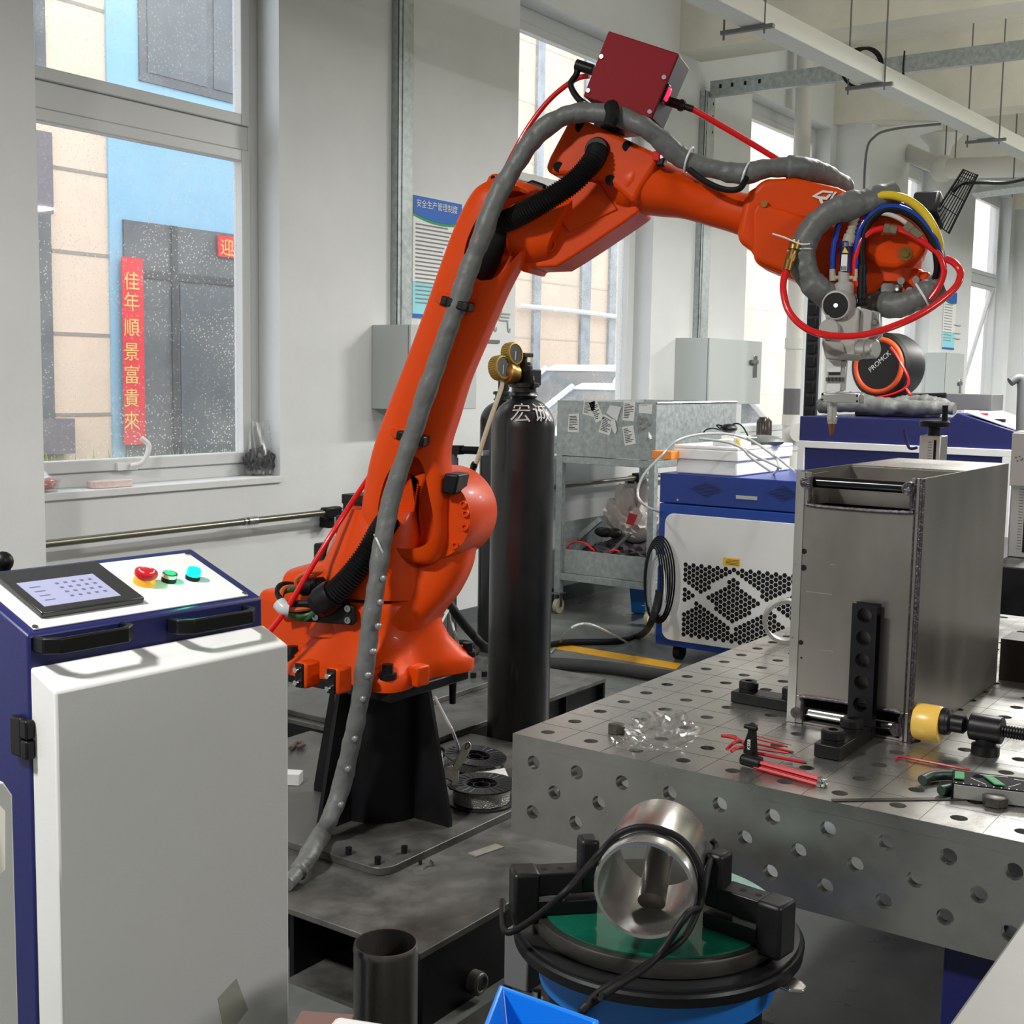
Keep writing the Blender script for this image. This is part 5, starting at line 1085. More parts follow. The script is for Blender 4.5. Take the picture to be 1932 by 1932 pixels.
build('worm_screw', MB().cyl(s0+dd*.012+sd2*.012+dn*.008, s0+dd*.012-sd2*.012+dn*.008, .0065, n=16), wst, wr_)
b = build('hang_hole', MB().tube([s1+dd*-.006+sd2*.006-dn*.001, s1+dd*.002-dn*.001, s1+dd*-.006-sd2*.006-dn*.001, s1-dd*.02-dn*.001], .0015, 5, closed=True), hole, wr_)
tag(build('paper_sheet', MB().prism([Pz(896, 1458, zq), Pz(932, 1448, zq), Pz(940, 1452, zq), Pz(952, 1450, zq), Pz(962, 1472, zq), Pz(930, 1480, zq)], Z*.002), paper), 'folded white paper sheet between the two wire spools', 'paper')
tag(build('paper_sheet', MB().prism([Pz(824, 1440, zq), Pz(834, 1436, zq), Pz(838, 1470, zq), Pz(828, 1478, zq)], Z*.03), paper), 'white paper beside the right foot of the robot stand', 'paper')
b = tag(build('carton', MB().box(Pz(552, 1478, ZP)+Z*.02, (.05, .06, .04), Matrix.Rotation(.5, 3, 'Z')), whitep, bevel=.003), 'small white carton on the platform left of the robot stand', 'box')
tag(build('flat_bar', MB().prism([Pz(883, 1612, ZP), Pz(935, 1594, ZP), Pz(951, 1600, ZP), Pz(899, 1618, ZP)], Z*.004), mat('pale_flat_bar', (160, 156, 146), .4, metal=.4, var=.2, vs=30)), 'pale flat metal strip lying on the platform in front of the stand', 'strip')
tag(build('bent_wire', MB().tube([Pz(797, 1641, ZP+.003), Pz(808, 1633, ZP+.003), Pz(819, 1632, ZP+.003), Pz(812, 1623, ZP+.003)], .002, 5, k=2), chrome), 'short bent bright wire on the platform by the stand plate', 'wire')
q = Pz(793, 1631, ZP); tag(build('small_screw', MB().cyl(q+Z*.001, q+Z*.012, .005, n=8), blackox), 'small black screw on the platform beside the bent wire', 'screw')
tag(build('rubber_hose', MB().tube([Pz(822, 1420, ZP+.02), Pz(832, 1412, ZP+.03), Pz(840, 1420, ZP+.02), Pz(834, 1428, ZP+.012)], .006, 8), rubber), 'short loop of black hose beside the rear wire spool', 'hose')
tag(build('black_cable', MB().tube([Pz(548, 1412, ZP+.01), Pz(560, 1402, ZP+.01), Pz(574, 1404, ZP+.015), Pz(560, 1410, ZP+.01)], .008, 8), mat('dull_brown_cable', (88, 70, 62), .6)), 'brown cable coil on the platform left of the stand', 'cable')
# ================================================================ gas cylinders
cylm = mat('black_cylinder_enamel', (24, 26, 28), .36, coat=.15, rv=.08, vs=6, var=.25)
def gascyl(c, rr, h, label, neck=True):
    r = thing('gas_cylinder', label, 'gas cylinder', c)
    prof = [(rr*.94, 0), (rr, .02), (rr, h-.135)]
    for k in range(1, 9): t = k/8*R(78); prof.append((rr*(.26+.74*math.cos(t)) if 0 else max(.032, rr*math.cos(t)*1.0+.0), h-.135+.115*math.sin(t)))
    prof[-1] = (.05, h-.02)
    build('body', MB().lathe(c, Z, prof+[(.046, h-.012), (.046, h+.0)], n=48), cylm, r)
    build('neck_ring', MB().lathe(c+Z*(h-.018), Z, [(.056, 0), (.05, .012), (.046, .014), (.046, .03), (.058, .032), (.058, .046), (.05, .05)], n=28), cylm, r)
    return r
cc = Pz(976, 1452, 0); cc = V((cc.x, cc.y, 0))*(2.66/cc.y); D_ = (cc+Z*1.4-CAM).dot(FW); rr = 59*(cc+Z*.7-CAM).dot(FW)/FPX
ztop = PD(983, 722, D_).z
g = gascyl(cc, rr, ztop-.03, 'tall black gas cylinder with a brass regulator standing behind the table corner')
# regulator
def G(px, py, dd_=0.): return PD(px, py, D_-dd_)
build('valve_body', MB().cyl(G(990, 722), G(990, 690), .03, n=20).box(G(997, 712, .02), (.07, .07, .06)).cyl(G(1000, 722, .05), G(1008, 722, .05), .025, n=12), blackpl, g, bevel=.004)
build('valve_stem', MB().cyl(G(988, 690), G(988, 672), .014).box(G(994, 670), (.06, .02, .016)).cyl(G(989, 700), G(989, 684), .028, n=8), mat('dark_bronze', (58, 48, 38), .45, metal=.7), g, bevel=.002)
build('regulator_body', MB().lathe(G(966, 706, .05), G(940, 700, .08)-G(976, 708, .02), [(.02, -.04), (.026, -.02), (.036, -.015), (.036, .012), (.042, .014), (.042, .03), (.03, .04), (.02, .06)], n=28), brass, g)
for (px, py, dx, rr_) in ((943, 694, .1, 20), (966, 668, .06, 19)):
    gc = G(px, py, dx); axg = (cx_*.72-FW*.62+UP*.05).normalized(); rad_ = rr_*1.15*D_/FPX*.95
    gb = build('gauge', MB().lathe(gc-axg*.02, axg, [(rad_*.7, -.004), (rad_, 0), (rad_, .034), (rad_*.98, .04), (rad_*.86, .041), (rad_*.84, .036)], n=36), gold, g)
    b = MB(); a, b_ = MB().frame(axg)
    for k in range(30): t = 2*math.pi*k/30; d = a*math.cos(t)+b_*math.sin(t); b.cyl(gc-axg*.018+d*rad_, gc+axg*.012+d*rad_, .0028, n=5)
    build('gauge_knurl', b, gold, gb); build('dial', MB().cyl(gc+axg*.0162, gc+axg*.0185, rad_*.83), mat('dial_face', (30, 30, 30), .2), gb)
    build('needle', MB().cyl(gc+axg*.0195-b_*rad_*.2, gc+axg*.0195+b_*rad_*.6+a*rad_*.2, .0014, n=6), whitep, gb)
build('gauge_stem', MB().cyl(G(950, 700, .08), G(966, 704, .05), .012).cyl(G(964, 680, .06), G(966, 700, .05), .012), brass, g)
tag(build('gas_hose', MB().tube([G(948, 722, .09), G(944, 738, .1), G(922, 800, .12), G(903, 860, .12), G(893, 890, .1)], lambda u: .0085, 10), mat('cream_hose', (206, 196, 168), .45)), 'cream gas hose hanging from the brass regulator', 'hose')
tag(build('clear_tube', MB().tube([G(893, 888, .1), G(886, 905, .1), G(878, 930, .08), G(872, 960, .05)], .006, 8), clearm), 'clear tube continuing below the cream gas hose', 'tube')
tag(build('hose_joint', MB().cyl(G(896, 873, .115), G(889, 892, .1), .011, n=14).cyl(G(895, 876, .113), G(893, 881, .11), .013), blackpl), 'black coupling joining the cream hose to clear tube', 'coupling')
# white characters on the cylinder shoulder, laid on its curved surface
def wrap(ch, px, py, size, rot=0):
    o = text('lettering', ch, mat('white_stencil', (208, 208, 206), .6), size, (0, 0, 0), X, Z, None, th=.0)
    c0 = PD(px, py, D_-rr); base = math.atan2(c0.y-cc.y, c0.x-cc.x); me = o.data; zz = c0.z; H_ = ztop-.03-.135
    for v in me.vertices:
        t = base + (v.co.x)/rr; z = zz+v.co.z; k = rr
        s_ = z-H_
        if s_ > 0: f_ = min(1.25, s_/.118); k = rr*math.cos(f_)+.003*math.cos(f_); z = H_+.119*math.sin(f_)
        v.co = V((cc.x+math.cos(t)*(k+.002), cc.y+math.sin(t)*(k+.002), z))-V((cc.x, cc.y, 0))
    o.parent = g; return o
wrap('宏', 958, 792, .085); wrap('诚', 1008, 792, .085)
# second cylinder by the wall, with rack bar
c2 = Pz(942, 1225, 0); c2 = V((c2.x, c2.y, 0)); D2 = (c2+Z*1.3-CAM).dot(FW); r2_ = 43*D2/FPX; z2 = PD(943, 742, D2).z
g2 = gascyl(c2, r2_, z2-.02, 'second dark gas cylinder standing behind the first one against the wall')
build('valve_guard', MB().cyl(c2+Z*z2, c2+Z*(z2+.07), .03).cyl(c2+Z*(z2+.03)-X*.03, c2+Z*(z2+.03)+X*.04, .014), blackpl, g2)
rk = thing('cylinder_rack', 'dark steel rack holding the rear gas cylinder by the wall', 'rack', V((c2.x-.15, c2.y+.15, 0)))
zr = PD(880, 850, D2).z
lft = PD(864, 852, D2+.05); 
build('rack_bar', MB().cyl(V((lft.x, lft.y, zr)), V((c2.x-.02, c2.y-.02, zr))-e1*.0-FW*.0, .022, n=4).box(V((lft.x, lft.y, zr)), (.05, .05, .05)), blackp, rk)
build('rack_post', MB().box(V((lft.x, lft.y+.03, zr/2)), (.03, .03, zr)), greyp, rk); build('dark_panel', MB().box(V((lft.x+.04, lft.y+.06, zr/2-.0)), (.07, .012, zr-.1)), mat('dark_panel_grey', (44, 45, 46), .5), rk)  # post, and an upright dark panel below the bar
build('strap_buckle', MB().box(PD(916, 854, D2-.16), (.06, .01, .03)), chrome, rk)
# hoses and tubes on the floor behind the robot
tag(build('floor_hose', MB().tube([PD(840, 1125, 5.2), PD(862, 1160, 5.2), PD(890, 1195, 5.3), PD(925, 1225, 5.5), Pz(980, 1233, .03), Pz(1060, 1213, .02), Pz(1160, 1210, .02), Pz(1205, 1200, .02), PD(1228, 1175, 6.6), PD(1243, 1120, 6.7)], .019, 12), rubber), 'thick black hose looping from the robot across the floor to the chiller', 'hose')
tag(build('floor_hose', MB().tube([Pz(845, 1213, .25), Pz(880, 1212, .25), Pz(898, 1222, .25), Pz(895, 1234, .25), Pz(850, 1236, .25)], .012, 10), rubber), 'black hose loop lying on the rear platform', 'hose')
tag(build('foam_pipe', MB().tube([Pz(930, 1246, .035), Pz(1040, 1252, .035), Pz(1063, 1253, .035), Pz(1150, 1260, .035), Pz(1270, 1278, .035)], .033, 14), mat('dark_foam', (52, 52, 52), .8)), 'thick dark grey foam covered pipe on the floor behind the platform', 'pipe')
clr = mat('pale_clear_tube', (196, 200, 198), .15)
tag(build('clear_tube', MB().tube([Pz(1040, 1230, .01), Pz(1056, 1212, .02), PD(1075, 1187, 6.2), PD(1100, 1177, 6.3), PD(1130, 1184, 6.3), Pz(1185, 1213, .02)], .006, 8), clr), 'clear tube arching above the floor beside the yellow line', 'tube')
tag(build('clear_tube', MB().tube([PD(820, 1315, 4.4), PD(838, 1350, 4.35), PD(856, 1385, 4.3), Pz(872, 1432, ZP+.01)], .006, 8), clr), 'clear tube dropping from the robot plate to the wire spools', 'tube')
tag(build('clear_tube', MB().tube([PD(830, 1180, 5), PD(848, 1150, 5.2), PD(852, 1170, 5.2), PD(860, 1200, 5.2), Pz(872, 1232, .25), Pz(890, 1238, .25)], .005, 8), clr), 'thin clear tube curling behind the robot base', 'tube')
# window sill clutter
zs0 = 1.024
q = PY(75, 925, YW+.05); cb = thing('food_container', 'clear plastic tub of pink scraps with an open lid on the window sill', 'container', V((q.x, YW+.06, zs0)))
pink = mat('pink_contents', (214, 150, 142), .6, var=.25, vs=40)
build('tub', MB().loft([[V((q.x+sx_*.085*k, YW+.07+sy_*.055*k, z)) for sx_, sy_ in ((-1, -1), (1, -1), (1, 1), (-1, 1))] for z, k in ((zs0+.001, .85), (zs0+.055, 1))]), clearm, cb, bevel=.004)
crumple('contents', V((q.x, YW+.07, zs0+.004)), .07, .045, .022, 6, pink, '', '', par=cb)
build('lid', MB().box(V((q.x-.02, YW+.1, zs0+.075)), (.18, .1, .006), Matrix.Rotation(R(28), 3, 'X')), clearm, cb)
q = PY(207, 917, YW+.05); tag(build('clear_box', MB().box(V((q.x, YW+.05, zs0+.017)), (.2, .07, .032)), mat('frosted_pink_box', (226, 204, 198), .3, var=.2, vs=14), bevel=.003), 'small flat clear box with pink parts on the window sill', 'box')
q = PY(495, 880, YW+.08); bgq = thing('plastic_bag', 'clear plastic bag with black contents standing in the window sill corner', 'bag', V((q.x, YW+.09, zs0)))
crumple('contents', V((q.x, YW+.09, zs0+.001)), .075, .05, .055, 12, mat('black_contents', (72, 73, 75), .5, var=.6, vs=30), '', '', par=bgq)
z_t = PY(485, 795, YW+.08).z
b = MB(); rings = []
for k, (z, w1_, w2_) in enumerate(((zs0+.002, .085, .06), (zs0+.06, .09, .062), (zs0+.13, .082, .05), (zs0+.2, .078, .035), (z_t, .07, .02))):
    rings.append([V((q.x+math.cos(t)*w1_*(1+.08*math.sin(3*t+k)), YW+.095+math.sin(t)*w2_*(1+.1*math.sin(5*t+k*2)), z+.008*math.sin(4*t))) for t in [2*math.pi*i/28 for i in range(28)]])
build('film', b.loft(rings, cap=False), glassmat('milky_film', (.94, .95, .95), .15, dirt=.9, ds=18, rough=.2), bgq)
# ================================================================ welding head and its hoses
HV = .12
def H(px, py, v=HV): return A(px, py, v)
hd = thing('welding_torch_assembly', 'grey laser welding head with a black lens and copper nozzle hung from the robot wrist', 'welding head', H(1568, 820))
casting = mat('head_enamel', (176, 174, 168), .42)
hv = (H(1600, 700)-H(1560, 700)).normalized()
def block(name, pts, v0, v1, m=casting, par=None, bevel=.004): return build(name, MB().prism([H(x, y, v1) for x, y in pts], nn*(v0-v1)), m, par or hd, bevel=bevel)
up3 = (H(1568, 700)-H(1568, 760)).normalized()
def px2m(n_): return n_*3.24/FPX
# collimator stack
q = H(1593, 590)
build('collimator', MB().lathe(H(1592, 582), up3, [(px2m(16.5), 0), (px2m(17), px2m(18)), (px2m(15), px2m(20)), (px2m(18), px2m(28)), (px2m(18), px2m(44)), (px2m(14), px2m(48)), (px2m(10), px2m(49)), (px2m(10), px2m(68))], n=32), casting, hd)
for k in range(8):
    t = k*math.pi/4; d = hv*math.cos(t)+nn*math.sin(t); build('collimator_rib', MB().cyl(H(1592, 582)+d*px2m(16), H(1592, 566)+d*px2m(16), .0045, n=8), chrome, hd)
fc = build('fibre_connector', MB().lathe(H(1596, 514), up3, [(px2m(11), 0), (px2m(11.5), px2m(46)), (px2m(12), px2m(48)), (px2m(12), px2m(56)), (px2m(10), px2m(57))], n=28), navy, hd)
build('connector_ring', MB().lathe(H(1598, 466), up3, [(px2m(12.5), 0), (px2m(12.5), px2m(7))], n=28), chrome, fc)
build('warning_label', MB().prism([H(1589, 477, HV+.017), H(1597, 477, HV+.017), H(1601, 477, HV+.017), H(1594, 466, HV+.017)], nn*.0015), mat('warning_yellow', (240, 206, 60), .5), fc)
build('type_label', MB().prism([H(1586, 511, HV+.017), H(1598, 511, HV+.017), H(1599, 480, HV+.017), H(1588, 480, HV+.017)], nn*.0015), paper, fc)
b = MB()
for k in range(5): b.prism([H(1587+2.2*k, 510, HV+.0185), H(1588.3+2.2*k, 510, HV+.0185), H(1588.4+2.2*k, 502, HV+.0185), H(1587.2+2.2*k, 502, HV+.0185)], nn*.0005)
build('barcode', b, ink, fc)
build('strain_relief', MB().lathe(H(1600, 458), (H(1617, 395)-H(1600, 458)), [(px2m(11), 0), (px2m(11), px2m(14)), (px2m(8), px2m(16)), (px2m(9), px2m(21)), (px2m(7), px2m(23)), (px2m(9), px2m(29)), (px2m(7), px2m(31)), (px2m(9), px2m(37)), (px2m(7), px2m(39)), (px2m(9), px2m(46)), (px2m(8), px2m(48)), (px2m(8), px2m(66))], n=20), mat('beige_gland', (178, 170, 150), .5), hd)
for px in (1571, 1615): b = MB().cyl(H(px, 530), H(px, 508), px2m(6), n=16); b.cyl(H(px, 524), H(1592, 524), px2m(4), n=10); build('water_fitting', b, MATS['beige_gland'], hd)
# camera barrel with lens
lc = H(1577, 576, HV+.05); la = (CAM-lc); la = (la.normalized()*.93+hv*-.25+Z*-.05).normalized(); lr = px2m(26)
bar = build('lens_barrel', MB().lathe(lc-la*.075, la, [(lr*.95, 0), (lr*1.06, .01), (lr*1.06, .07), (lr, .078), (lr*.9, .079), (lr*.9, .07)], n=40), casting, hd)
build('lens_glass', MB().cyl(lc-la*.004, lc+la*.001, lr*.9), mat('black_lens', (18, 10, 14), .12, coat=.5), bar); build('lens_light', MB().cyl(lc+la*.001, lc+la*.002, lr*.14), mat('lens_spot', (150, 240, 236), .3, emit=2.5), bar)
block('barrel_mount', [(1557, 592), (1595, 592), (1595, 602), (1557, 602)], HV-.02, HV+.045)
# main casting
block('head_body', [(1595, 580), (1622, 580), (1620, 612), (1616, 676), (1556, 676), (1551, 640), (1549, 612), (1560, 600), (1594, 600)], HV-.04, HV+.04, bevel=.008)
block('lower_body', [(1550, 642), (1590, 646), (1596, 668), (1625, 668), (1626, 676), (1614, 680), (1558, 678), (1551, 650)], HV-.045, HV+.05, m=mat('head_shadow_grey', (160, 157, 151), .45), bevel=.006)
build('round_cap', MB().lathe(H(1566, 622, HV+.03), nn, [(px2m(19), -.02), (px2m(19), .022), (px2m(16), .03)], n=28), casting, hd)
block('side_plate', [(1624, 580), (1646, 586), (1640, 650), (1612, 668), (1616, 640)], HV-.055, HV+.02, bevel=.004)
block('mount_bracket', [(1645, 584), (1662, 590), (1664, 634), (1654, 642), (1643, 648), (1630, 640)], HV-.08, HV+.0, m=alum)
for px, py in ((1650, 608), (1647, 635)): build('bracket_screw', MB().lathe(H(px, py, HV+.0), nn, [(.0095, 0), (.0095, .004), (.006, .005), (.006, .002)], n=16), chrome, hd)
kq = H(1632, 659, HV+.02); build('adjust_knob', MB().lathe(kq-hv*.01, hv*.8+nn*.5, [(px2m(17), -.01), (px2m(18), .0), (px2m(18), .022), (px2m(16), .025), (px2m(17.5), .027), (px2m(17.5), .042), (px2m(15), .045)], n=32), alum, hd)
# lower column to the nozzle
block('lower_column', [(1562, 680), (1598, 680), (1594, 738), (1558, 738)], HV-.03, HV+.015, m=alum, bevel=.003)
block('cover_plate', [(1561, 680), (1588, 680), (1586, 702), (1560, 702)], HV+.015, HV+.019, m=whitep, bevel=.001); block('cover_plate', [(1560, 724), (1586, 724), (1585, 738), (1558, 738)], HV+.015, HV+.019, m=whitep, bevel=.001); block('black_slot', [(1563, 703), (1585, 703), (1585, 707), (1563, 707)], HV+.015, HV+.018, m=ink, bevel=0)
b = MB()
for k in range(5): b.cyl(H(1561+7*k, 712, HV+.018), H(1561+7*k, 719, HV+.018), .0045, n=8)
builds('adjust_screw', b, mat('dark_screw', (110, 108, 104), .35, metal=.8), hd)
ab = block('air_knife', [(1549, 741), (1622, 743), (1622, 762), (1548, 758)], HV-.02, HV+.03, m=alum, bevel=.003); block('end_cap', [(1622, 743), (1629, 744), (1629, 762), (1622, 762)], HV-.02, HV+.03, m=mat('worn_grey', (140, 140, 138), .5), par=ab)
b = MB()
for px, py in ((1552, 744), (1551, 754), (1617, 747), (1617, 757)): b.cyl(H(px, py, HV+.03), H(px, py, HV+.0306), .0028, n=10)
builds('cap_hole', b, hole, ab)
build('nozzle_tube', MB().lathe(H(1570, 759), -up3, [(px2m(9), 0), (px2m(8.5), px2m(26)), (px2m(9.5), px2m(27)), (px2m(9.5), px2m(34)), (px2m(8.5), px2m(36)), (px2m(8.5), px2m(40))], n=28), alum, hd)
build('copper_nozzle', MB().lathe(H(1569, 797), -up3, [(px2m(7), 0), (px2m(5), px2m(15)), (px2m(3.6), px2m(24)), (px2m(2.2), px2m(24))], n=24), copper, hd)
# hoses
yel = mat('yellow_fibre_cable', (226, 192, 40), .35); bluh = mat('blue_water_hose', (22, 62, 168), .22, coat=.4)
def hose(name, pts, r_, m, label, cat='hose'): return tag(build(name, MB().tube([H(*p) if len(p) < 3 else A(*p) for p in pts], r_, 12, k=8), m), label, cat)
hose('fibre_cable', [(1617, 393), (1640, 376), (1672, 368), (1710, 376), (1740, 398), (1762, 430), (1772, 460, .1), (1772, 500, .08), (1762, 540, .07)], .0105, yel, 'yellow fibre cable arching out of the welding head')
hose('water_hose', [(1571, 508), (1573, 470), (1582, 425), (1600, 400), (1640, 385, .1), (1690, 386, .08), (1735, 400, .07), (1766, 440, .06), (1779, 490, .06), (1775, 530, .06), (1762, 548, .06)], .0075, bluh, 'outer blue water hose looping over the robot wrist')
hose('water_hose', [(1615, 508), (1616, 470), (1624, 430), (1650, 398), (1690, 390), (1730, 408), (1758, 440), (1776, 490, .1), (1772, 535, .08)], .0075, bluh, 'inner blue water hose curving beside the black cable')
hose('signal_cable', [(1628, 500), (1627, 460), (1640, 420), (1670, 397), (1705, 400), (1740, 425), (1762, 465), (1768, 510, .11), (1755, 548, .09)], .0085, rubber, 'thick black cable arching beside the blue hoses at the wrist', 'cable')
tag(build('cable_connector', MB().cyl(H(1626, 564), H(1627, 500), .0125).cyl(H(1625, 572), H(1625, 578), .014, n=8).cyl(H(1625, 564), H(1625, 574), .009), blackpl), 'long black connector plugged into the welding head top', 'connector')
hose('clear_hose', [(1640, 415), (1655, 404), (1675, 404), (1700, 414), (1722, 432)], .006, mat('milky_hose', (206, 200, 196), .2), 'short milky hose over the orange wrist cover')
hose('air_hose', [(1620, 540), (1612, 500), (1628, 450), (1660, 432), (1700, 434), (1740, 456), (1770, 480), (1781, 510), (1772, 540), (1755, 565)], .008, redh, 'red hose looping across the orange wrist cover')
hose('air_hose', [(1783, 488, .12), (1800, 496, .12), (1812, 516, .13), (1800, 545, .16), (1750, 585, .2), (1690, 614, .23), (1630, 632, .24), (1575, 634, .25), (1525, 622, .25), (1490, 590, .24), (1478, 550, .22), (1480, 520, .2), (1484, 512, .19)], .0088, redh, 'large red hose loop hanging below the robot wrist')
fit = mat('quick_fitting', (150, 140, 118), .35, metal=.7)
for (p, q_) in (((1668, 431), (1692, 435)), ((1708, 424), (1736, 446))): tag(build('hose_joiner', MB().cyl(H(*p), H(*q_), .0125, n=16).cyl(H(*p), H(*[p[i]*.6+q_[i]*.4 for i in (0, 1)]), .0145, n=8), fit), 'metal push fitting joining the %s hose on the wrist' % ('red' if p[0] == 1668 else 'milky'), 'fitting')
tag(build('brass_fitting', MB().cyl(A(1499, 470, .17), A(1490, 492, .18), .011, n=12).cyl(A(1494, 482, .175), A(1490, 494, .18), .014, n=6).cyl(A(1490, 492, .18), A(1485, 512, .19), .0125, n=12).cyl(A(1502, 455, .165), A(1498, 472, .17), .016, n=10), brass), 'brass coupling at the end of the large red hose by the robot forearm', 'fitting')
tag(build('cable_tie', MB().tube([A(1458, 441, .17), A(1480, 448, .19), A(1510, 460, .2), A(1528, 460, .2)], .0022, 6).torus(A(1512, 472, .14), A(1512, 500, .14)-A(1512, 470, .14), .034, .0022, 24, 6), whitepl), 'white cable tie with a long tail around the grey sleeve loop', 'cable tie')
# second sleeve: loop in front of the wrist, and the tail to the right
sl2 = thing('cable_sleeve', 'grey sleeve looping around the front of the orange wrist', 'sleeve', A(1520, 480, .12))
w2_ = wob(1, .1, 11, 3)
build('sleeve', crease(MB().tube([A(*p) for p in ((1690, 366, .08), (1650, 376, .1), (1610, 386, .13), (1570, 400, .14), (1535, 428, .14), (1515, 465, .14), (1514, 500, .14), (1528, 530, .14), (1548, 548, .13), (1572, 562, .1))], lambda u: .032*w2_(u), 28, k=18), .004, 24, 2), sleeve, sl2, ang=80)
sl3 = thing('cable_sleeve', 'grey sleeve running right from behind the welding head', 'sleeve', A(1690, 575, .08))
w3_ = wob(1, .1, 5, 2)
build('sleeve', crease(MB().tube([A(*p) for p in ((1640, 575, .02), (1660, 572, .05), (1690, 577, .08), (1725, 567, .09), (1750, 553, .09), (1770, 540, .08))], lambda u: .031*w3_(u), 28, k=18), .004, 24, 3), sleeve, sl3, ang=80)
build('cable_tie', MB().torus(A(1741, 558, .09), A(1752, 552, .09)-A(1735, 562, .09), .034, .003, 24, 6), whitepl, sl3)
gy = mat('green_yellow_wire', (170, 178, 60), .4)
tag(build('earth_wire', MB().tube([A(1748, 552, .1), A(1752, 530, .1), A(1762, 518, .09), A(1770, 530, .08), A(1766, 556, .08)], .0025, 6).tube([A(1752, 556, .1), A(1765, 540, .11), A(1772, 548, .1)], .0025, 6), gy), 'green and yellow earth wire sticking out of the grey sleeve end', 'wire')
# ================================================================ chiller
ch = thing('water_chiller', 'blue and white water chiller on casters with a honeycomb vent', 'chiller', (6.5, 2.85, 0))
cx0, cx1, cyl_, cyr = 6.1, 6.95, 3.285, 2.36; cz0, cz1 = .09, 1.043
def CX(px, py): return PX(px, py, cx0)
zsplit = CX(1244, 948).z
build('lower_case', MB().bx(cx0, cx1, cyr, cyl_, cz0, zsplit-.002), royal, ch, bevel=.006); build('upper_case', MB().bx(cx0, cx1, cyr, cyl_, zsplit+.002, cz1), mat('deep_royal_paint', (20, 52, 132), .35), ch, bevel=.006)
p0, p1 = CX(1251, 1214), CX(1262, 968)
ys0, ys1, zs1_, zs2_ = CX(1252, 1100).y, cyr+.04, .125, CX(1300, 971).z
P = []; rr = .055
for cyy, czz, a0 in ((ys1+rr, zs1_+rr, 180), (ys1+rr, zs2_-rr, 90), (ys0-rr, zs2_-rr, 0), (ys0-rr, zs1_+rr, -90)):
    for k in range(7): t = R(a0+ (90-15*k)); P.append(V((cx0-.008, cyy+rr*math.cos(t), czz+rr*math.sin(t))))
wpn = build('front_panel', MB().prism(P, X*.009), whitep, ch, bevel=.003)
# honeycomb openings with a bare lattice band
hx = CX(1295, 1065); hb_ = CX(1290, 1200); b = MB(); step = .0275; rr = .0138; W_ = .64; top = hx.z; nrow = int((top-hb_.z)/(step*.875))+1; zmid = (top+hb_.z)/2+.0; hh_ = (top-hb_.z)
for c in range(int(W_/(step*.866))+1):
    u = c*step*.866
    for r_ in range(nrow+2):
        v = r_*step+(step*.5 if c % 2 else 0)
        if v > hh_: continue
        du_ = (u-.287)/.198; dv_ = (v-.17)/.14
        m = abs(abs(du_)+abs(dv_)-1)
        e_ = min(abs(abs((u-.287-s_*.396)/.198)+abs(dv_)-1) for s_ in (-1, 0, 1))
        if e_ < .15: continue
        c_ = V((cx0-.0085, hx.y-u, top-v)); b.prism([c_+Y*rr*math.cos(R(60*k))+Z*rr*math.sin(R(60*k)) for k in range(6)], X*.0004)
o_ = build('vent_opening', b, hole, wpn); o_['kind'] = 'stuff'
a, c = CX(1366, 1051), CX(1397, 1069); lb = build('yellow_label', MB().bx(cx0-.0095, cx0-.008, c.y, a.y, c.z, a.z), mat('yellow_label', (236, 190, 40), .5), wpn)
b = MB()
for k in range(4): z = a.z-(a.z-c.z)*(.25+.19*k); b.bx(cx0-.0099, cx0-.0094, c.y+.006, a.y-.006-(.01 if k else .02), z-.0015, z+.0015)
build('label_text', b, ink, lb)
a, c = CX(1389, 934), CX(1429, 944); build('name_plate', MB().bx(cx0-.004, cx0, c.y, a.y, c.z, a.z), alum, ch, bevel=.001)
for px0, px1, py in ((1302, 1365, 922), (1448, 1510, 930)):
    b = MB(); a, c = CX(px0, py), CX(px1, py)
    for k in range(-5, 6): w = (a.y-c.y)/2*(1-abs(k)/6); b.bx(cx0-.0015, cx0, (a.y+c.y)/2-w, (a.y+c.y)/2+w, a.z+k*.0075-.0009, a.z+k*.0075+.0009)
    build('louvre', b, hole, ch)
q = CX(1279, 943); build('panel_screw', MB().cyl((cx0-.003, q.y, q.z), (cx0, q.y, q.z), .006), chrome, ch)
for x in (cx0+.1, cx1-.1):
    for y in (cyl_-.1, cyr+.1):
        cs = build('caster', MB().cyl((x, y-.02, .045), (x, y+.02, .045), .045, n=24), rubber, ch); build('caster_fork', MB().box((x, y, .085), (.07, .05, .015)).box((x, y-.026, .062), (.045, .005, .05)).box((x, y+.026, .062), (.045, .005, .05)).cyl((x, y-.03, .045), (x, y+.03, .045), .008), blackpl, cs, bevel=.002)
# white foam box, clear hoses and papers on the chiller
def CT(px, py, dz=0): return Pz(px, py, cz1+dz)
fbx = thing('foam_box', 'white foam box with a stepped lid full of parts on top of the chiller', 'box', (6.5, 2.9, cz1))
f0, f1 = CT(1281, 893), CT(1398, 896); X0 = 6.14; yl, yr = PX(1276, 870, X0).y, PX(1390, 870, X0).y
foam = mat('white_foam', (236, 236, 236), .7)
z1_ = PX(1330, 868, X0).z; z2_ = PX(1330, 841, X0).z
build('base', MB().bx(X0, 6.86, yr, yl, cz1+.001, z1_), foam, fbx, bevel=.008)
b = MB().bx(X0-.012, 6.87, yr-.01, yl+.012, z1_, z2_-.02); b.bx(X0-.012, X0+.02, yr-.01, yl+.012, z2_-.02, z2_).bx(6.84, 6.87, yr-.01, yl+.012, z2_-.02, z2_).bx(X0+.02, 6.84, yr-.01, yr+.02, z2_-.02, z2_).bx(X0+.02, 6.84, yl-.02, yl+.012, z2_-.02, z2_); build('lid_tray', b, foam, fbx, bevel=.006)
ptr = thing('label_printer', 'light grey small device lying in the foam box beside a warning sign', 'device', (6.4, 3.0, z2_))
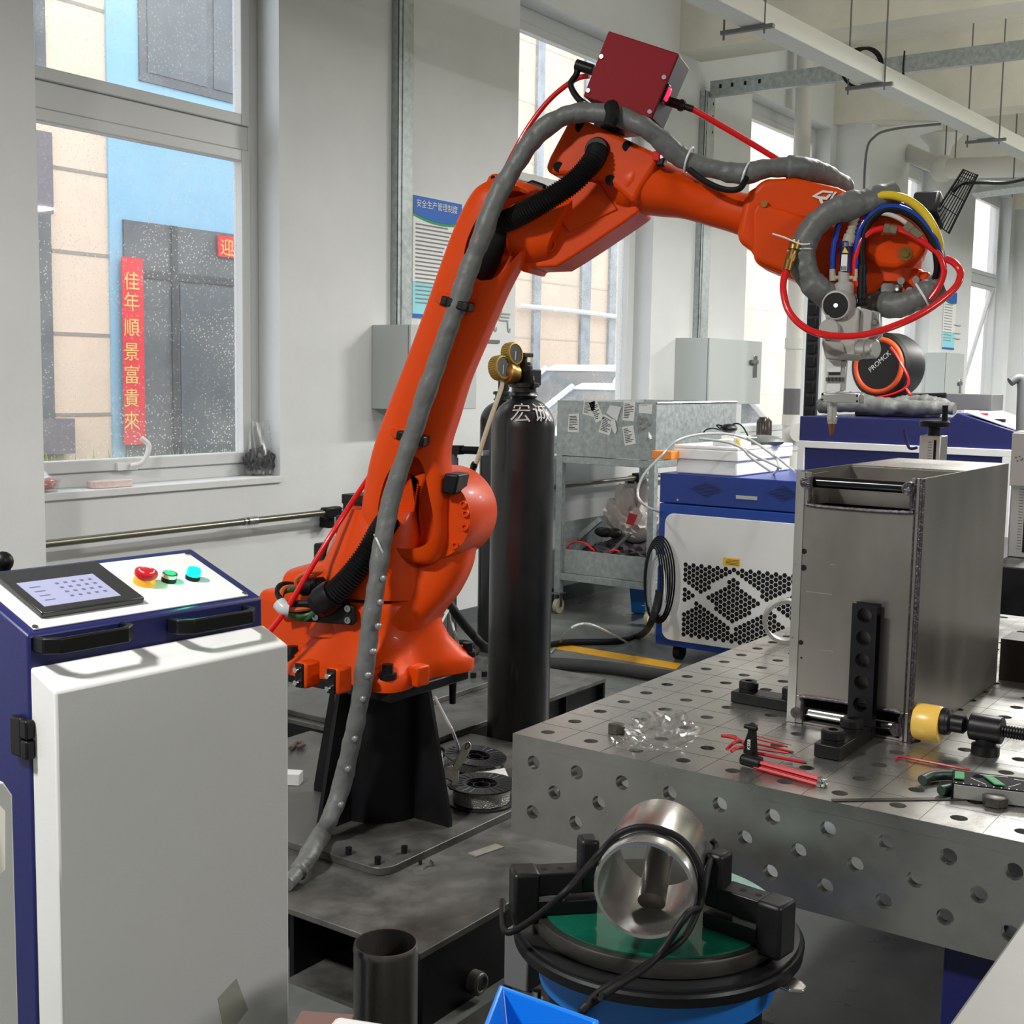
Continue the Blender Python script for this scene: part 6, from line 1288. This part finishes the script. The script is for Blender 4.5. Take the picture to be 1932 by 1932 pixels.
build('casing', MB().box((6.35, (yl+yr)/2-.05, z2_+.005), (.2, .14, .05)).box((6.62, (yl+yr)/2, z2_+.01), (.16, .22, .06)), whitep, ptr, bevel=.006)
a = PD(1384, 842, 6.55); M = Matrix((r0, f0, Z)).transposed(); sg = build('warning_sign', MB().box(PD(1391, 833, 6.5), (.035, .004, .045), M), paper, ptr); build('warning_triangle', MB().prism([PD(1385, 839, 6.49), PD(1397, 839, 6.49), PD(1391, 827, 6.49)], f0*-.002), MATS['warning_yellow'], sg)
tag(build('power_adapter', MB().sph(PD(1375, 808, 6.75), .045, Matrix.Diagonal((1.25, 1, .55, 1))), blackpl), 'black rounded adapter lying on the foam box', 'adapter')
tag(build('thin_cable', MB().tube([PD(1327, 817, 6.7), PD(1332, 811, 6.7), PD(1345, 808, 6.7), PD(1360, 811, 6.7), PD(1352, 802, 6.75), PD(1370, 804, 6.75), PD(1390, 799, 6.75), PD(1402, 806, 6.7), PD(1411, 822, 6.65)], .004, 6), rubber), 'thin black cable curled over the foam box', 'cable')
for i, pts in enumerate((((1250, 858, 6.3), (1275, 833, 6.3), (1310, 821, 6.35), (1350, 818, 6.4), (1390, 822, 6.4), (1430, 838, 6.4), (1460, 858, 6.3), (1485, 878, 6.3), (1500, 890, 6.2)),
        ((1320, 828, 6.3), (1370, 834, 6.25), (1400, 846, 6.2), (1415, 862, 6.2), (1440, 880, 6.2), (1455, 890, 6.2)), ((1410, 826, 6.4), (1440, 845, 6.3), (1465, 866, 6.3), (1468, 884, 6.25)), ((1404, 846, 6.2), (1425, 860, 6.2), (1450, 872, 6.2), (1475, 884, 6.2)), ((1250, 858, 6.3), (1215, 895, 6.3), (1203, 930, 6.3), (1215, 952, 6.25)))):
    tag(build('clear_hose', MB().tube([PD(*p) for p in pts]+([CT(1460, 893, .004)] if i == 2 else [PY(1243, 966, 3.288)] if i == 4 else []), .0065, 8), clr), ['long clear hose arching over the foam box to the chiller top', 'clear hose drooping down the near side of the foam box', 'clear hose bending sharply at the right of the foam box', 'short clear hose lying against the foam box side', 'clear hose dropping down the left side of the chiller'][i], 'hose')
tag(build('grey_cloth', MB().sph(PD(1440, 832, 7.1), .1, Matrix.Diagonal((1.1, 1.2, .35, 1))), sleeve), 'grey folded cloth behind the foam box', 'cloth')
tag(build('jar', MB().lathe(PD(1441, 824, 7.4), Z, [(.045, 0), (.045, .09), (.03, .115), (.0, .12)], n=24), mat('dark_jar', (54, 48, 42), .2)), 'dark rounded jar standing behind the foam box', 'jar')
# coil of hose hung at the chiller's left
b = MB()
for k in range(7): c_ = PD(1232+2*k, 1100-k, 6.72+.02*k); b.tube(b.ring(c_, Y*(.045+.008*k), Z*(.19+.008*k), 36), .0055, 6, closed=True, raw=True)
tag(build('hose_coil', b, rubber), 'coil of black hose hanging between the cart and chiller', 'hose')
b = MB()
for k in range(4): c_ = PD(1244, 1110, 6.74+.03*k); b.tube(b.ring(c_, Y*(.03+.012*k), Z*(.14+.014*k), 36), .0055, 6, closed=True, raw=True)
tag(build('hose_coil', b, whitepl), 'coil of white hose inside the black coil beside the chiller', 'hose')
# ================================================================ galvanised cart
kx = 6.9; q0, q1 = PX(1050, 861, kx), PX(1236, 866, kx); ky1, ky0 = q0.y, q1.y; zt_ = PX(1050, 755, kx).z; zb_ = (q0.z+q1.z)/2; kx2 = 8.05
kt = thing('tool_cart', 'galvanised steel tool cart with a sheet metal box top on casters', 'cart', ((kx+kx2)/2, (ky0+ky1)/2, 0))
t = .006
build('front_sheet', MB().bx(kx, kx+t, ky0, ky1, zb_, zt_), galv, kt); build('side_sheet', MB().bx(kx+t, kx2, ky0, ky0+t, zb_, zt_), galv, kt); build('side_sheet', MB().bx(kx+t, kx2, ky1-t, ky1, zb_, zt_), galv, kt); build('rear_sheet', MB().bx(kx2-t, kx2, ky0+t, ky1-t, zb_, zt_), galv, kt); build('tray_floor', MB().bx(kx+t, kx2-t, ky0+t, ky1-t, zb_, zb_+t), galv, kt)
build('rolled_rim', MB().tube([(kx, ky0, zt_), (kx2, ky0, zt_)], .008, 8, raw=True), chrome, kt)
zl1 = PX(1130, 1093, kx).z; w = .045
for x in (kx, kx2-w):
    for y in (ky1-w, ky0):
        l_ = build('leg', MB().bx(x, x+w, y, y+w, .14, zb_-.004), galv, kt, bevel=.002)
        ck = build('caster', MB().cyl((x+.022, y+.022-.014, .05), (x+.022, y+.022+.014, .05), .05, n=24), mat('cream_wheel', (206, 200, 168), .5), l_); build('caster_fork', MB().box((x+.022, y+.022, .135), (.08, .07, .01)).box((x+.022, y+.002, .09), (.03, .005, .09)).box((x+.022, y+.042, .09), (.03, .005, .09)), chrome, l_)
b = MB()
for z in (zb_-.05, zl1-.035): b.bx(kx+.002, kx+.042, ky0+w, ky1-w, z, z+.045).bx(kx2-.042, kx2-.002, ky0+w, ky1-w, z, z+.045).bx(kx+w, kx2-w, ky0+.002, ky0+.042, z, z+.045).bx(kx+w, kx2-w, ky1-.042, ky1-.002, z, z+.045)
builds('rail', b, galv, kt, bevel=.002)
za, zb2 = zl1+.012, PX(1130, 1044, kx).z
b = MB().bx(kx+.03, kx+.034, ky0+w, ky1-w, za, zb2).bx(kx2-.034, kx2-.03, ky0+w, ky1-w, za, zb2+.2).bx(kx+.03, kx2-.03, ky0+w, ky0+w+.004, za, zb2).bx(kx+.03, kx2-.03, ky1-w-.004, ky1-w, za, zb2+.18).bx(kx+.03, kx2-.03, ky0+w, ky1-w, za, za+.004); build('lower_tray', b, galv, kt)
build('dark_backing', MB().bx(kx+.15, kx2-.05, ky0+w, ky1-w, zl1-.05, zl1-.04), galv, kt)
def KX(px, py, dx=.0): return PX(px, py, kx-dx)
rnd = random.Random(5)
def note(name, pts, label, lines=9, m=paper, dx=.002):
    r = thing(name, label, 'note', KX(*pts[3]), 'notes stuck on the front of the galvanised cart')
    Q_ = [KX(x, y, dx) for x, y in pts]; build('sheet', MB().prism(Q_, X*-.0008), m, r)
    b = MB()
    for k in range(lines):
        v = .12+.78*k/lines; u1 = rnd.uniform(.45, .92); A_ = Q_[0].lerp(Q_[3], v); B_ = Q_[1].lerp(Q_[2], v); s_ = A_.lerp(B_, .1); e_ = A_.lerp(B_, u1); dn_ = (Q_[3]-Q_[0])*.035
        b.prism([s_-X*.0012, e_-X*.0012, e_+dn_-X*.0012, s_+dn_-X*.0012], X*-.0003)
    if lines: build('print', b, ink, r)
note('paper_note', [(1073, 781), (1093, 780), (1092, 816), (1071, 815)], 'paper note alone at the left of the galvanised cart front')
note('paper_note', [(1102, 755), (1123, 757), (1121, 787), (1099, 781)], 'tilted paper note at the top middle of the cart front')
note('paper_note', [(1111, 760), (1126, 755), (1140, 790), (1124, 798)], 'crumpled paper strip beside the top middle note')
note('paper_note', [(1139, 781), (1158, 792), (1150, 822), (1129, 815)], 'crumpled paper note in the middle of the cart front')
note('paper_note', [(1177, 757), (1199, 759), (1196, 795), (1174, 793)], 'clean paper note at the upper right of the cart front')
note('paper_note', [(1174, 806), (1195, 802), (1200, 837), (1179, 841)], 'paper note below the clean note on the cart front')
note('paper_note', [(1206, 763), (1231, 763), (1230, 781), (1205, 779)], 'small white card at the top right corner of the cart front', 1)
note('paper_note', [(1151, 764), (1172, 768), (1164, 795), (1144, 779)], 'shiny folded wrapper stuck in the middle of the cart front', 0, mat('shiny_wrapper', (232, 233, 234), .25), .006)
note('paper_note', [(1150, 797), (1160, 789), (1164, 812), (1160, 820)], 'narrow white wrapper below the shiny one on the cart front', 0, MATS['shiny_wrapper'], .006)
for i, (px, py) in enumerate(((1207, 789), (1218, 791), (1205, 799), (1223, 800), (1209, 809))):
    tag(build('magnet', MB().cyl(KX(px, py), KX(px, py, .02), .012, n=12), chrome), 'small bright magnet, one of a cluster on the right of the cart front', 'magnet', 'magnets on the cart front')
tag(build('pointed_bit', MB().cyl(KX(1224, 815, .01), KX(1226, 826, .01), .003, .014, n=12).cyl(KX(1226, 826, .01), KX(1227, 829, .01), .01, n=10), whitep), 'small white pointed bit stuck low on the cart front', 'bit')
tag(build('orange_box', MB().box(PD(1256, 858, 6.85), (.1, .12, .045)), mat('orange_carton', (238, 142, 54), .5), bevel=.003), 'orange flat box between the cart and the foam box', 'box')
# scrap in the cart's lower tray
def TQ(px, py, dx): return PX(px, py, kx+dx)
crumple('cloth_heap', TQ(1185, 1052, .42)-Z*.06, .25, .2, .07, 8, mat('dark_rags', (44, 38, 44), .8), 'dark heap of rags filling the lower tray of the cart', 'rags')
bgp = thing('plastic_bag', 'white plastic shopping bag with a red square in the cart lower tray', 'bag', TQ(1195, 1010, .4))
crumple('bag_film', TQ(1195, 1005, .45)-Z*.07, .14, .15, .15, 12, mat('bag_white', (200, 190, 182), .35), '', '', par=bgp)
build('red_print', MB().prism([TQ(1187, 967, .2), TQ(1203, 972, .2), TQ(1195, 992, .2), TQ(1182, 988, .2)], X*-.003), mat('print_red', (186, 22, 44), .5), bgp)
tag(build('metal_bracket', MB().prism([TQ(1085, 1012, .2), TQ(1128, 976, .2), TQ(1134, 983, .2), TQ(1092, 1020, .2)], X*.03), galv, bevel=.002), 'flat grey metal bracket leaning in the cart lower tray', 'bracket')
tag(build('metal_bracket', MB().prism([TQ(1148, 1042, .12), TQ(1186, 1004, .12), TQ(1190, 1008, .12), TQ(1152, 1045, .12)], X*.03), greyp, bevel=.002), 'long narrow grey bar sticking out of the cart lower tray', 'bar')
tag(build('red_cable', MB().tube([TQ(1071, 1040, .06), TQ(1074, 1028, .07), TQ(1088, 1022, .08), TQ(1105, 1026, .08), TQ(1122, 1040, .07)], .007, 8), redh), 'red cable spilling over the left of the cart lower tray', 'cable')
tag(build('red_cable', MB().tube([TQ(1150, 1041, .07), TQ(1158, 1038, .08), TQ(1168, 1040, .08)], .007, 8), redh), 'short red cable end in the middle of the cart lower tray', 'cable')
tag(build('safety_goggles', MB().sph(TQ(1140, 1004, .2), .05, Matrix.Diagonal((.7, 1.5, .7, 1))).sph(TQ(1160, 1006, .2), .05, Matrix.Diagonal((.7, 1.1, .7, 1))), blackpl), 'black goggles lying on the scrap in the cart lower tray', 'goggles')
q = Pz(1200, 1185, 0); x_, y_ = 7.35, ky0+.22
bu = thing('blue_bin', 'blue plastic bin standing on the floor under the cart', 'bin', (x_, y_, 0))
build('bin_body', MB().loft([[V((x_+sx_*k*.13, y_+sy_*k*.13, z)) for sx_, sy_ in ((-1, -1), (1, -1), (1, 1), (-1, 1))] for z, k in ((.003, .85), (.19, .97), (.19, 1.06), (.215, 1.06))]), mat('bin_blue', (10, 100, 176), .4), bu, bevel=.006); build('bin_dark_inside', MB().bx(x_-.12, x_+.12, y_-.12, y_+.12, .21, .222), hole, bu)  # black slab across the top stands in for the bin's shaded inside
# ================================================================ far blue welding machine with reel
fx0 = 8.2
def FQ(px, py): return PX(px, py, fx0)
ya, yb = FQ(1507, 840).y, FQ(1912, 850).y; z_top = FQ(1512, 785).z; z_lo = FQ(1917, 816).z; ysl = FQ(1790, 780).y; z_s = FQ(1806, 779).z; ysl2 = FQ(1806, 779).y
mc = thing('welding_machine', 'navy and white welding machine with a sloping panel in the background', 'machine', (fx0+.5, (ya+yb)/2, 0))
build('body', MB().prism([V((fx0, ya, .06)), V((fx0, ya, z_top)), V((fx0, ysl, z_top)), V((fx0, ysl2, z_s)), V((fx0, yb-.03, z_lo)), V((fx0, yb-.03, .06))], X*.95), navy, mc, bevel=.006)
zA, zB = FQ(1600, 835).z, FQ(1600, 848).z
wA = abs(FQ(1507, 840).y-FQ(1520, 840).y)
b = MB().bx(fx0-.02, fx0, yb, ya, zB, zA).bx(fx0-.02, fx0, ya-wA, ya, .1, zB).bx(fx0-.02, fx0, yb, yb+wA*1.2, .1, zB).bx(fx0-.02, fx0, yb, ya, .06, .1); build('white_frame', b, whitep, mc, bevel=.003)
pnl = build('sloping_panel', MB().prism([V((fx0+.03, ysl2-.05, z_s-.0)), V((fx0+.03, yb, z_lo+.012)), V((fx0+.9, yb, z_lo+.012)), V((fx0+.9, ysl2-.05, z_s))], Z*.006), ltgrey, mc)
q = PX(1855, 784, fx0+.25); build('emergency_stop', MB().cyl(q-Z*.03, q+Z*.015, .03), MATS['estop_red'], mc); q = PX(1880, 795, fx0+.2); build('switch', MB().box(q, (.06, .1, .03)), blackpl, mc)
build('caster', MB().cyl((fx0+.1, ya-.1, 0), (fx0+.1, ya-.1, .06), .04).cyl((fx0+.1, yb+.1, 0), (fx0+.1, yb+.1, .06), .04).cyl((fx0+.85, ya-.1, 0), (fx0+.85, ya-.1, .06), .04).cyl((fx0+.85, yb+.1, 0), (fx0+.85, yb+.1, .06), .04), rubber, mc)
# grey box on the machine, cloth pile, reel
xg = fx0+.6
a, c = PX(1712, 741, xg), PX(1870, 780, xg)
tag(build('grey_box', MB().bx(xg, xg+.3, c.y, a.y, z_s+.008, a.z), greyp, bevel=.004), 'plain grey metal box standing behind the sloping panel of the navy machine', 'box')
pile = thing('sleeve_pile', 'grey cloth sleeves folded in a pile on top of the navy machine', 'cloth', FQ(1660, 784)+X*.3)
for i, pts in enumerate((((1545, 770), (1580, 764), (1640, 767), (1700, 769), (1760, 769), (1800, 772)), ((1555, 765), (1600, 760), (1660, 761), (1720, 765), (1785, 768)), ((1690, 762), (1730, 756), (1770, 762), (1800, 774)), ((1545, 764), (1570, 752), (1610, 750), (1650, 756)))):
    wv = wob(1, .2, 20+i, 3); rr = (.05, .045, .045, .04)[i]
    build('folded_sleeve', crease(MB().tube([PX(x, y, fx0+.14+.07*i) for x, y in pts], lambda u: rr*wv(u)*(1-.5*abs(u-.5)), 24, k=14), .012, 9, i), sleeve, pile, ang=80)
build('black_tool', MB().tube([PX(x, y, fx0+.3) for x, y in ((1655, 757), (1700, 755), (1735, 748), (1785, 746))], .018, 8), blackpl, pile)
xr = fx0+.45; rc = PX(1650, 690, xr); rl = thing('cable_reel', 'large black cable reel with an orange ring on top of the navy machine', 'reel', PX(1670, 745, xr))
tc_ = (CAM-rc); tc_.z = 0; tc_.normalize(); rax = (tc_*.77-r0*.64).normalized(); rd = (PX(1650, 637, xr)-rc).length
build('reel_case', MB().lathe(rc-rax*.26, rax, [(rd*.8, -.06), (rd*1.12, -.03), (rd*1.2, .03), (rd*1.2, .19), (rd*1.1, .21)], n=48), mat('reel_black', (17, 18, 20), .5), rl)
build('orange_ring', MB().torus(rc-rax*.05, rax, rd*.94, rd*.1, 48, 12), mat('reel_orange', (222, 84, 36), .45), rl)
fcx = build('reel_face', MB().cyl(rc-rax*.09, rc-rax*.045, rd*.86, n=48), MATS['reel_black'], rl)
hz_ = rax.cross(Z).normalized(); hz_ = hz_ if hz_.dot(r0) > 0 else -hz_; vv_ = Z
text('lettering', 'PROMCK', whitep, rd*.26, rc-rax*.043+hz_*rd*-.3-vv_*rd*.25, hz_*.75+vv_*.62, vv_*.75-hz_*.62, fcx)
build('reel_base', MB().box(V((rc.x+.18, rc.y-.12, z_top+.03)), (.35, .5, .06)), MATS['reel_black'], rl, bevel=.01)
build('reel_cord', MB().tube([PX(x, y, xr-.1) for x, y in ((1680, 655), (1690, 668), (1705, 694), (1714, 716), (1708, 732), (1680, 745), (1640, 753), (1628, 757))], .009, 8).tube([PX(x, y, xr-.1) for x, y in ((1709, 733), (1716, 742), (1719, 750))], .009, 8), redh, rl)
# guard rail post with black bumper by the pier
q = PX(1530, 700, 9.4); ps = thing('cable_chain', 'black segmented guard strip running up the pier behind the robot wrist', 'strip', (9.4, q.y, 1.2))
b = MB(); z = PX(1530, 790, 9.4).z; z9 = PX(1530, 545, 9.4).z; w = .055; k = 0
build('backing', MB().bx(9.4, 9.44, q.y-w*.9, q.y+w*.9, 0, z9), mat('chain_black', (24, 25, 28), .5), ps)
while z < z9-.05: build('chain_link', MB().bx(9.375, 9.4, q.y-w*.62, q.y+w*.62, z, z+.075), rubber, ps, bevel=.006); z += .1
# slides with hand wheels behind the box
bs = thing('equipment_base', 'dark navy equipment base behind the welding table at the right', 'base', (4.75, .9, 0))
build('lower_case', MB().bx(4.35, 5.2, .35, 1.42, 0, .72), navy, bs, bevel=.005); build('upper_case', MB().bx(4.35, 5.2, .35, 1.42, .722, .95), blackp, bs, bevel=.005)
for (px, py0, py1, lab) in ((1755, 822, 900, 'grey linear slide with a black hand wheel standing behind the steel box'), (1934, 814, 1030, 'tall grey linear slide at the right edge of the photo')):
    xs_ = 4.6; c0 = PX(px, py0, xs_); sl_ = thing('linear_slide', lab, 'slide', (xs_+.03, c0.y, .95), 'linear slides behind the welding table')
    wd = abs(PX(px-20, py0, xs_).y-c0.y)
    rail = build('slide_rail', MB().bx(xs_, xs_+.09, c0.y-wd, c0.y+wd, .95, c0.z), alum, sl_, bevel=.004)
    b = MB(); z = .98
    while z < c0.z-.02: b.bx(xs_-.001, xs_, c0.y-.008, c0.y+.006, z, z+.0025); z += .01
    build('scale_mark', b, greyp, rail); build('slot', MB().bx(xs_-.0012, xs_, c0.y-wd*.62, c0.y-wd*.38, .97, c0.z-.015), hole, rail)
    if px < 1800:
        build('spindle', MB().cyl((xs_+.045, c0.y, c0.z), (xs_+.045, c0.y, c0.z+.03), .022), blackpl, sl_); hwz = c0.z+.045
        hw = build('hand_wheel', MB().lathe((xs_+.045, c0.y, c0.z+.028), Z, [(.03, 0), (.052, .004), (.054, .02), (.05, .026), (.02, .028)], n=24), blackpl, sl_); build('crank_handle', MB().cyl((xs_+.045, c0.y-.035, c0.z+.05), (xs_+.045, c0.y-.035, c0.z+.11), .0105), blackpl, hw)
        build('lock_lever', MB().tube([(xs_-.005, c0.y+wd+.005, c0.z-.045), (xs_-.005, c0.y+wd+.035, c0.z-.045), (xs_-.005, c0.y+wd+.055, c0.z+.02)], .006, 6), navy, sl_)
    else:
        cg = build('carriage', MB().bx(xs_-.03, xs_+.0, c0.y-wd, c0.y+wd, PX(px, 917, xs_).z, c0.z-.005), whitep, sl_, bevel=.003)
        b = MB()
        for dx_, dz_ in ((-.002, .0), (.01, .004), (.016, -.008), (.004, -.012), (.02, -.004)): b.box((xs_-.0305, c0.y+wd*.45-dx_, PX(px, 863, xs_).z+dz_), (.001, .005, .004))
        build('marking', b, greyp, cg)
# distant grey tap-like arm at the far right
tag(build('bent_pipe', MB().tube([PD(1926, 900, 7.5), PD(1926, 800, 7.5), PD(1928, 725, 7.5), PD(1920, 714, 7.5), PD(1906, 721, 7.5)], .028, 10), greyp), 'grey bent arm poking up at the right edge of the photo', 'arm')
# black wire guard and box hung behind the wrist
wm = thing('wire_guard', 'black wire mesh guard tilted up behind the robot wrist', 'guard', PD(1800, 400, 4.6))
b = MB(); g0, g1, g2, g3 = PD(1756, 415, 4.6), PD(1790, 440, 4.6), PD(1844, 330, 4.6), PD(1818, 320, 4.6)
for k in range(8): s_ = k/7; b.tube([g0.lerp(g1, s_), g3.lerp(g2, s_)], .0022, 5, raw=True)
for s_ in (.3, .55, .8, .88, .95): b.tube([g0.lerp(g3, s_), g1.lerp(g2, s_)], .0018, 5, raw=True)
b.tube([g0, g1, g2, g3], .005, 6, closed=True, raw=True); build('mesh', b, blackp, wm)
tag(build('black_module', MB().box(PD(1752, 398, 4.65), (.12, .1, .1), Matrix.Rotation(.5, 3, 'Y')), blackpl, bevel=.012), 'black module behind the yellow cable near the wire guard', 'module')
tag(build('guard_cable', MB().tube([PD(1798, 362, 4.6), PD(1815, 346, 4.6), PD(1850, 344, 4.65), PD(1900, 344, 4.8), PD(1960, 330, 4.9)], .008, 8), rubber), 'black cable leading away from the wire guard to the right', 'cable')
